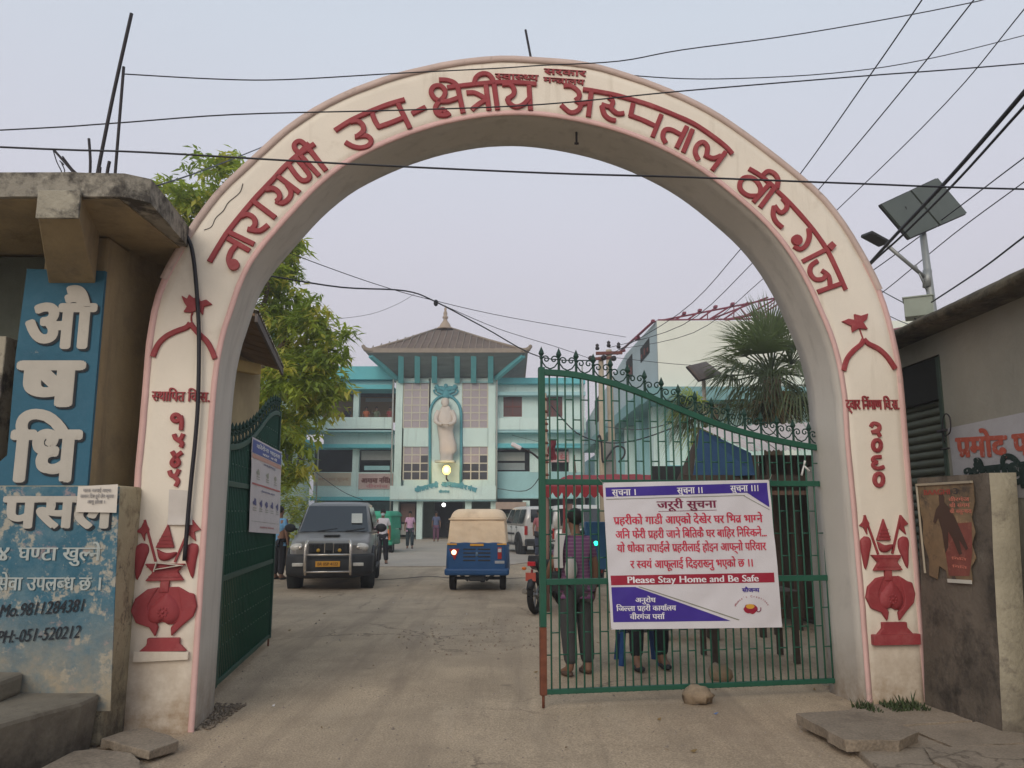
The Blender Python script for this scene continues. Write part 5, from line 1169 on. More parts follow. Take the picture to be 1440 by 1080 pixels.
# arched wall lettering
for i, (ch, t) in enumerate(zip(['श्री', 'ना', 'रा', 'य', 'णी', ' ', 'अ', 'स्प', 'ता', 'ल', 'वी', 'र', 'गं', 'ज'], [k/13 for k in range(14)])):
    if ch == ' ': continue
    x = 588+78*t; y = 691.5-7.5*sin(pi*t); ro = (.5-t)*.42; a = A(x, y, HY-1.22)
    text_obj('wall_letter', ch, lambda xx, yy, d, a=a, ro=ro: Vector((a.x+xx*cos(ro)-yy*sin(ro), HY-1.22-d, a.z+xx*sin(ro)+yy*cos(ro))), .24, MATS['teal_moulding'], hs, bold=.08, depth=.02)
ht('वीरगंज', 617, 632, 693, 690, MATS['teal_moulding'], Plane((0, HY-1.22), 0), HY-1.22, bold=.06)
for px_ in (555, 454, 699, 818):
    a = A(px_, 515, HY+.2 if px_ in (555, 699) else HY-.1); mb = MB(); mb.tube([(a.x, a.y-.35, .1), (a.x, a.y-.35, a.z)], .055, 6); mb.build('drain_pipe', plain('grey_pipe', (.35, .36, .33), .6), hs)
# pagoda roof
RY0, RY1 = 47.6, 58.0
el_, er_ = A(516, 493, RY0), A(741, 493, RY0); ez = el_.z; rx0, rx1 = el_.x, er_.x; tc_ = A(626, 463, 53); tz = tc_.z+.02
M_TIN = mat('rusty_brown_roof', (.145, .105, .08), .9, var=.2, scale=1.2, bump=.2, bscale=8, stains=(((.24, .19, .15), 1.2, .55, .75, .6), ((.07, .05, .04), 3, .6, .75, .6)))
tl_, tr_ = Vector((tc_.x-.55, 53, tz)), Vector((tc_.x+.55, 53, tz)); cs = [Vector((rx0, RY0, ez)), Vector((rx1, RY0, ez)), Vector((rx1, RY1, ez)), Vector((rx0, RY1, ez))]
mb = MB()
def rf(a, b, c, d, n=14):
    for k in range(n):
        p, q = a.lerp(b, k/n), a.lerp(b, (k+1)/n); r, s = d.lerp(c, k/n), d.lerp(c, (k+1)/n); sag = Vector((0, 0, -.10))
        mb.add([p, q, q.lerp(s, .5)+sag, s, r, p.lerp(r, .5)+sag], [(0, 1, 2, 5), (5, 2, 3, 4)])
rf(cs[0], cs[1], tr_, tl_); rf(cs[1], cs[2], tr_, tr_); rf(cs[2], cs[3], tl_, tr_); rf(cs[3], cs[0], tl_, tl_); roof = mb.build('roof', M_TIN, hs)
M_RIB = plain('pale_roof_rib', (.25, .20, .15), .9)
for k in range(23):
    t = (k+.5)/23; p = cs[0].lerp(cs[1], t); x = p.x; f = 1.0
    half = (rx1-rx0)/2; dx = abs(x-tc_.x); 
    q = Vector((x, 53, tz)) if dx < .55 else p.lerp(Vector((x, RY0+(53-RY0)*(1-(dx-.55)/(half-.55)), ez+(tz-ez)*(1-(dx-.55)/(half-.55)))), 1)
    mb = MB(); mb.tube([p+Vector((0, 0, .03)), p.lerp(q, .5)+Vector((0, 0, -.05)), q+Vector((0, 0, .03))], .035, 4); mb.build('roof_rib', M_RIB, roof)
for a, b in ((cs[0], tl_), (cs[1], tr_)):
    mb = MB(); mb.tube([a, a.lerp(b, .5)+Vector((0, 0, -.05)), b], .09, 6); mb.build('hip_ridge', M_RIB, roof)
mb = MB()
for a, b in ((cs[0], cs[1]), (cs[1], cs[2]), (cs[3], cs[0])): mb.beam(a, b, .12, .26)
mb.build('eave_board', mat('pale_eave', (.28, .23, .18), .9, var=.2, scale=2), hs)
for s, c in ((-1, cs[0]), (1, cs[1])):
    mb = MB(); mb.tube(crom([c+Vector((-s*1.0, .2, .0)), c+Vector((-s*.1, 0, .02)), c+Vector((s*.14, -.05, .14)), c+Vector((s*.26, -.08, .34))], 4), [.15]*8+[.12]*3+[.1, .07], 6); mb.build('upturned_corner', M_RIB, hs)
# sloping soffit from wall top to eave, with struts
wz = A(620, 531, HY).z; wx0, wx1 = A(558, 531, HY).x, A(697, 531, HY).x; W4 = [Vector((wx0, HY, wz)), Vector((wx1, HY, wz)), Vector((wx1, 57, wz)), Vector((wx0, 57, wz))]; E4 = [c+Vector((0, 0, -.12)) for c in cs]
mb = MB(); mb.add([W4[0], W4[1], E4[1], E4[0]], [(0, 1, 2, 3)]); mb.add([W4[1], W4[2], E4[2], E4[1]], [(0, 1, 2, 3)]); mb.add([W4[3], W4[0], E4[0], E4[3]], [(0, 1, 2, 3)]); mb.build('soffit', mat('dark_board_soffit', (.17, .20, .19), .9, var=.3, scale=2, bump=.2, bscale=10, stretch=(.3, 1, 3)), hs)
for x in (564, 587, 611, 643, 666, 690):
    b = A(x, 533, HY-.1); t = A(x, 497, RY0+.35); t.z = ez-.14; mb = MB(); mb.beam(b+Vector((0, -.06, -.2)), t, .34, .24); mb.build('strut', AQB, hs, bevel=.02)
for s, w, e in ((-1, W4[0], E4[0]), (1, W4[1], E4[1])):
    mb = MB(); mb.beam(w+Vector((0, -.1, -.1)), e.lerp(w, .12), .3, .24); mb.build('corner_strut', AQB, hs, bevel=.02)
hb('tower_top', 553, 524, 697, 532, AQ, dep=7)
# finial
fz = Vector((tc_.x, 53, tz-.05)); mb = MB(); mb.lathe([(.62, 0), (.55, .12), (.38, .2), (.36, .34), (.30, .42), (.16, .62), (.12, .75), (.2, .82), (.2, .9), (.1, 1.0), (.15, 1.12), (.13, 1.22), (.06, 1.34), (.10, 1.45), (.05, 1.56), (.001, 1.75)], fz+Vector((0, 0, .0)), 12); mb.build('finial', mat('stone_finial', (.36, .28, .21), .9, var=.2, scale=3), hs)
# standing statue in the niche (robed figure carrying an open book)
stt = thing('statue', 'white statue of a robed standing figure in the arched niche above the entrance', 'statue', tuple(A(627, 648, HY-.5)))
SM = mat('white_statue_plaster', (.62, .55, .48), .85, var=.08, scale=2)
def sp_(x, y, d=0): return A(x, y, HY-.55-d)
mb = MB()
prof = [(571, 5.2, .8), (577, 8.5, .95), (583, 11.2, 1), (590, 12.2, 1), (598, 12.0, 1), (606, 10.6, 1), (615, 10.8, .95), (625, 12.0, .9), (634, 12.4, .85), (640, 9.0, .8), (648, 9.0, .8)]
rings = []
for y, w, d in prof:
    cx = 626.5+(1.5 if y > 612 else 0)+(2.0 if 620 < y < 636 else 0)
    for k in range(20):
        t = 2*pi*k/20; fold = 1+.05*sin(t*7+y*.05)*(y > 600); c = A(cx, y, HY-.55); r = w/CAM_F*50.2; rings.append(c+Vector((cos(t)*r*fold*1.0, sin(t)*r*.62*d*fold, 0)))
mb.add(rings, [(i*20+k, i*20+(k+1) % 20, (i+1)*20+(k+1) % 20, (i+1)*20+k) for i in range(len(prof)-1) for k in range(20)], 0, True); mb.build('robe', SM, stt)
mb = MB(); mb.ball(sp_(626, 567.5, .05), (.22, .22, .29), 12); mb.ball(sp_(626, 567, .22), (.05, .05, .08), 6); mb.lathe([(.10, 0), (.12, .25)], sp_(626, 574, 0), 8); hd = mb.build('head', SM, stt)
mb = MB(); mb.ball(sp_(626, 565.5, -.05), (.27, .25, .30), 12); mb.build('veil', SM, stt)
for s in (-1, 1):
    mb = MB(); mb.tube(crom([sp_(626+s*9, 578, .1), sp_(626+s*13, 587, .2), sp_(626+s*12, 594, .45), sp_(626+s*4, 597, .62)], 4), [.17]*4+[.15]*4+[.11]*5, 8); mb.build('arm', SM, stt)
mb = MB(); mb.beam(sp_(621, 596, .72), sp_(631, 596, .72), .3, .06); mb.build('open_book', SM, stt)
mb = MB(); mb.beam(sp_(612, 649, .2), sp_(640, 649, .2), .9, .12); mb.build('plinth', mat('statue_plinth', (.30, .36, .34), .9), stt)
# two storey return wing running towards the camera on the left, mostly behind the tree
rw2 = thing('return_wing', 'turquoise side wing with balcony behind the big tree on the left', 'building', (-15, 42, 0))
x1 = A(440, 600, HY).x
def rbx(name, z0, z1, m, out=0, y0=35, y1=50.9): mb = MB(); mb.bb((-24, y0, z0), (x1+out, y1, z1)); return mb.build(name, m, rw2)
zz = lambda py: A(440, py, HY).z
rbx('wall', 0, zz(640), AQ, -.3); rbx('upper_wall', zz(626), zz(550), AQD, -.6); rbx('balcony_parapet', zz(607), zz(589), AQ, .9); rbx('balcony_soffit', zz(609)-.02, zz(607)-.01, AQD, .9); rbx('sunshade', zz(631), zz(626), AQB, .7); rbx('roof_parapet', zz(535), zz(517), AQB, .3, y0=38)
for k in range(5):
    y = 37+k*2.7; mb = MB(); mb.bb((x1-.31, y, zz(664)), (x1-.27, y+1.5, zz(634))); w = mb.build('window', DRK, rw2); mb = MB(); mb.bb((x1-.27, y-.05, zz(664)-.06), (x1-.15, y+1.55, zz(664))); mb.build('sill', AQB, rw2)
    mb = MB(); mb.bb((x1-.58, y, zz(588)), (x1-.54, y+1.5, zz(556))); mb.build('window', BRN, rw2)

# ------------------------------------------------------------------ long ward block on the right
wb = thing('ward_block', 'tall pale ward block with steel roof trusses on the right of the yard', 'building', (9, 30, 0))
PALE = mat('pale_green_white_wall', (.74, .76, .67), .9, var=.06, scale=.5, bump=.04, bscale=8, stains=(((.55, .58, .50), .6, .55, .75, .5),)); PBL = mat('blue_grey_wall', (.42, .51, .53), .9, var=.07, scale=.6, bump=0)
BX = A(925, 500, 27).x; zt2 = A(925, 451, 27).z; zl = A(925, 548, 27).z
mb = MB(); mb.bb((BX, 27, zl), (22, 38, zt2)); mb.build('upper_front', PALE, wb)
mb = MB(); L2 = [A(925, 451, 27), A(868, 498, 34.5)]; zs = L2[1].z
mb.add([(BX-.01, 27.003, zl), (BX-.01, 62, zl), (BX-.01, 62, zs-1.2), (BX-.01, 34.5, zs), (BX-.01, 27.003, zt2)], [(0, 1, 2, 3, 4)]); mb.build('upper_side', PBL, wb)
mb = MB(); mb.bb((BX-.5, 26.3, zl-.45), (22, 27.3, zl)); mb.bb((BX-.6, 27.3, zl-.45), (BX+.5, 50, zl)); mb.build('ledge', mat('aqua_ledge', (.20, .36, .37), .9, var=.15, scale=.8), wb)
mb = MB(); mb.bb((BX+.5, 28, 0), (22, 38, zl-.45)); mb.build('lower_front', AQ, wb)
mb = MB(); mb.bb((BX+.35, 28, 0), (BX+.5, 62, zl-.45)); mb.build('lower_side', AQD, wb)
for k in range(7):
    y = 28+k*3.2; mb = MB(); mb.bb((BX-.05, y, 0), (BX+.36, y+.9, zl-.45)); mb.build('pilaster', AQ if k % 2 == 0 else AQD, wb)
    if k < 6:
        mb = MB(); mb.bb((BX+.28, y+1.2, 1.1), (BX+.34, y+2.9, 3.0)); w = mb.build('window', DRK, wb)
for k in range(4):
    mb = MB(); x = BX+1.2+k*2.9; mb.bb((x, 27.7, 0), (x+.8, 28.1, zl-.45)); mb.build('pilaster', PALE if k % 2 else AQ, wb)
    mb = MB(); mb.bb((x+.9, 27.8, 1.0), (x+2.7, 27.99, 3.2)); mb.build('window', mat('bluish_shutter', (.16, .30, .35), .8), wb)
mb = MB(); mb.bb((BX-.2, 24.8, A(930, 657, 25).z-.3), (BX+6, 27, A(930, 655, 25).z)); mb.build('porch_roof', AQB, wb)
for (x0, y0, x1_, y1_) in ((905, 483, 918, 503), (884, 503, 893, 533), (838, 555, 852, 590)):
    Yw = BX/((x0+x1_)/2-720)*CAM_F
    ya, yb = BX/(x1_-720)*CAM_F, BX/(x0-720)*CAM_F; za = A(x0, y1_, Yw).z; zb_ = A(x0, y0, Yw).z
    mb = MB(); mb.bb((BX-.03, ya, za), (BX-.012, yb, zb_)); w = mb.build('window', DRK, wb)
    for q in range(3):
        mb = MB(); yy = ya+(yb-ya)*(q+.5)/3; mb.bb((BX-.05, yy-.12, za+.1), (BX-.03, yy+.12, za+(zb_-za)*(.45+.2*(q % 2)))); mb.build('red_louvre', BRN, w)
# roof trusses
RT_ = plain('red_oxide_steel', (.20, .045, .07), .6)
def tb(name, a, b, r=.05, par=wb): mb = MB(); mb.tube([a, b], r, 5); return mb.build(name, RT_, par)
pt = lambda x, y, Y=27.2: A(x, y, Y)
tb('truss_chord', pt(918, 453), pt(1102, 417), .034); tb('truss_chord', A(918, 453, 27.2), A(868, 498, 34.5), .05); tb('truss_chord', pt(925, 450), pt(1110, 448), .03)
tb('truss_chord', pt(1058, 442), pt(1108, 450), .05); tb('truss_chord', pt(1060, 442), pt(1020, 450), .05)
for x0, y0, x1_, y1_ in ((1080, 418, 1002, 448), (1092, 420, 1040, 449), (1100, 424, 1062, 448), (1052, 425, 1018, 449), (1030, 429, 998, 449), (1006, 433, 984, 449), (984, 438, 968, 449), (962, 442, 950, 450)): tb('purlin', pt(x0, y0), pt(x1_, y1_), .032)
for x0, y0, x1_, y1_ in ((1067, 422, 1067, 443), (1032, 430, 1032, 449), (995, 437, 995, 449), (1040, 432, 1055, 449), (1070, 440, 1090, 424)): tb('truss_web', pt(x0, y0), pt(x1_, y1_), .02)
for x, y in ((962, 441), (984, 437), (1006, 432), (1030, 428), (918, 452)):
    mb = MB(); mb.box(pt(x, y-.3), (.11, .2, .08)); mb.build('purlin_end', RT_, wb)
for x, y, Y in ((893, 477, 30), (872, 494, 34)): mb = MB(); mb.tube([A(x, y, Y), A(x+7, y-2, Y)], .08, 5); mb.build('purlin_end', RT_, wb)
# truss end seen right of the arch
tb('truss_chord', A(1252, 465, 26), A(1292, 457, 26), .05)
mb = MB(); mb.add([A(1256, 480, 25.5), A(1290, 458, 26), A(1330, 470, 26), A(1330, 490, 26), A(1256, 500, 26)], [(0, 1, 2, 3, 4)]); mb.build('green_roof_sheet', mat('mint_sheet', (.36, .50, .42), .7), wb)
# ------------------------------------------------------------------ utility poles, lamps, market stall, hut
M_PCON = mat('pole_concrete', (.40, .34, .25), .9, var=.15, scale=3, bump=.2)
def pole(x0, y0, x1, y1, Y, r0, r1, label, name='utility_pole', m=M_PCON, n=8):
    t = A(x0, y0, Y); b = A(x1, y1, Y); b = t+(b-t)*((t.z)/(t.z-b.z)); g = thing(name, label, 'utility pole', tuple(b), 'poles behind the gate'); mb = MB(); mb.tube([b, t], [r1, r0], n); mb.build('shaft', m, g); return g, t, b
up1, t1, b1 = pole(856, 492, 862, 680, 24, .09, .13, 'taller concrete utility pole with upper crossarm, nearest the ward block')
mb = MB(); mb.beam(A(838, 497, 23.9), A(875, 496, 23.9), .09, .09); mb.build('crossarm', BRN, up1)
for x, y in ((840, 492), (856, 488), (870, 490)): mb = MB(); mb.lathe([(.05, 0), (.07, .06), (.04, .1), (.06, .15), (.01, .2)], A(x, y, 23.9), 8); mb.build('insulator', M_DARKM, up1)
up2, t2, b2 = pole(845, 502, 848, 680, 23.5, .08, .12, 'shorter concrete utility pole paired with the taller one')
mb = MB(); mb.beam(A(829, 505, 23.4), A(866, 503, 23.4), .08, .08); mb.build('crossarm', BRN, up2)
for x, y in ((831, 504), (849, 503), (863, 504)): mb = MB(); mb.ball(A(x, y, 23.3), .09, 8); mb.build('insulator', M_DARKM, up2)
mb = MB(); mb.tube(crom([A(x, y, 23.3) for x, y in ((838, 622), (843, 612), (846, 625), (848, 650), (856, 640), (866, 628), (877, 630), (878, 640), (870, 650))], 4), .03, 5); mb.build('hanging_wire_coil', M_BLACK, up2)
mb = MB(); mb.box(A(856, 645, 23.6), (.35, .3, 1.0)); mb.build('meter_box', mat('grey_box', (.2, .2, .19), .7), up2, bevel=.02)
up3, t3, b3 = pole(765, 553, 768, 760, 17.5, .055, .09, 'pale knotted wooden pole wrapped with strings just behind the gate post', 'wooden_pole', mat('pale_bark', (.42, .33, .24), .9, var=.25, scale=8, bump=.4))
for k in range(9): mb = MB(); p = t3.lerp(b3, .04+.055*k+.01*(k % 3)); mb.lathe([(.065, 0), (.09, .02), (.07, .06)], p, 8); mb.build('binding', M_RUST, up3)
mb = MB(); p = A(776, 618, 17.3); mb.grid(lambda u, v: p+Vector(((u-.5)*.16+.02*sin(v*9), .03*sin(u*6+v*5), -.45*v)), 4, 8); mb.build('hanging_rag', plain('dark_red_rag', (.13, .02, .03), .9), up3)
# lamp on a curved arm
sl2 = thing('street_lamp', 'small street lamp with white head on curved arm reaching left of the gate', 'street lamp', tuple(A(765, 660, 19)))
mb = MB(); mb.tube(crom([A(x, y, 19) for x, y in ((766, 662), (760, 648), (748, 637), (733, 630))], 5), .025, 6); mb.build('arm', M_DARKM, sl2)
mb = MB(); mb.beam(A(733, 631, 19), A(719, 624, 19), .16, .10); mb.build('lamp_head', plain('lamp_white', (.68, .62, .62), .4), sl2, bevel=.03)
# small solar lamp
s3 = thing('solar_lamp', 'small solar panel on a thin post in front of the palm', 'street lamp', tuple(G(989, 780, 0)))
Pq = [A(966, 516, 15), A(991, 510, 16.2), A(1013, 527, 16.2), A(983, 535.5, 15)]
n_ = (Pq[1]-Pq[0]).cross(Pq[3]-Pq[0]).normalized(); n_ = n_ if n_.z > 0 else -n_
mb = MB(); mb.add(Pq+[p+n_*.04 for p in Pq], [(0, 1, 2, 3), (7, 6, 5, 4), (0, 4, 5, 1), (1, 5, 6, 2), (2, 6, 7, 3), (3, 7, 4, 0)]); mb.build('solar_panel', mat('brown_panel_back', (.14, .11, .10), .6, var=.2, scale=6, bump=0), s3)
for a, b in ((0, 1), (1, 2), (2, 3), (3, 0)): mb = MB(); mb.beam(Pq[a]-n_*.01, Pq[b]-n_*.01, .03, .03); mb.build('panel_frame', M_DARKM, s3)
for k in (1, 2): mb = MB(); mb.beam(Pq[0].lerp(Pq[3], k/3)-n_*.015, Pq[1].lerp(Pq[2], k/3)-n_*.015, .02, .02); mb.build('panel_rail', plain('rail_grey', (.35, .33, .3), .6), s3)
mb = MB(); t = A(989, 524, 15.6); mb.tube([Vector((t.x, t.y, 0)), t], .04, 8); mb.build('post', plain('post_cream', (.45, .40, .33), .7), s3)
# red roofed stall
st2 = thing('market_stall', 'stall with red scalloped canopy on thin posts behind the gate', 'stall', (1.9, 14, 0))
RC = mat('red_tarpaulin', (.27, .028, .035), .8, var=.15, scale=3, bump=.2, stains=(((.25, .06, .06), 5, .55, .75, .5),))
a, b = A(764, 684, 13.4), A(985, 684, 13.4); c, d = A(800, 668, 15.2), A(1000, 666, 15.2)
mb = MB(); mb.grid(lambda u, v: a.lerp(b, u).lerp(c.lerp(d, u), v)+Vector((0, 0, .02*sin(u*30)*(1-v)*0+.03*noise.noise(Vector((u*8, v*3, 1))))), 30, 4); mb.build('canopy', RC, st2)
for k in range(17):
    u0, u1 = k/17, (k+1)/17; p, q = a.lerp(b, u0), a.lerp(b, u1); mb = MB(); n = 8; pts = [p, q]+[q.lerp(p, t/n)+Vector((0, -.004, -.10-.09*sin(pi*t/n))) for t in range(n+1)]
    mb.add(pts, [tuple(range(len(pts)))]); mb.build('scallop', RC, st2, fix=False, solid=0)
for x, m_, nm in ((769, mat('pinkish_post', (.25, .14, .11), .9), 'post'), (793, plain('red_post', (.22, .03, .03), .7), 'post'), (985, MATS['pinkish_post'], 'post')):
    p = A(x, 690, 13.45); mb = MB(); mb.tube([Vector((p.x, p.y, 0)), p], .035 if m_ is not MATS.get('red_post') else .02, 6); mb.build(nm, m_, st2)
mb = MB(); mb.tube([A(810, 665, 13.3), A(808, 640, 13.3), A(811, 760, 13.3)], .008, 5); mb.build('string', plain('pale_string', (.4, .3, .25), .9), st2)
mb = MB(); p = A(800, 715, 13.6); mb.bb((p.x-.05, 13.55, p.z-.18), (p.x+.06, 13.65, p.z+.08)); mb.build('hanging_packet', plain('packet', (.30, .20, .18), .8), st2)
# hut
ht_ = thing('hut', 'dark wooden hut with pale tin roof and blue sheet wall behind the gate', 'hut', (3.4, 11.5, 0))
M_TINW = mat('pale_tin', (.55, .48, .45), .6, var=.12, scale=1.5, bump=.1, stains=(((.30, .22, .17), 2, .58, .72, .6),))
M_BLT = mat('blue_painted_sheet', (.03, .075, .16), .8, var=.15, scale=3, bump=.15)
M_WOOD = mat('dark_old_wood', (.075, .055, .042), .9, var=.35, scale=4, bump=.4, stretch=(3, 3, .4))
r0, r1, r2, r3 = A(984, 601, 11.2), A(1200, 594, 14.0), A(1210, 634, 10.6), A(1055, 634, 10.6)
for k in range(8):
    mb = MB(); a0, a1 = k/8, (k+1)/8-.006; P = [r3.lerp(r2, a0), r3.lerp(r2, a1), r0.lerp(r1, a1), r0.lerp(r1, a0)]; n = 8
    mb.grid(lambda u, v: P[0].lerp(P[1], u).lerp(P[3].lerp(P[2], u), v)+Vector((0, 0, .012*sin(u*2*pi*3)+.004*k)), 18, 2); mb.build('tin_sheet', M_TINW, ht_)
lw0 = A(984, 603, 11.25); mb = MB()
mb.add([lw0, A(1056, 637, 10.65), A(1062, 668, 10.65), A(974, 672, 11.25)], [(0, 1, 2, 3)]); mb.build('blue_sheet', M_BLT, ht_)
mb = MB(); mb.add([lw0+Vector((0, .02, 0)), A(974, 672, 11.27), A(955, 700, 11.6), A(945, 690, 12.2)], [(0, 1, 2, 3)]); mb.build('tarpaulin_flap', M_WOOD, ht_)
for x0, x1_, Y in ((1058, 1066, 10.7), (1078, 1083, 10.9), (1142, 1150, 10.7), (1112, 1116, 11.3)):
    p, q = A(x0, 640, Y), A(x1_, 640, Y); mb = MB(); mb.bb((p.x, Y, 0), (q.x, Y+.07, p.z)); mb.build('post', M_WOOD, ht_)
for y0, y1_, m_ in ((668, 684, M_WOOD), (690, 696, mat('brown_plank', (.17, .10, .07), .9, var=.3, scale=5, bump=.3))):
    p, q = A(960, y1_, 10.85), A(1180, y0, 10.85); mb = MB(); mb.bb((p.x, 10.85, p.z), (q.x, 10.9, q.z)); mb.build('beam_board', m_, ht_)
for k in range(6):
    p, q = A(1070+k*13, 690, 11.8), A(1081+k*13, 640, 11.8); mb = MB(); mb.bb((p.x, 11.8, .1), (q.x-.01, 11.84, q.z)); mb.build('wall_board', mat('board_%s' % ('tan' if k % 2 else 'umber'), (.11, .07, .05) if k % 2 else (.06, .045, .036), .9, var=.3, scale=5, bump=.3), ht_)
mb = MB(); mb.bb((2.4, 13.6, 0), (6.5, 13.7, 2.4)); mb.build('back_wall', DRK, ht_)
mb = MB(); mb.bb((4.4, 10.9, 0), (4.5, 13.6, 2.3)); mb.build('side_wall', M_WOOD, ht_)
for z in (.55, 1.1):
    mb = MB(); mb.bb((2.9, 12.4, z), (4.4, 12.9, z+.04)); mb.build('shelf', MATS['brown_plank'], ht_)
pl_ = A(1120, 800, 8); mb = MB(); mb.bb((2.93, 7.75, .0), (3.02, 7.9, 2.05)); mb.build('door_jamb', mat('pale_jamb', (.34, .32, .28), .9), loc=(3, 7.8, 0), label='pale concrete jamb post standing close behind the gate hinge', cat='post')
# table with dark legs under the banner
tbx = thing('table', 'dark wooden table behind the banner near the hut', 'table', (2.5, 9.1, 0)); tbm = M_WOOD
mb = MB(); mb.bb((2.15, 8.85, .72), (3.15, 9.5, .76)); mb.build('table_top', tbm, tbx)
for x, y in ((2.2, 8.9), (3.08, 8.9), (2.2, 9.44), (3.08, 9.44)): mb = MB(); mb.bb((x-.03, y-.03, 0), (x+.03, y+.03, .72)); mb.build('leg', tbm, tbx)
wk = thing('bench', 'low bench with dark block legs at the hut front', 'bench', (2.1, 10.6, 0))
mb = MB(); mb.bb((1.6, 10.4, .42), (2.7, 10.8, .47)); mb.build('seat', MATS['brown_plank'], wk)
for x in (1.95, 2.6): mb = MB(); mb.bb((x-.05, 10.45, 0), (x+.05, 10.75, .42)); mb.build('leg', tbm, wk)
# blue plastic chair
ch = thing('plastic_chair', 'blue plastic chair with splayed legs behind the banner', 'chair', (1.37, 8.95, 0)); CB = plain('blue_plastic', (.02, .07, .22), .4)
mb = MB(); mb.grid(lambda u, v: Vector((1.17+.4*u, 8.75+.4*v, .42+.02*cos(u*3)*v)), 6, 6); mb.build('seat', CB, ch)
mb = MB(); mb.grid(lambda u, v: Vector((1.18+.38*u, 9.16+.10*v, .45+.42*v)), 6, 6); mb.build('backrest', CB, ch)
for sx in (-1, 1):
    for sy in (-1, 1):
        mb = MB(); mb.beam((1.37+sx*.21, 8.95+sy*.2, 0), (1.37+sx*.17, 8.95+sy*.16, .42), .055, .03); mb.build('leg', CB, ch)
    mb = MB(); mb.tube(crom([(1.37+sx*.2, 8.78, .44), (1.37+sx*.22, 8.8, .62), (1.37+sx*.22, 9.1, .64)], 4), .018, 6); mb.build('armrest', CB, ch)

# ------------------------------------------------------------------ trees
def leaf_cloud(name, clusters, n, size, m, parent, droop=.5, aspect=.32, seed=1):
    rr = random.Random(seed); vs = []; fs = []; mi = []
    tot = sum(c[3]*c[4]*c[5] for c in clusters)
    for (cx, cy, cz_, rx_, ry_, rz_) in [c[:6] for c in clusters]:
        k = int(n*(rx_*ry_*rz_)/sum(c[3]*c[4]*c[5] for c in clusters))
        nt_ = max(3, k//14)
        for _ in range(nt_):                       # twigs: bunches of drooping leaves
            while True:
                q = Vector((rr.uniform(-1, 1), rr.uniform(-1, 1), rr.uniform(-1, 1)))
                if q.length < 1 and (q.length > .35 or rr.random() < .3): break
            if noise.noise(Vector((cx+q.x*rx_, cy+q.y*ry_, cz_+q.z*rz_))*1.5) < -.18: continue
            tp = Vector((cx+q.x*rx_, cy+q.y*ry_, cz_+q.z*rz_)); mk = rr.choice((0, 0, 1, 1, 2))
            for _ in range(14):
                a = rr.random()*2*pi; dn = rr.uniform(-.9, .35)*droop*2; d = Vector((cos(a), sin(a), dn)).normalized(); L = size*rr.uniform(.55, 1.5); w = L*aspect*.5
                s = d.cross(Vector((rr.uniform(-.4, .4), rr.uniform(-.4, .4), 1))).normalized(); st_ = tp+Vector((rr.uniform(-1, 1), rr.uniform(-1, 1), rr.uniform(-1, 1)))*size*.55
                mid = st_+d*L*.5; e = st_+d*L+Vector((0, 0, -L*.2*droop)); b = len(vs)
                vs += [st_, mid+s*w, e, mid-s*w]; fs.append((b, b+1, b+2, b+3)); mi.append(mk)
    me = bpy.data.meshes.new(name); org = ORG[parent.name]; me.from_pydata([tuple(v-org) for v in vs], [], fs)
    for x in m: me.materials.append(x)
    me.polygons.foreach_set('material_index', mi); me.update(); o = bpy.data.objects.new(name, me); S.collection.objects.link(o); o.parent = parent; return o
def leafmat(name, c):
    m = mat(name, c, .5, var=.3, scale=1.2, bump=0, spec=.35)
    b = m.node_tree.nodes['Principled BSDF']; b.inputs['Subsurface Weight'].default_value = 0; tr = m.node_tree.nodes.new('ShaderNodeBsdfTranslucent'); tr.inputs[0].default_value = (min(1, c[0]*1.9), min(1, c[1]*1.9), c[2]*1.2, 1)
    ms = m.node_tree.nodes.new('ShaderNodeMixShader'); ms.inputs[0].default_value = .42; out = m.node_tree.nodes['Material Output']; L = m.node_tree.links
    L.new(b.outputs[0], ms.inputs[1]); L.new(tr.outputs[0], ms.inputs[2]); L.new(ms.outputs[0], out.inputs[0]); return m
LM = [leafmat('leaf_mid', (.31, .37, .07)), leafmat('leaf_dark', (.18, .24, .05)), leafmat('leaf_yellow', (.42, .40, .09))]
BARK = mat('bark', (.10, .075, .05), .95, var=.3, scale=6, bump=.6, bscale=30)
tr_ = thing('mango_tree', 'big leafy tree with drooping leaves standing left behind the arch', 'tree', (-6.0, 16.5, 0))
mb = MB(); mb.tube(crom([(-6.0, 16.5, -.2), (-5.9, 16.5, 1.6), (-6.1, 16.4, 3.2), (-5.9, 16.3, 4.6)], 4), [.36]*4+[.28]*5+[.22]*4, 10); mb.build('trunk', BARK, tr_)
for e in ((-4.2, 15.6, 5.6), (-4.6, 16.0, 4.2), (-7.6, 15.6, 6.8), (-5.4, 15.8, 7.4), (-3.7, 15.7, 4.9), (-4.9, 15.3, 6.4)):
    mb = MB(); s = Vector((-5.95, 16.4, 3.2)); e = Vector(e); mb.tube(crom([s, s.lerp(e, .4)+Vector((0, 0, .3)), s.lerp(e, .8)+Vector((.1, 0, .1)), e], 4), [.14]*4+[.08]*4+[.05]*4+[.02], 6); mb.build('limb', BARK, tr_)
def pc3(px, py, Y, r, ry=None): p = A(px, py, Y); return (p.x, p.y, p.z, r, ry or r*1.0, r*.85)
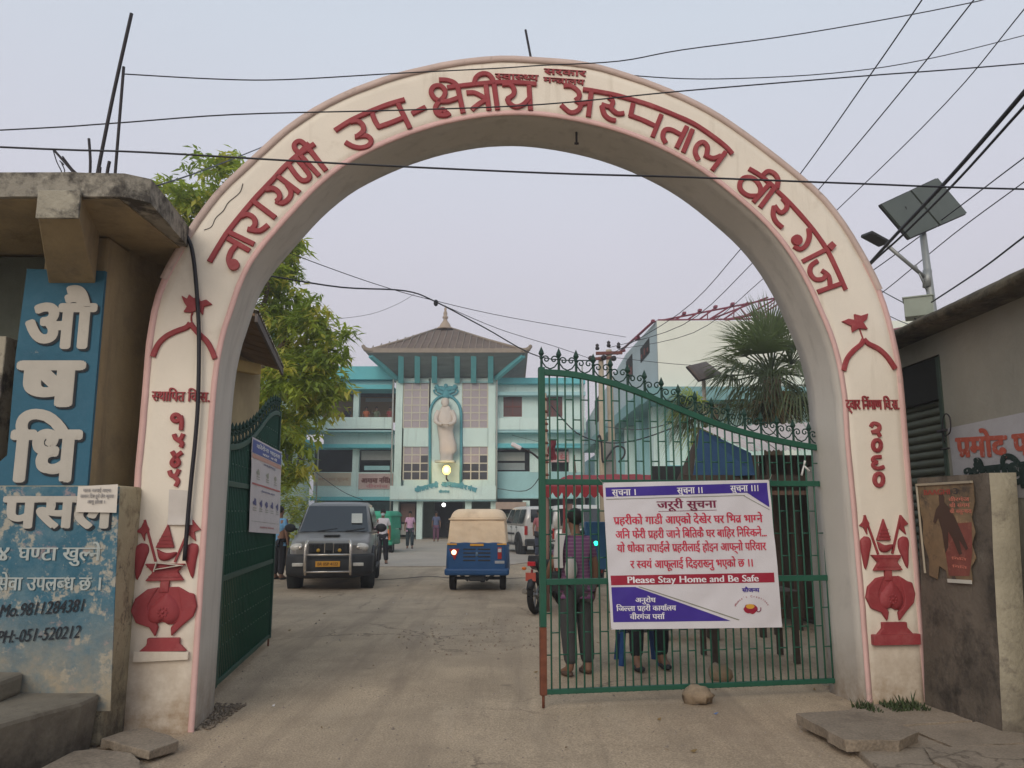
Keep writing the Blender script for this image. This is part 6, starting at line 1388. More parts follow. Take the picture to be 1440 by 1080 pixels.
CL = [pc3(270, 265, 15, .55), pc3(300, 250, 15, .6), pc3(318, 238, 15.4, .45), pc3(262, 318, 15, .5), pc3(295, 320, 15.4, .65), pc3(340, 300, 16, .8), pc3(375, 350, 16.4, .9), pc3(395, 375, 16.2, .55), pc3(375, 420, 16, .9), pc3(350, 470, 16.8, 1.0), pc3(402, 425, 16, .45), pc3(420, 470, 15.6, .75), pc3(440, 440, 15.4, .4), pc3(450, 490, 15.6, .7), pc3(482, 478, 15.3, .35), pc3(492, 500, 15.3, .3), pc3(470, 520, 15.6, .45), pc3(490, 540, 15.4, .22), pc3(478, 552, 15.4, .3), pc3(430, 530, 15.6, .8), pc3(455, 570, 15.8, .45), pc3(400, 560, 16, .8), pc3(385, 600, 16.5, .75), pc3(420, 600, 15.8, .38), pc3(395, 645, 16.8, .7), pc3(365, 560, 17, .9), pc3(440, 608, 15.8, .22), pc3(350, 400, 16, .7), pc3(230, 300, 15.6, .9)]
leaf_cloud('crown', CL, 30000, .19, LM, tr_, droop=.7, seed=4)
sh2 = thing('shrub', 'dense yellow green shrub left of the parked vehicle', 'shrub', (-7.0, 25, 0))
CL2 = [pc3(412, 690, 25, .75), pc3(400, 715, 25, .8), pc3(425, 720, 25, .7), pc3(418, 745, 25, .8), pc3(395, 680, 25.5, .6), pc3(428, 670, 25, .35)]
mb = MB(); mb.tube([(-7.0, 25, 0), (-6.95, 25, 1.2)], .06, 6); mb.build('stem', BARK, sh2)
leaf_cloud('foliage', CL2, 5000, .16, LM, sh2, droop=.3, seed=9)
# fan palm
pt_ = thing('fan_palm', 'dark fan palm with hanging dead fronds beside the ward block', 'palm', tuple(A(1085, 500, 15))[:2]+(0,))
pc0 = A(1085, 528, 15)
PMt = [leafmat('palm_green', (.11, .14, .075)), leafmat('palm_dark', (.06, .08, .045)), mat('palm_dead', (.36, .26, .14), .9, var=.3, scale=5, bump=0)]
mb = MB(); mb.tube([(pc0.x, pc0.y, 0), (pc0.x-.05, pc0.y, 2), (pc0.x, pc0.y, pc0.z)], [.22, .19, .17], 10); mb.build('trunk', BARK, pt_)
def frond(d, stalk, rad, m, droop, seed):
    rr = random.Random(seed); d = Vector(d).normalized(); side = d.cross(Vector((0, 0, 1)))
    if side.length < .1: side = Vector((1, 0, 0))
    side.normalize(); up = side.cross(d).normalized(); o_ = pc0.copy(); h = o_+d*stalk+Vector((0, 0, -droop*.15)); mb = MB(); mb.tube([o_, o_.lerp(h, .5)+Vector((0, 0, .04)), h], .016, 5)
    n = 30
    for k in range(n):
        a = (-1.35+2.7*k/(n-1)); v = (d*cos(a)+side*sin(a)).normalized(); L = rad*(.72+.28*cos(a))*rr.uniform(.75, 1.12); v = (v+up*rr.uniform(-.12, .12)).normalized(); w = .017*rad*rr.uniform(.7, 1.2)
        p1 = h+v*L*.5+up*.05*cos(a*1.5); p2 = h+v*L+Vector((0, 0, -(droop+.12)*L*rr.uniform(.25, .75))); s = v.cross(up).normalized()
        mb.add([h-s*.006, h+s*.006, p1+s*w, p2, p1-s*w], [(0, 1, 2, 4), (4, 2, 3)])
    return mb.build('frond', m, pt_, fix=False)
rr = random.Random(5); i = 0
for el_, nn_, dr in ((75, 5, .0), (50, 8, .15), (25, 10, .35), (5, 10, .7), (-20, 9, 1.0)):
    for k in range(nn_):
        a = 2*pi*k/nn_+rr.uniform(-.2, .2)+el_; e = radians(el_+rr.uniform(-8, 8)); frond((cos(a)*cos(e), sin(a)*cos(e), sin(e)), rr.uniform(.55, .85), rr.uniform(.85, 1.15), PMt[rr.choice((0, 0, 1))], dr, i); i += 1
for k in range(10):
    a = 2*pi*k/10+.3; frond((cos(a)*.35, sin(a)*.35, -1), rr.uniform(.2, .5), rr.uniform(.7, 1.0), PMt[2] if k % 2 == 0 else PMt[1], .2, 50+k)
# second lower palm spray and understory
pl2 = thing('palm', 'low ragged palm spray hanging over the gate rail', 'palm', tuple(A(1010, 600, 14))[:2]+(0,))
pc0 = A(1005, 570, 14.5); ORG[pt_.name]
pt_keep = pt_; pt_ = pl2
mb = MB(); mb.tube([(pc0.x+.15, pc0.y, 0), (pc0.x, pc0.y, pc0.z)], [.09, .05], 8); mb.build('trunk', BARK, pl2)
for k in range(11):
    a = pi*.55+pi*.9*k/11; e = radians(-5+20*((k*7) % 3)); frond((cos(a)*cos(e), sin(a)*cos(e)*.6, sin(e)-.25), .45, .75, PMt[k % 2] if k % 4 else LM[0], .8, 90+k)
pt_ = pt_keep
# ------------------------------------------------------------------ vehicles
RUB = mat('tyre_rubber', (.018, .017, .016), .9, var=.2, scale=9, bump=.1); RIM_ = plain('wheel_rim', (.25, .25, .25), .4, .6)
GLS = mat('vehicle_glass', (.014, .018, .020), .08, var=0, bump=0, spec=.9); CHR = plain('chrome', (.62, .58, .52), .25, .85)
BLK = plain('black_plastic', (.022, .022, .024), .6); CHAR = mat('charcoal_bumper', (.032, .033, .034), .55, var=.15, scale=4, bump=0, stains=(((.12, .10, .08), 3, .6, .8, .4),))
YPL = plain('yellow_plate', (.62, .30, .03), .6); LAMPG = mat('headlamp_glass', (.55, .53, .48), .2, var=.25, scale=14, bump=0, spec=.8); REDL = plain('red_lens', (.35, .02, .015), .3); ORL = plain('orange_lens', (.65, .16, .02), .3)
def xf_(loc, rz): return Matrix.Translation(Vector(loc)) @ Matrix.Rotation(rz, 4, 'Z')
def loft(mb, secs, m=0, caps=True):
    n = len(secs[0]); vs = [p for s in secs for p in s]
    mb.add(vs, [(i*n+j, i*n+(j+1) % n, (i+1)*n+(j+1) % n, (i+1)*n+j) for i in range(len(secs)-1) for j in range(n)], m, True)
    if caps: mb.add(secs[0], [tuple(range(n))[::-1]], m); mb.add(secs[-1], [tuple(range(n))], m)
def wheel(t, X, x, y, r, w, name='wheel'):
    mb = MB(X); mb.lathe([(r*.55, -w/2), (r*.92, -w/2), (r, -w*.35), (r, w*.35), (r*.92, w/2), (r*.55, w/2), (r*.55, -w/2)], (x, y, r), 20, 'x'); wh = mb.build('wheel', RUB, t)
    mb = MB(X); mb.lathe([(.03, -w*.40), (r*.56, -w*.36), (r*.56, w*.36), (.03, w*.40)], (x, y, r), 14, 'x'); mb.build('rim', RIM_, wh); 
    return wh
def suv(loc, rz, col, label, lower=None, plate=True):
    X = xf_(loc, rz); t = thing('parked_car', label, 'car', loc); P = mat('paint_'+label[:12].replace(' ', '_'), col, .32, var=.06, scale=2, bump=0, metal=.25, spec=.5, stains=(((.20, .17, .14), 2.2, .55, .8, .35),))
    lower = lower or CHAR
    mb = MB(X); secs = []
    for y, hw, zb, zt in ((-2.12, .70, .55, .95), (-2.02, .80, .42, 1.03), (-1.75, .86, .38, 1.085), (-1.3, .88, .36, 1.15), (-1.02, .885, .34, 1.22), (-.5, .895, .33, 1.20), (1.0, .895, .33, 1.19), (2.0, .88, .36, 1.17), (2.14, .84, .45, 1.10)):
        half = [(0, zt), (hw*.55, zt-.004), (hw*.86, zt-.03), (hw*.965, zt-.10), (hw, zt-.28), (hw*.985, zt-.55), (hw*.95, zb), (0, zb)]
        secs.append([Vector((a, y, b)) for a, b in half]+[Vector((-a, y, b)) for a, b in half[1:-1][::-1]])
    loft(mb, secs); body = mb.build('body', P, t)
    mb = MB(X); secs = []
    for y, hb_, ht_2, z0, z1 in ((-1.10, .80, .80, 1.17, 1.175), (-.78, .83, .74, 1.16, 1.50), (-.42, .85, .70, 1.15, 1.80), (-.1, .86, .69, 1.15, 1.855), (.8, .86, .69, 1.15, 1.88), (1.7, .86, .68, 1.13, 1.87), (2.02, .84, .67, 1.12, 1.82), (2.12, .83, .72, 1.1, 1.45)):
        half = [(0, z1), (ht_2*.6, z1-.003), (ht_2*.9, z1-.02), (ht_2, z1-.07*min(1, (z1-z0)*2)), (hb_, z0), (0, z0)]
        secs.append([Vector((a, y, b)) for a, b in half]+[Vector((-a, y, b)) for a, b in half[1:-1][::-1]])
    loft(mb, secs); mb.build('cabin', P, t)
    # windscreen, side and rear glass a little proud
    mb = MB(X); mb.add([(-.73, -1.09, 1.205), (.73, -1.09, 1.205), (.62, -.46, 1.765), (-.62, -.46, 1.765)], [(0, 1, 2, 3)]); 
    mb = MB(X); mb.grid(lambda u, v: Vector(((u-.5)*2*(.755-.105*v), -1.125+.655*v-.015*(1-(2*u-1)**2), 1.20+.565*v)), 8, 4); ws = mb.build('windscreen', GLS, t)
    for s in (-1, 1):
        for y0, y1 in ((-.62, .28), (.36, 1.12), (1.20, 1.92)):
            mb = MB(X); yy0 = y0; top0 = max(y0, -.30); f = .012
            mb.add([(s*(.868), yy0, 1.20), (s*.868, y1, 1.20), (s*.712, y1, 1.75), (s*.712, top0, 1.75)], [(0, 1, 2, 3)]); mb.build('side_window', GLS, t)
        mb = MB(X); mb.box((s*.905, -.05, .80), (.016, 1.7, .07)); mb.build('door_moulding', BLK, t)
        for y in (-.66, .32, 1.16): mb = MB(X); mb.box((s*.896, y, .80), (.006, .012, .72)); mb.build('door_seam', BLK, t)
        for y in (.30, 1.10): mb = MB(X); mb.box((s*.905, y, 1.06), (.03, .14, .035)); mb.build('door_handle', BLK, t, bevel=.008)
        mb = MB(X); mb.ball((s*1.02, -.78, 1.27), (.13, .07, .10), 10); mb.beam((s*.86, -.74, 1.24), (s*1.0, -.76, 1.25), .05, .05); mb.build('side_mirror', BLK, t)
        mb = MB(X); mb.beam((s*.90, -1.0, .40), (s*.90, 1.0, .40), .10, .06); mb.build('side_step', BLK, t, bevel=.02)
        for y in (-1.36, 1.36):
            mb = MB(X); mb.tube([(s*.885, y+.47*cos(a), .40+.46*sin(a)) for a in [pi*k/10 for k in range(11)]], .045, 6); mb.build('wheel_arch', lower, t)
            mb = MB(X); mb.lathe([(.44, -.25), (.44, .008)] if s > 0 else [(.44, -.008), (.44, .25)], (s*.893, y, .38), 18, 'x'); mb.build('wheel_well', DRK, t)
            wheel(t, X, s*.80, y, .365, .24)
        # lights
        mb = MB(X); mb.ball((s*.64, -2.03, .885), (.185, .10, .095), 14); hl = mb.build('headlight', LAMPG, t); mb = MB(X); mb.ball((s*.60, -2.10, .885), (.055, .04, .055), 8); mb.build('reflector', CHR, hl)
        mb = MB(X); mb.box((s*.62, -2.275, .545), (.22, .03, .07)); mb.build('fog_lamp', LAMPG, t, bevel=.01)
        mb = MB(X); mb.box((s*.80, 2.15, .95), (.12, .05, .34)); mb.build('tail_light', REDL, t, bevel=.01)
    mb = MB(X); mb.grid(lambda u, v: Vector(((u-.5)*1.2, 2.135-.10*v*0-.02*v, 1.25+.5*v)), 4, 3); mb.build('rear_window', GLS, t)
    # bumpers
    mb = MB(X); secs = []
    for x, y, z0, z1 in ((-.92, -1.78, .32, .74), (-.88, -2.05, .28, .75), (-.6, -2.22, .25, .75), (0, -2.27, .24, .74), (.6, -2.22, .25, .75), (.88, -2.05, .28, .75), (.92, -1.78, .32, .74)):
        secs.append([Vector((x, y, z0+.05)), Vector((x, y-.02, z0+.15)), Vector((x, y-.02, z1-.05)), Vector((x, y+.02, z1)), Vector((x*.9, y+.3, z1)), Vector((x*.9, y+.3, z0))])
    loft(mb, secs); mb.build('front_bumper', lower, t)
    mb = MB(X); mb.box((0, 2.18, .5), (1.7, .18, .26)); mb.build('rear_bumper', lower, t, bevel=.05)
    mb = MB(X); mb.box((0, -2.10, .87), (.86, .08, .21)); mb.build('grille_recess', BLK, t, bevel=.02)
    for k in range(9): x = -.36+.09*k; mb = MB(X); mb.box((x, -2.15, .87), (.022, .03, .19)); mb.build('grille_slat', CHR if k in (3, 5) else CHAR, t, bevel=.004)
    mb = MB(X); mb.box((0, -2.17, .90), (.16, .04, .17)); mb.build('grille_badge', CHAR, t, bevel=.02); mb = MB(X); mb.box((0, -1.62, 1.125), (.34, .22, .03)); mb.build('bonnet_scoop', BLK, t, bevel=.012)
    for s in (-1, 1): mb = MB(X); mb.lathe([(.001, -.02), (.035, -.02), (.04, 0)], (s*.22, -2.18, .83), 10, 'y'); mb.build('yellow_lamp', plain('yellow_lens', (.5, .30, .04), .4), t)
    if plate:
        # chrome bull bar
        for s in (-1, 1):
            mb = MB(X); mb.tube(crom([(s*.46, -2.24, .34), (s*.46, -2.36, .5), (s*.46, -2.34, .9), (s*.43, -2.26, 1.03)], 4), .033, 8); mb.build('bull_bar_upright', CHR, t)
        for z in (.40, .745): mb = MB(X); mb.tube([(-.46, -2.35, z), (.46, -2.35, z)], .022, 8); mb.build('bull_bar_rail', CHR, t)
        mb = MB(X); mb.box((0, -2.34, .56), (.50, .015, .115)); pt2 = mb.build('number_plate', YPL, t, bevel=.004)
        fr = X.to_3x3(); o_ = X @ Vector((0, -2.352, .53)); ux = fr @ Vector((1, 0, 0)); uy = fr @ Vector((0, -1, 0))
        text_obj('plate_lettering', 'BR 05P 4122', lambda x, y, d: o_+ux*x+uy*(d-.0045+.004)+Vector((0, 0, y)), .062, plain('plate_ink', (.08, .03, .01), .7), t, bold=.02, width=.42, lat=True)
        mb = MB(X); mb.add([(.33, -1.03, 1.36), (.56, -1.03, 1.36), (.53, -.86, 1.54), (.33, -.86, 1.54)], [(0, 1, 2, 3)]); 
        mb = MB(X); mb.grid(lambda u, v: Vector((.36+.24*u-.02*v, -1.135+.655*(.30+.38*v)-.02, 1.20+.565*(.30+.38*v)+.012)), 2, 2); mb.build('windscreen_sticker', plain('sticker_white', (.62, .62, .55), .6), t)
        for s in (-.35, .25): mb = MB(X); mb.beam((s, -1.15, 1.205), (s+.42, -1.06, 1.26), .02, .02); mb.build('wiper', BLK, t)
    return t
c0 = G(460, 830, 0)
suv((-4.12, 19.1, 0), radians(7.2)*1, (.215, .205, .19), 'dusty grey vehicle with chrome bull bar and yellow plate facing the gate', plate=True)
suv((.75, 33.0, 0), radians(195), (.62, .60, .56), 'white vehicle parked far right of the blue rickshaw, seen from behind', plate=False)
suv((3.3, 27.0, 0), radians(100), (.60, .60, .58), 'white vehicle standing side on behind the stall posts', plate=False)

def rickshaw(loc, rz, col, top, label, lit):
    X = xf_(loc, rz); t = thing('auto_rickshaw', label, 'rickshaw', loc); P = mat('rick_'+label[:10].replace(' ', '_'), col, .45, var=.12, scale=3, bump=0, stains=(((.12, .12, .11), 2, .58, .8, .4),))
    CV = mat('canvas_'+label[:10].replace(' ', '_'), top, .9, var=.12, scale=1.5, bump=.15, bscale=25, stains=(((top[0]*.6, top[1]*.55, top[2]*.5), 2.2, .55, .75, .5),))
    mb = MB(X); secs = []
    for y, hw, z0, z1 in ((-1.2, .56, .42, .98), (-1.16, .60, .40, 1.0), (-1.0, .64, .36, 1.0), (.2, .64, .34, .95), (.9, .40, .34, .9), (1.3, .24, .36, .85)):
        half = [(0, z1), (hw*.92, z1), (hw, z1-.04), (hw*1.02, z1-.35), (hw*1.03, z0+.04), (hw*.96, z0), (0, z0)]; secs.append([Vector((a, y, b)) for a, b in half]+[Vector((-a, y, b)) for a, b in half[1:-1][::-1]])
    loft(mb, secs); mb.build('body', P, t)
    mb = MB(X); mb.box((0, -1.10, .40), (1.34, .26, .14)); mb.build('rear_skirt', P, t, bevel=.04)
    def cs(v): return v
    mb = MB(X)
    def can(u, v):
        # profile round the rear: from left side, across the back, to the right side
        z = .98+.50*v if v < 1 else 1.48
        a = u*2-1; w = .62-.05*v; x = max(-w, min(w, a*w*1.35)); y = -1.17+.05*v+(max(0, abs(a)-.74)/.26)*1.6
        y += .012*sin(a*17+v*5)*(1-v)+.01*noise.noise(Vector((a*4+v*2, v*5, 2)))
        return Vector((x, y, z))
    mb.grid(can, 60, 14); mb.build('canvas_back', CV, t)
    mb = MB(X); secs = []
    for k in range(7):
        a = k/6*pi/2; w = .57*(1-(1-cos(a))*.34) if k else .60; z = 1.47+.22*sin(a)
        y0 = -1.14+.22*(1-cos(a)); y1 = .75-.18*(1-cos(a)); n = 6; ring = []
        r = .12; ring = [Vector((-w, y0+r, z)), Vector((-w+r, y0, z)), Vector((w-r, y0, z)), Vector((w, y0+r, z)), Vector((w, y1, z)), Vector((-w, y1, z))]; secs.append(ring)
    loft(mb, secs); mb.build('canvas_roof', CV, t)
    mb = MB(X); mb.tube([(-.60, -1.14, 1.475), (.60, -1.14, 1.475)], .016, 6); mb.build('canvas_seam', CV, t)
    for s in (-1, 1):
        mb = MB(X); mb.box((s*.52, -1.205, .965), (.20, .02, .03)); mb.build('yellow_trim', YPL, t)
        mb = MB(X); mb.tube([(s*.56, .72, .9), (s*.55, .68, 1.5)], .02, 6); mb.build('roof_post', BLK, t)
        wheel(t, X, s*.53, -.72, .235, .13)
        for k in range(4):
            mb = MB(X); mb.box((s*.155, -1.195, .86-.075*k), (.26, .02, .032)); mb.build('louvre', BLK, t, bevel=.006)
        mb = MB(X); mb.tube([(s*.62, -.55, .5), (s*.60, -.2, .42), (s*.58, 0, .4)], .03, 6); mb.build('mud_guard', BLK, t)
    wheel(t, X, 0, 1.15, .235, .12)
    mb = MB(X); mb.box((0, -1.215, .952), (.28, .02, .045)); mb.build('number_plate', YPL, t)
    mb = MB(X); mb.tube([(-.5, -.95, .26), (.5, -.95, .26)], .035, 6); mb.build('axle', BLK, t)
    mb = MB(X); mb.box((0, -1.0, .27), (.34, .3, .12)); mb.build('gearbox', M_RUST if False else CHAR, t, bevel=.03)
    for s in (-1, 1): mb = MB(X); mb.beam((s*.35, -1.02, .34), (s*.18, -1.05, .22), .06, .05); mb.build('suspension_arm', CHAR, t)
    if lit:
        mb = MB(X); mb.ball((-.475, -1.215, .80), (.052, .03, .052), 10); mb.build('lit_lamp', mat('lit_tail_glow', (1, .7, .4), .5, var=0, bump=0, emit=((1, .62, .35), 3.2)), t)
        mb = MB(X); mb.add([(-.58, -1.212, .87), (-.36, -1.212, .87), (-.46, -1.212, .64)], [(0, 1, 2)]); mb.build('red_triangle', REDL, t)
        mb = MB(X); mb.box((.475, -1.20, .78), (.085, .03, .24)); w = mb.build('tail_light', REDL, t, bevel=.008); mb = MB(X); mb.box((.475, -1.219, .84), (.07, .02, .07)); mb.build('white_lens', plain('white_lens', (.55, .52, .5), .4), w)
        mb = MB(X); mb.box((.475, -1.2, .60), (.20, .02, .055)); mb.build('small_plate', plain('small_plate', (.35, .36, .38), .6), t)
        mb = MB(X); mb.ball((0, -1.2, .76), (.03, .015, .05), 8); mb.build('badge', plain('badge_blue_grey', (.12, .18, .25), .4), t)
        mb = MB(X); mb.beam((-.60, .5, 1.28), (-.74, .5, 1.30), .02, .02); mb.box((-.76, .5, 1.30), (.10, .03, .16)); mb.build('side_mirror', BLK, t)
    else:
        mb = MB(X); mb.box((.50, -1.2, .74), (.2, .05, .4)); mb.build('orange_lamp_panel', ORL, t, bevel=.03); mb = MB(X); mb.box((-.50, -1.2, .74), (.2, .05, .4)); mb.build('orange_lamp_panel', ORL, t, bevel=.03)
    return t
rickshaw((-.71, 17.95, 0), radians(-1), (.016, .075, .20), (.80, .62, .43), 'blue auto rickshaw with cream canvas hood leaving through the yard', True)
rickshaw((-5.35, 33.5, 0), radians(-6), (.03, .30, .17), (.05, .33, .20), 'green auto rickshaw with orange lamps beside the grey vehicle', False)

def motorbike(loc, rz, col, label):
    X = xf_(loc, rz); t = thing('motorcycle', label, 'motorcycle', loc, 'motorcycles parked behind the gate'); P = plain('bike_'+label[:9].replace(' ', '_'), col, .35)
    # front faces -Y
    for y in (-.66, .64):
        mb = MB(X); n = 20; pts = [(0, y+.255*cos(2*pi*k/n), .305+.255*sin(2*pi*k/n)) for k in range(n+1)]; mb.tube(pts, .052, 8, cap=False); wh = mb.build('tyre', RUB, t)
        mb = MB(X); mb.lathe([(.03, -.05), (.04, 0), (.03, .05)], (0, y, .305), 8, 'x'); mb.build('hub', RIM_, wh)
        for k in range(5): a = 2*pi*k/5; mb = MB(X); mb.beam((0, y, .305), (0, y+.23*cos(a), .305+.23*sin(a)), .03, .02); mb.build('spoke', RIM_, wh)
    for s in (-1, 1):
        mb = MB(X); mb.tube([(s*.085, -.66, .305), (s*.085, -.50, .78), (s*.08, -.45, .92)], .022, 6); mb.build('fork_leg', CHR, t)
        mb = MB(X); mb.tube([(s*.09, .64, .305), (s*.13, .45, .68)], .022, 6); mb.build('shock_absorber', REDL, t)
        mb = MB(X); mb.tube(crom([(0, -.42, .98), (s*.2, -.40, 1.04), (s*.34, -.28, 1.03)], 3), .014, 6); mb.build('handlebar', BLK, t)
        mb = MB(X); mb.tube([(s*.26, -.36, 1.04), (s*.32, -.40, 1.18)], .007, 5); mb.ball((s*.34, -.40, 1.22), (.075, .02, .05), 8); mb.build('mirror', BLK, t)
        mb = MB(X); mb.ball((s*.16, .74, .72), (.045, .03, .03), 8); mb.build('indicator', ORL, t)
        mb = MB(X); mb.tube([(s*.1, .1, .3), (s*.24, .1, .3)], .016, 6); mb.build('footrest', BLK, t)
    mb = MB(X); secs = [[Vector((a*w, y, z+b*h)) for a, b in ((-.7, -1), (.7, -1), (1, -.2), (.8, .8), (0, 1), (-.8, .8), (-1, -.2))] for y, w, h, z in ((-.42, .06, .06, .86), (-.3, .13, .12, .86), (-.05, .15, .13, .84), (.15, .10, .09, .80))]; loft(mb, secs); mb.build('fuel_tank', P, t)
    mb = MB(X); secs = [[Vector((a*w, y, z+b*.05)) for a, b in ((-1, -1), (1, -1), (.9, 1), (-.9, 1))] for y, w, z in ((.1, .10, .80), (.35, .14, .79), (.72, .11, .88))]; loft(mb, secs); mb.build('seat', BLK, t, bevel=.015)
    mb = MB(X); mb.box((0, 0, .45), (.24, .42, .34)); mb.build('engine', CHAR, t, bevel=.05)
    mb = MB(X); mb.tube([(.12, -.2, .4), (.14, .1, .26), (.17, .7, .36)], [.02, .03, .05], 8); mb.build('exhaust', CHR, t)
    mb = MB(X); mb.tube([(0, -.45, .9), (0, -.1, .6), (0, .3, .55), (0, .64, .8)], .025, 6); mb.build('frame', BLK, t)
    mb = MB(X); mb.ball((0, -.56, .9), (.10, .08, .10), 10); mb.build('headlamp', LAMPG, t)
    mb = MB(X); secs = [[Vector((a*w, y, z+b*.04)) for a, b in ((-1, -1), (1, -1), (.8, 1), (-.8, 1))] for y, w, z in ((.15, .12, .68), (.5, .12, .74), (.8, .07, .84))]; loft(mb, secs); mb.build('side_panel', P, t)
    mb = MB(X); mb.box((0, .82, .80), (.13, .05, .07)); mb.build('tail_lamp', mat('tail_lamp_red', (.5, .02, .03), .3, var=0, bump=0), t, bevel=.01)
    mb = MB(X); mb.box((0, .86, .60), (.17, .015, .13)); mb.build('number_plate', plain('red_plate', (.45, .08, .05), .6), t)
    mb = MB(X); mb.tube([(0, .64+.29*cos(a), .305+.30*sin(a)) for a in [radians(k) for k in range(20, 120, 15)]], .06, 6); mb.build('mudguard', BLK, t)
    return t
motorbike((.62, 13.7, 0), radians(180-22), (.03, .03, .035), 'black motorcycle with red tail lamp parked just left behind the gate post')
motorbike((1.0, 16.0, 0), radians(180-15), (.40, .40, .42), 'silver motorcycle parked under the red stall canopy')
motorbike((2.0, 18.5, 0), radians(180-10), (.03, .08, .25), 'blue motorcycle parked behind the silver one by the stall')
# green glow and blue cabinet behind the stall
mb = MB(); p = A(838, 764, 15); mb.ball(p, .045, 10); mb.build('green_signal_lamp', mat('green_glow', (.05, 1, .6), .5, var=0, bump=0, emit=((.03, 1, .55), 2.2)), label='small glowing green lamp beside the purple shirted person', cat='lamp')
mb = MB(); a = A(824, 760, 16); b = A(850, 734, 16); mb.bb((a.x, 16, .5), (b.x+.2, 16.4, b.z)); mb.build('cabinet', plain('cabinet_blue', (.02, .10, .22), .6), label='blue metal cabinet behind the stall posts', cat='cabinet', bevel=.01)

# ------------------------------------------------------------------ people
SKIN_ = plain('brown_skin', (.20, .105, .065), .6); HAIR = plain('black_hair', (.01, .008, .007), .7)
def skin_obj(name, nodes, edges, m, parent, lvl=1, root='pelvis'):
    keys = list(nodes); org = ORG[parent.name]
    me = bpy.data.meshes.new(name); me.from_pydata([tuple(nodes[k][0]-org) for k in keys], [(keys.index(a), keys.index(b)) for a, b in edges], [])
    me.materials.append(m); sk = me.skin_vertices[0] if len(me.skin_vertices) else None
    o = bpy.data.objects.new(name, me); S.collection.objects.link(o); o.parent = parent
    md = o.modifiers.new('skin', 'SKIN'); md.use_smooth_shade = True
    bm = bmesh.new(); bm.from_mesh(me); L = bm.verts.layers.skin.verify()
    for v, k in zip(bm.verts, keys):
        r = nodes[k][1]; v[L].radius = r if isinstance(r, tuple) else (r, r); v[L].use_root = (k == root)
    bm.to_mesh(me); bm.free()
    sb = o.modifiers.new('smooth', 'SUBSURF'); sb.levels = lvl; sb.render_levels = lvl
    ORG[o.name] = org; return o
BASE = dict(pelvis=((0, 0, .95), (.15, .11)), spine=((0, 0, 1.12), (.13, .095)), chest=((0, 0, 1.30), (.17, .12)), neck0=((0, .0, 1.43), (.07, .06)), neck=((0, 0, 1.48), .05), jaw=((0, -.015, 1.545), (.062, .07)), head=((0, 0, 1.62), (.075, .092)), crown=((0, 0, 1.69), (.055, .065)),
 shL=((.155, 0, 1.385), .062), shR=((-.155, 0, 1.385), .062), elL=((.225, .02, 1.12), .042), elR=((-.225, .02, 1.12), .042), wrL=((.24, -.03, .88), .027), wrR=((-.24, -.03, .88), .027), haL=((.24, -.05, .80), (.035, .018)), haR=((-.24, -.05, .80), (.035, .018)),
 hiL=((.09, 0, .88), .095), hiR=((-.09, 0, .88), .095), knL=((.10, -.01, .49), .062), knR=((-.10, -.01, .49), .062), anL=((.105, .02, .10), .04), anR=((-.105, .02, .10), .04), toL=((.115, -.13, .035), (.045, .028)), toR=((-.115, -.13, .035), (.045, .028)), heL=((.105, .05, .035), .035), heR=((-.105, .05, .035), .035))
ED = [('pelvis', 'spine'), ('spine', 'chest'), ('chest', 'neck0'), ('neck0', 'neck'), ('neck', 'jaw'), ('jaw', 'head'), ('head', 'crown'), ('chest', 'shL'), ('chest', 'shR'), ('shL', 'elL'), ('elL', 'wrL'), ('wrL', 'haL'), ('shR', 'elR'), ('elR', 'wrR'), ('wrR', 'haR'), ('pelvis', 'hiL'), ('pelvis', 'hiR'), ('hiL', 'knL'), ('knL', 'anL'), ('anL', 'heL'), ('anL', 'toL'), ('hiR', 'knR'), ('knR', 'anR'), ('anR', 'heR'), ('anR', 'toR')]
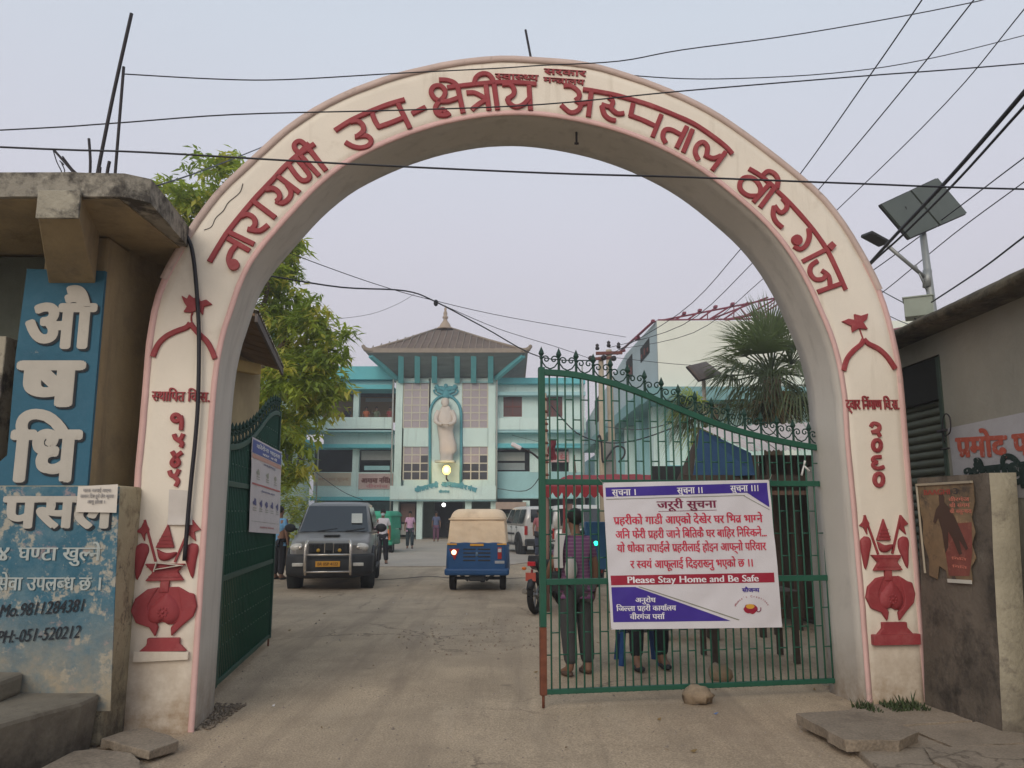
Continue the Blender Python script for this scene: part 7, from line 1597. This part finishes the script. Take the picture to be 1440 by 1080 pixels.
def person(loc, rz, label, shirt, legs, pose=None, sleeves='short', skirt=None, scale=1.0, mask=False, fingers=False, group=None, shoe=None, upper=False):
    X = xf_(loc, rz) @ Matrix.Scale(scale, 4); t = thing('person', label, 'person', loc, group)
    J = {k: (Vector(v[0]), v[1]) for k, v in BASE.items()}
    for k, p in (pose or {}).items(): J[k] = (Vector(p), J[k][1])
    sc_ = lambda r: tuple(q*scale for q in r) if isinstance(r, tuple) else r*scale
    N = {k: (X @ p, sc_(r)) for k, (p, r) in J.items()}; edges = list(ED); NB = dict(N)
    if fingers:
        for s, sg in (('L', 1), ('R', -1)):
            h = J['ha'+s][0]; w = J['wr'+s][0]; d = (h-w).normalized(); side = Vector((0, 1, 0)); side = (side-d*side.dot(d)).normalized()
            for k in range(4):
                o0 = h+side*(.024-.016*k); l = (.068, .078, .072, .056)[k]; c = Vector((-sg*.012, 0, 0))
                NB[f'f{s}{k}a'] = (X @ (o0+d*l*.45), .0085*scale); NB[f'f{s}{k}b'] = (X @ (o0+d*l*.9+c), .007*scale); edges += [('ha'+s, f'f{s}{k}a'), (f'f{s}{k}a', f'f{s}{k}b')]
            q = h-d*.03-side*.0+Vector((0, -.035, 0)); NB[f't{s}a'] = (X @ q, .010*scale); NB[f't{s}b'] = (X @ (q+d*.035+Vector((0, -.01, 0))), .008*scale); edges += [('wr'+s, f't{s}a'), (f't{s}a', f't{s}b')]
    skin_obj('body', NB, edges, SKIN_, t, 1)
    g = lambda ks, f, ex={}: {k: (N[k][0], tuple(q*f for q in N[k][1]) if isinstance(N[k][1], tuple) else N[k][1]*f) for k in ks}
    sh = g(['pelvis', 'spine', 'chest', 'neck0', 'shL', 'shR'], 1.17); sh['pelvis'] = (N['pelvis'][0], tuple(q*1.16 for q in N['pelvis'][1]))
    sh['hem'] = (N['pelvis'][0].lerp((N['hiL'][0]+N['hiR'][0])*.5, 1.0), (.185*scale, .14*scale))
    for s in 'LR':
        if sleeves == 'short': e = N['sh'+s][0].lerp(N['el'+s][0], .75); sh['el'+s] = (e, .058*scale)
        else: sh['el'+s] = (N['el'+s][0], .054*scale); sh['wr'+s] = (N['wr'+s][0], .042*scale)
    es = [('hem', 'pelvis'), ('pelvis', 'spine'), ('spine', 'chest'), ('chest', 'neck0'), ('chest', 'shL'), ('chest', 'shR'), ('shL', 'elL'), ('shR', 'elR')]
    if sleeves == 'long': es += [('elL', 'wrL'), ('elR', 'wrR')]
    skin_obj('shirt', sh, es, shirt, t, 1)
    tr = g(['pelvis', 'hiL', 'hiR', 'knL', 'knR', 'anL', 'anR'], 1.2); 
    for s in 'LR': tr['an'+s] = (N['an'+s][0]+Vector((0, 0, .01)), .078*scale); tr['kn'+s] = (N['kn'+s][0], .094*scale)
    tr['pelvis'] = (N['pelvis'][0]-Vector((0, 0, .03)), (.158*scale, .12*scale))
    skin_obj('trousers', tr, [('pelvis', 'hiL'), ('pelvis', 'hiR'), ('hiL', 'knL'), ('knL', 'anL'), ('hiR', 'knR'), ('knR', 'anR')], legs, t, 1)
    hd = J['head'][0]; mb = MB(X); mb.ball(hd+Vector((0, .022, .035)), (.088, .10, .095), 14); mb.build('hair', HAIR, t)
    mb = MB(X); mb.ball(hd+Vector((0, -.098, -.02)), (.014, .018, .024), 6); mb.build('nose', SKIN_, t)
    for s in (-1, 1):
        mb = MB(X); mb.ball(hd+Vector((s*.032, -.086, .01)), (.012, .008, .007), 6); mb.build('eye', HAIR, t)
        mb = MB(X); mb.ball(hd+Vector((s*.083, .005, -.01)), (.012, .02, .03), 6); mb.build('ear', SKIN_, t)
    mb = MB(X); mb.ball(hd+Vector((0, -.088, -.065)), (.022, .008, .006), 6); mb.build('mouth', plain('lip', (.15, .05, .045), .6), t)
    if mask: mb = MB(X); mb.ball(hd+Vector((0, -.07, -.055)), (.06, .045, .045), 10); mb.build('face_mask', plain('pale_blue_mask', (.45, .52, .55), .8), t)
    for s in 'LR':
        a = J['an'+s][0]; toe = J['to'+s][0]; mb = MB(X); mb.ball(a.lerp(toe, .5)+Vector((0, 0, -.035)), (.052, .125, .035), 10); mb.build('shoe', shoe or BLK, t)
    return t
C_ = lambda n, c: mat('cloth_'+n, c, .95, var=.15, scale=7, bump=.15, bscale=50)
purple = C_('purple_stripe', (.16, .06, .14)); 
# striped cloth: paler bands
pn = purple.node_tree; wv = pn.nodes.new('ShaderNodeTexWave'); wv.bands_direction = 'Z'; wv.inputs['Scale'].default_value = 9; g_ = pn.nodes.new('ShaderNodeNewGeometry'); pn.links.new(g_.outputs['Position'], wv.inputs['Vector'])
mxx = pn.nodes.new('ShaderNodeMix'); mxx.data_type = 'RGBA'; bsn = pn.nodes['Principled BSDF']; src = bsn.inputs['Base Color'].links[0].from_socket; mp = pn.nodes.new('ShaderNodeMapRange'); mp.inputs[1].default_value = .55; mp.inputs[2].default_value = .9; mp.inputs[4].default_value = .55
pn.links.new(wv.outputs['Fac'], mp.inputs[0]); pn.links.new(mp.outputs[0], mxx.inputs[0]); pn.links.new(src, mxx.inputs[6]); mxx.inputs[7].default_value = (.26, .17, .22, 1); pn.links.new(mxx.outputs[2], bsn.inputs['Base Color'])
gp = G(812, 950, 0)
t = person((gp.x, gp.y, 0), radians(205), 'person in purple striped shirt and dark trousers seen from behind through the gate bars', purple, C_('dark_grey', (.055, .055, .055)), pose=dict(elL=(.27, -.06, 1.14), wrL=(.22, -.24, 1.0), haL=(.19, -.31, 1.0), elR=(-.24, .0, 1.12), wrR=(-.25, -.04, .87), knR=(-.12, -.03, .49), anR=(-.13, .0, .09), toR=(-.15, -.15, .035), anL=(.10, .05, .10), toL=(.13, -.10, .035), head=(.0, -.03, 1.615), crown=(0, -.035, 1.685), jaw=(0, -.04, 1.54)), scale=.95, sleeves='short', fingers=True, shoe=plain('brown_sandal', (.09, .05, .035), .7))
X = xf_((gp.x, gp.y, 0), radians(205))
mb = MB(X); mb.grid(lambda u, v: Vector((.17+.02*sin(v*3), .02+.16*(u-.5), 1.40-.34*v))+Vector((.055*sin(u*pi)+.03*v, 0, 0)), 8, 8); mb.build('grey_sleeve', plain('pale_grey_cloth', (.45, .44, .43), .9), t)
mb = MB(X); mb.ball((.13, .13, 1.05), (.07, .05, .12), 12); mb.build('shoulder_bag', plain('grey_bag', (.40, .38, .36), .9), t, bevel=0)
gs = G(858, 932, 0)
person((1.33, 9.0, 0), radians(15), 'seated person in pale shirt and black trousers on the blue chair behind the banner', C_('pale_blue', (.35, .38, .42)), C_('black', (.018, .018, .022)), pose=dict(pelvis=(0, 0, .50), spine=(0, -.02, .68), chest=(0, -.04, .87), neck0=(0, -.05, 1.0), neck=(0, -.06, 1.05), jaw=(0, -.08, 1.115), head=(0, -.07, 1.19), crown=(0, -.07, 1.26), shL=(.155, -.04, .955), shR=(-.155, -.04, .955), elL=(.24, -.14, .72), elR=(-.24, -.14, .72), wrL=(.2, -.36, .66), wrR=(-.2, -.36, .66), haL=(.17, -.43, .65), haR=(-.17, -.43, .65), hiL=(.1, -.02, .48), hiR=(-.1, -.02, .48), knL=(.14, -.42, .48), knR=(-.14, -.42, .48), anL=(.14, -.40, .10), anR=(-.16, -.44, .10), toL=(.15, -.55, .035), toR=(-.18, -.59, .035), heL=(.14, -.37, .035), heR=(-.16, -.41, .035)), fingers=True)
g_ = G(537, 794, 0)
person((g_.x, g_.y, 0), radians(5), 'person in white shirt and face mask standing right of the grey vehicle', C_('white', (.62, .58, .60)), C_('near_black', (.02, .02, .024)), pose=dict(elR=(-.26, -.1, 1.16), wrR=(-.16, -.26, 1.32), haR=(-.12, -.27, 1.40), toL=(.16, -.12, .035), anL=(.13, .02, .1)), mask=True, scale=1.0)
g_ = G(576, 772, 0)
person((g_.x, g_.y, 0), radians(10), 'distant person in pink shirt walking near the notice board', C_('pink', (.50, .30, .42)), C_('dark_teal', (.03, .045, .05)), pose=dict(knL=(.1, -.12, .5), anL=(.1, -.14, .12), toL=(.11, -.27, .06), heL=(.1, -.1, .05)), scale=.98)
g_ = G(396, 816, 0)
person((-5.72, 19.8, 0), radians(150), 'person in sky blue shirt between the open gate leaf and grey vehicle', C_('sky_blue', (.14, .32, .52)), C_('black2', (.02, .02, .024)), scale=1.02)
person((-4.3, 45.5, 0), radians(0), 'person in teal and purple dress in the dark hospital entrance', C_('teal_purple', (.10, .12, .20)), C_('purple_leg', (.14, .06, .10)), scale=.98)
g_ = G(757, 800, 0)
person((.98, 28.5, 0), radians(20), 'person in red patterned shirt standing beside the far white vehicle', C_('red_pattern', (.36, .12, .13)), C_('jeans', (.05, .06, .09)), scale=1.0)
person((1.5, 20.5, 0), radians(-30), 'person in grey shirt among the parked motorcycles', C_('grey_green', (.24, .25, .22)), C_('jeans', (.05, .06, .09)), scale=1.0)
zb_ = A(500, 609, HY+1).z
for px, c, lb2, rz in ((515, (.42, .12, .05), 'person in orange red clothes at the upper balcony, left of the three', 20), (529, (.12, .14, .09), 'person with raised arm at the upper balcony, middle of the three', 0), (548, (.25, .05, .05), 'person in dark red clothes at the upper balcony beside the tower', -15), (489, (.02, .02, .03), 'person in black at the upper balcony left of the column', 5)):
    p = A(px, 590, HY+1.2); po = dict(elR=(-.30, -.05, 1.30), wrR=(-.20, -.16, 1.5), haR=(-.16, -.18, 1.56)) if px == 529 else None
    person((p.x, HY+1.2, zb_+.02), radians(rz), lb2, C_('balcony%d' % px, c), C_('near_black', (.02, .02, .024)), pose=po, scale=1.0)
# ------------------------------------------------------------------ overhead wires
def wire(pts, r, label, n=5, grp='overhead wires'):
    # straight runs in depth: 1/Y goes evenly along the run; ends that leave the picture carry on to their supports
    D = [0]
    for a, b in zip(pts, pts[1:]): D.append(D[-1]+math.hypot(b[0]-a[0], b[1]-a[1]))
    i0, i1 = 1/pts[0][2], 1/pts[-1][2]
    P = [A(x, y, 1/(i0+(i1-i0)*d/D[-1])) for (x, y, Y), d in zip(pts, D)]
    out = lambda p: p[0] < 0 or p[0] > 1440 or p[1] < 0
    if out(pts[0]): d = (P[0]-P[1]).normalized(); P = [P[0]+d*14+Vector((0, 0, .5)), P[0]+d*5+Vector((0, 0, .06))]+P
    if out(pts[-1]): d = (P[-1]-P[-2]).normalized(); P = P+[P[-1]+d*5+Vector((0, 0, .06)), P[-1]+d*14+Vector((0, 0, .5))]
    return cable('overhead_wire', P, r, label, grp=grp, n=n, cat='wire')
WB = plain('blue_black_wire', (.012, .013, .022), .5)
wire([(173, 104, 5.4), (300, 111, 5.5), (400, 112, 5.6), (560, 103, 5.8), (700, 96, 6.0), (760, 92, 6.0), (870, 86, 6.0), (960, 70, 6.0), (1130, 47, 6.1), (1345, 8, 6.3), (1470, -25, 6.4)], .0048, 'thin wire from the left roof rods passing over the arch crown to the upper right')
wire([(835, 97, 7.6), (900, 107, 8), (1010, 111, 8.4), (1170, 103, 9), (1300, 84, 9.5), (1470, 42, 10)], .006, 'thin sagging wire leaving the right side of the arch crown')
wire([(-40, 185, 5.6), (150, 174, 5.65), (330, 161, 5.7), (560, 155, 5.75), (760, 147, 5.8), (960, 128, 5.85), (1200, 108, 5.9), (1480, 86, 6)], .0055, 'wire crossing in front of the arch just below its lettering top')
wire([(-40, 205, 5.0), (200, 214, 5.05), (480, 230, 5.1), (760, 243, 5.2), (960, 249, 5.25), (1200, 258, 5.3), (1480, 267, 5.4)], .0068, 'lowest dark wire crossing the whole picture under the arch crown')
wire([(215, 263, 5.3), (290, 238, 8), (380, 202, 12), (440, 175, 14)], .006, 'wire rising from the canopy corner behind the arch')
for a in ([(1310, -20, 8), (1215, 118, 10), (1125, 245, 12), (1040, 352, 14.5), (955, 441, 20), (850, 503, 23.4)], [(1385, -20, 8), (1270, 125, 10), (1150, 268, 12), (1058, 370, 15), (960, 457, 20), (856, 489, 24)], [(1475, -30, 8), (1330, 145, 10), (1172, 300, 12), (1073, 392, 15), (975, 468, 20), (870, 491, 24)]):
    wire(a, .009 if a[0][0] < 1400 else .008, {1310: 'leftmost of the three diagonal wires running up to the right edge of the sky', 1385: 'middle of the three diagonal wires at the upper right', 1475: 'rightmost of the three diagonal wires at the upper right'}[a[0][0]])
wire([(1480, 80, 5.5), (1440, 130, 6), (1340, 245, 7.5), (1260, 330, 9), (1218, 376, 10), (1150, 450, 13)], .022, 'thickest black cable bundle passing in front of the solar panel')
wire([(1480, 110, 5.5), (1440, 150, 6), (1345, 255, 7.5), (1270, 330, 9), (1222, 374, 10), (1160, 440, 13)], .014, 'thinner black cable alongside the thick bundle at the right')
wire([(1480, 195, 9), (1440, 222, 9.5), (1330, 305, 11), (1225, 382, 13), (1150, 430, 15)], .009, 'slack wire behind the solar lamp pole, upper one')
wire([(1480, 225, 9), (1440, 256, 9.5), (1340, 330, 11), (1240, 412, 13), (1160, 470, 15)], .008, 'slack wire behind the solar lamp pole, lower one')
wire([(1480, 305, 7), (1440, 333, 7.5), (1378, 380, 9), (1310, 425, 10.4)], .011, 'dark wire from the right edge down to the battery box')
wire([(1238, 408, 14), (1256, 418, 13), (1275, 428, 12)], .009, 'short wire from behind the arch to the battery box')
wire([(1250, 444, 14), (1275, 455, 12), (1310, 462, 11)], .008, 'short low wire behind the arch shoulder')
wire([(380, 388, 14), (480, 404, 16), (570, 409, 18), (614, 425, 19), (680, 460, 21), (760, 502, 23), (832, 507, 23.5)], .017, 'thick dark service wire sagging over the hospital roof to the pole')
mb = MB(); mb.ball(A(613, 426, 18.9), (.06, .06, .09), 8); mb.build('wire_connector', M_BLACK, label='black connector knot hanging on the thick wire above the hospital', cat='connector')
wire([(380, 345, 14), (450, 372, 15), (530, 400, 17), (600, 420, 19), (720, 447, 22), (880, 474, 26)], .009, 'thin wire sagging above the thick one over the hospital')
wire([(614, 425, 19), (700, 462, 21), (780, 487, 23), (829, 504, 23.4)], .009, 'thin wire branching from the connector to the crossarm')
wire([(460, 450, 30), (520, 442, 32), (560, 427, 34), (585, 412, 36)], .009, 'faint slack wire left of the pagoda finial')
wire([(866, 503, 23.4), (950, 512, 22), (1040, 517, 21), (1130, 522, 20)], .008, 'thin wire from the pole across the ward block wall')
wire([(850, 600, 23), (900, 604, 22), (960, 590, 18), (1010, 570, 15)], .012, 'drooping black wire from the poles to the palm, upper')
wire([(775, 570, 17), (810, 608, 18), (850, 622, 20), (890, 620, 20), (940, 604, 17), (1000, 578, 15)], .013, 'drooping black wire from the wooden pole to the palm, lower')
wire([(720, 612, 24), (780, 625, 24), (840, 625, 24)], .006, 'short slack wire between street lamp and poles')
wire([(700, 687, 30), (740, 690, 26), (765, 660, 18)], .012, 'tangled wire from porch corner to the wooden pole')
wire([(438, 660, 40), (480, 690, 38), (510, 703, 36)], .015, 'diagonal wire before the left wing above the grey vehicle')
# ------------------------------------------------------------------ thin evening haze
mb = MB(); mb.bb((-950, -520, -1.5), (950, 1700, 25)); hz = mb.build('haze', plain('haze_air', (1, 1, 1)), loc=(0, 0, 0), kind='stuff', label='thin pale evening haze filling the air over the yard', cat='haze')
hm = bpy.data.materials.new('haze_volume'); hm.use_nodes = True; hn = hm.node_tree; hn.nodes.remove(hn.nodes['Principled BSDF'])
pv = hn.nodes.new('ShaderNodeVolumePrincipled'); pv.inputs['Color'].default_value = (.93, .93, .96, 1); pv.inputs['Density'].default_value = .0028; pv.inputs['Anisotropy'].default_value = .2
hn.links.new(pv.outputs[0], hn.nodes['Material Output'].inputs['Volume']); hz.data.materials.clear(); hz.data.materials.append(hm)
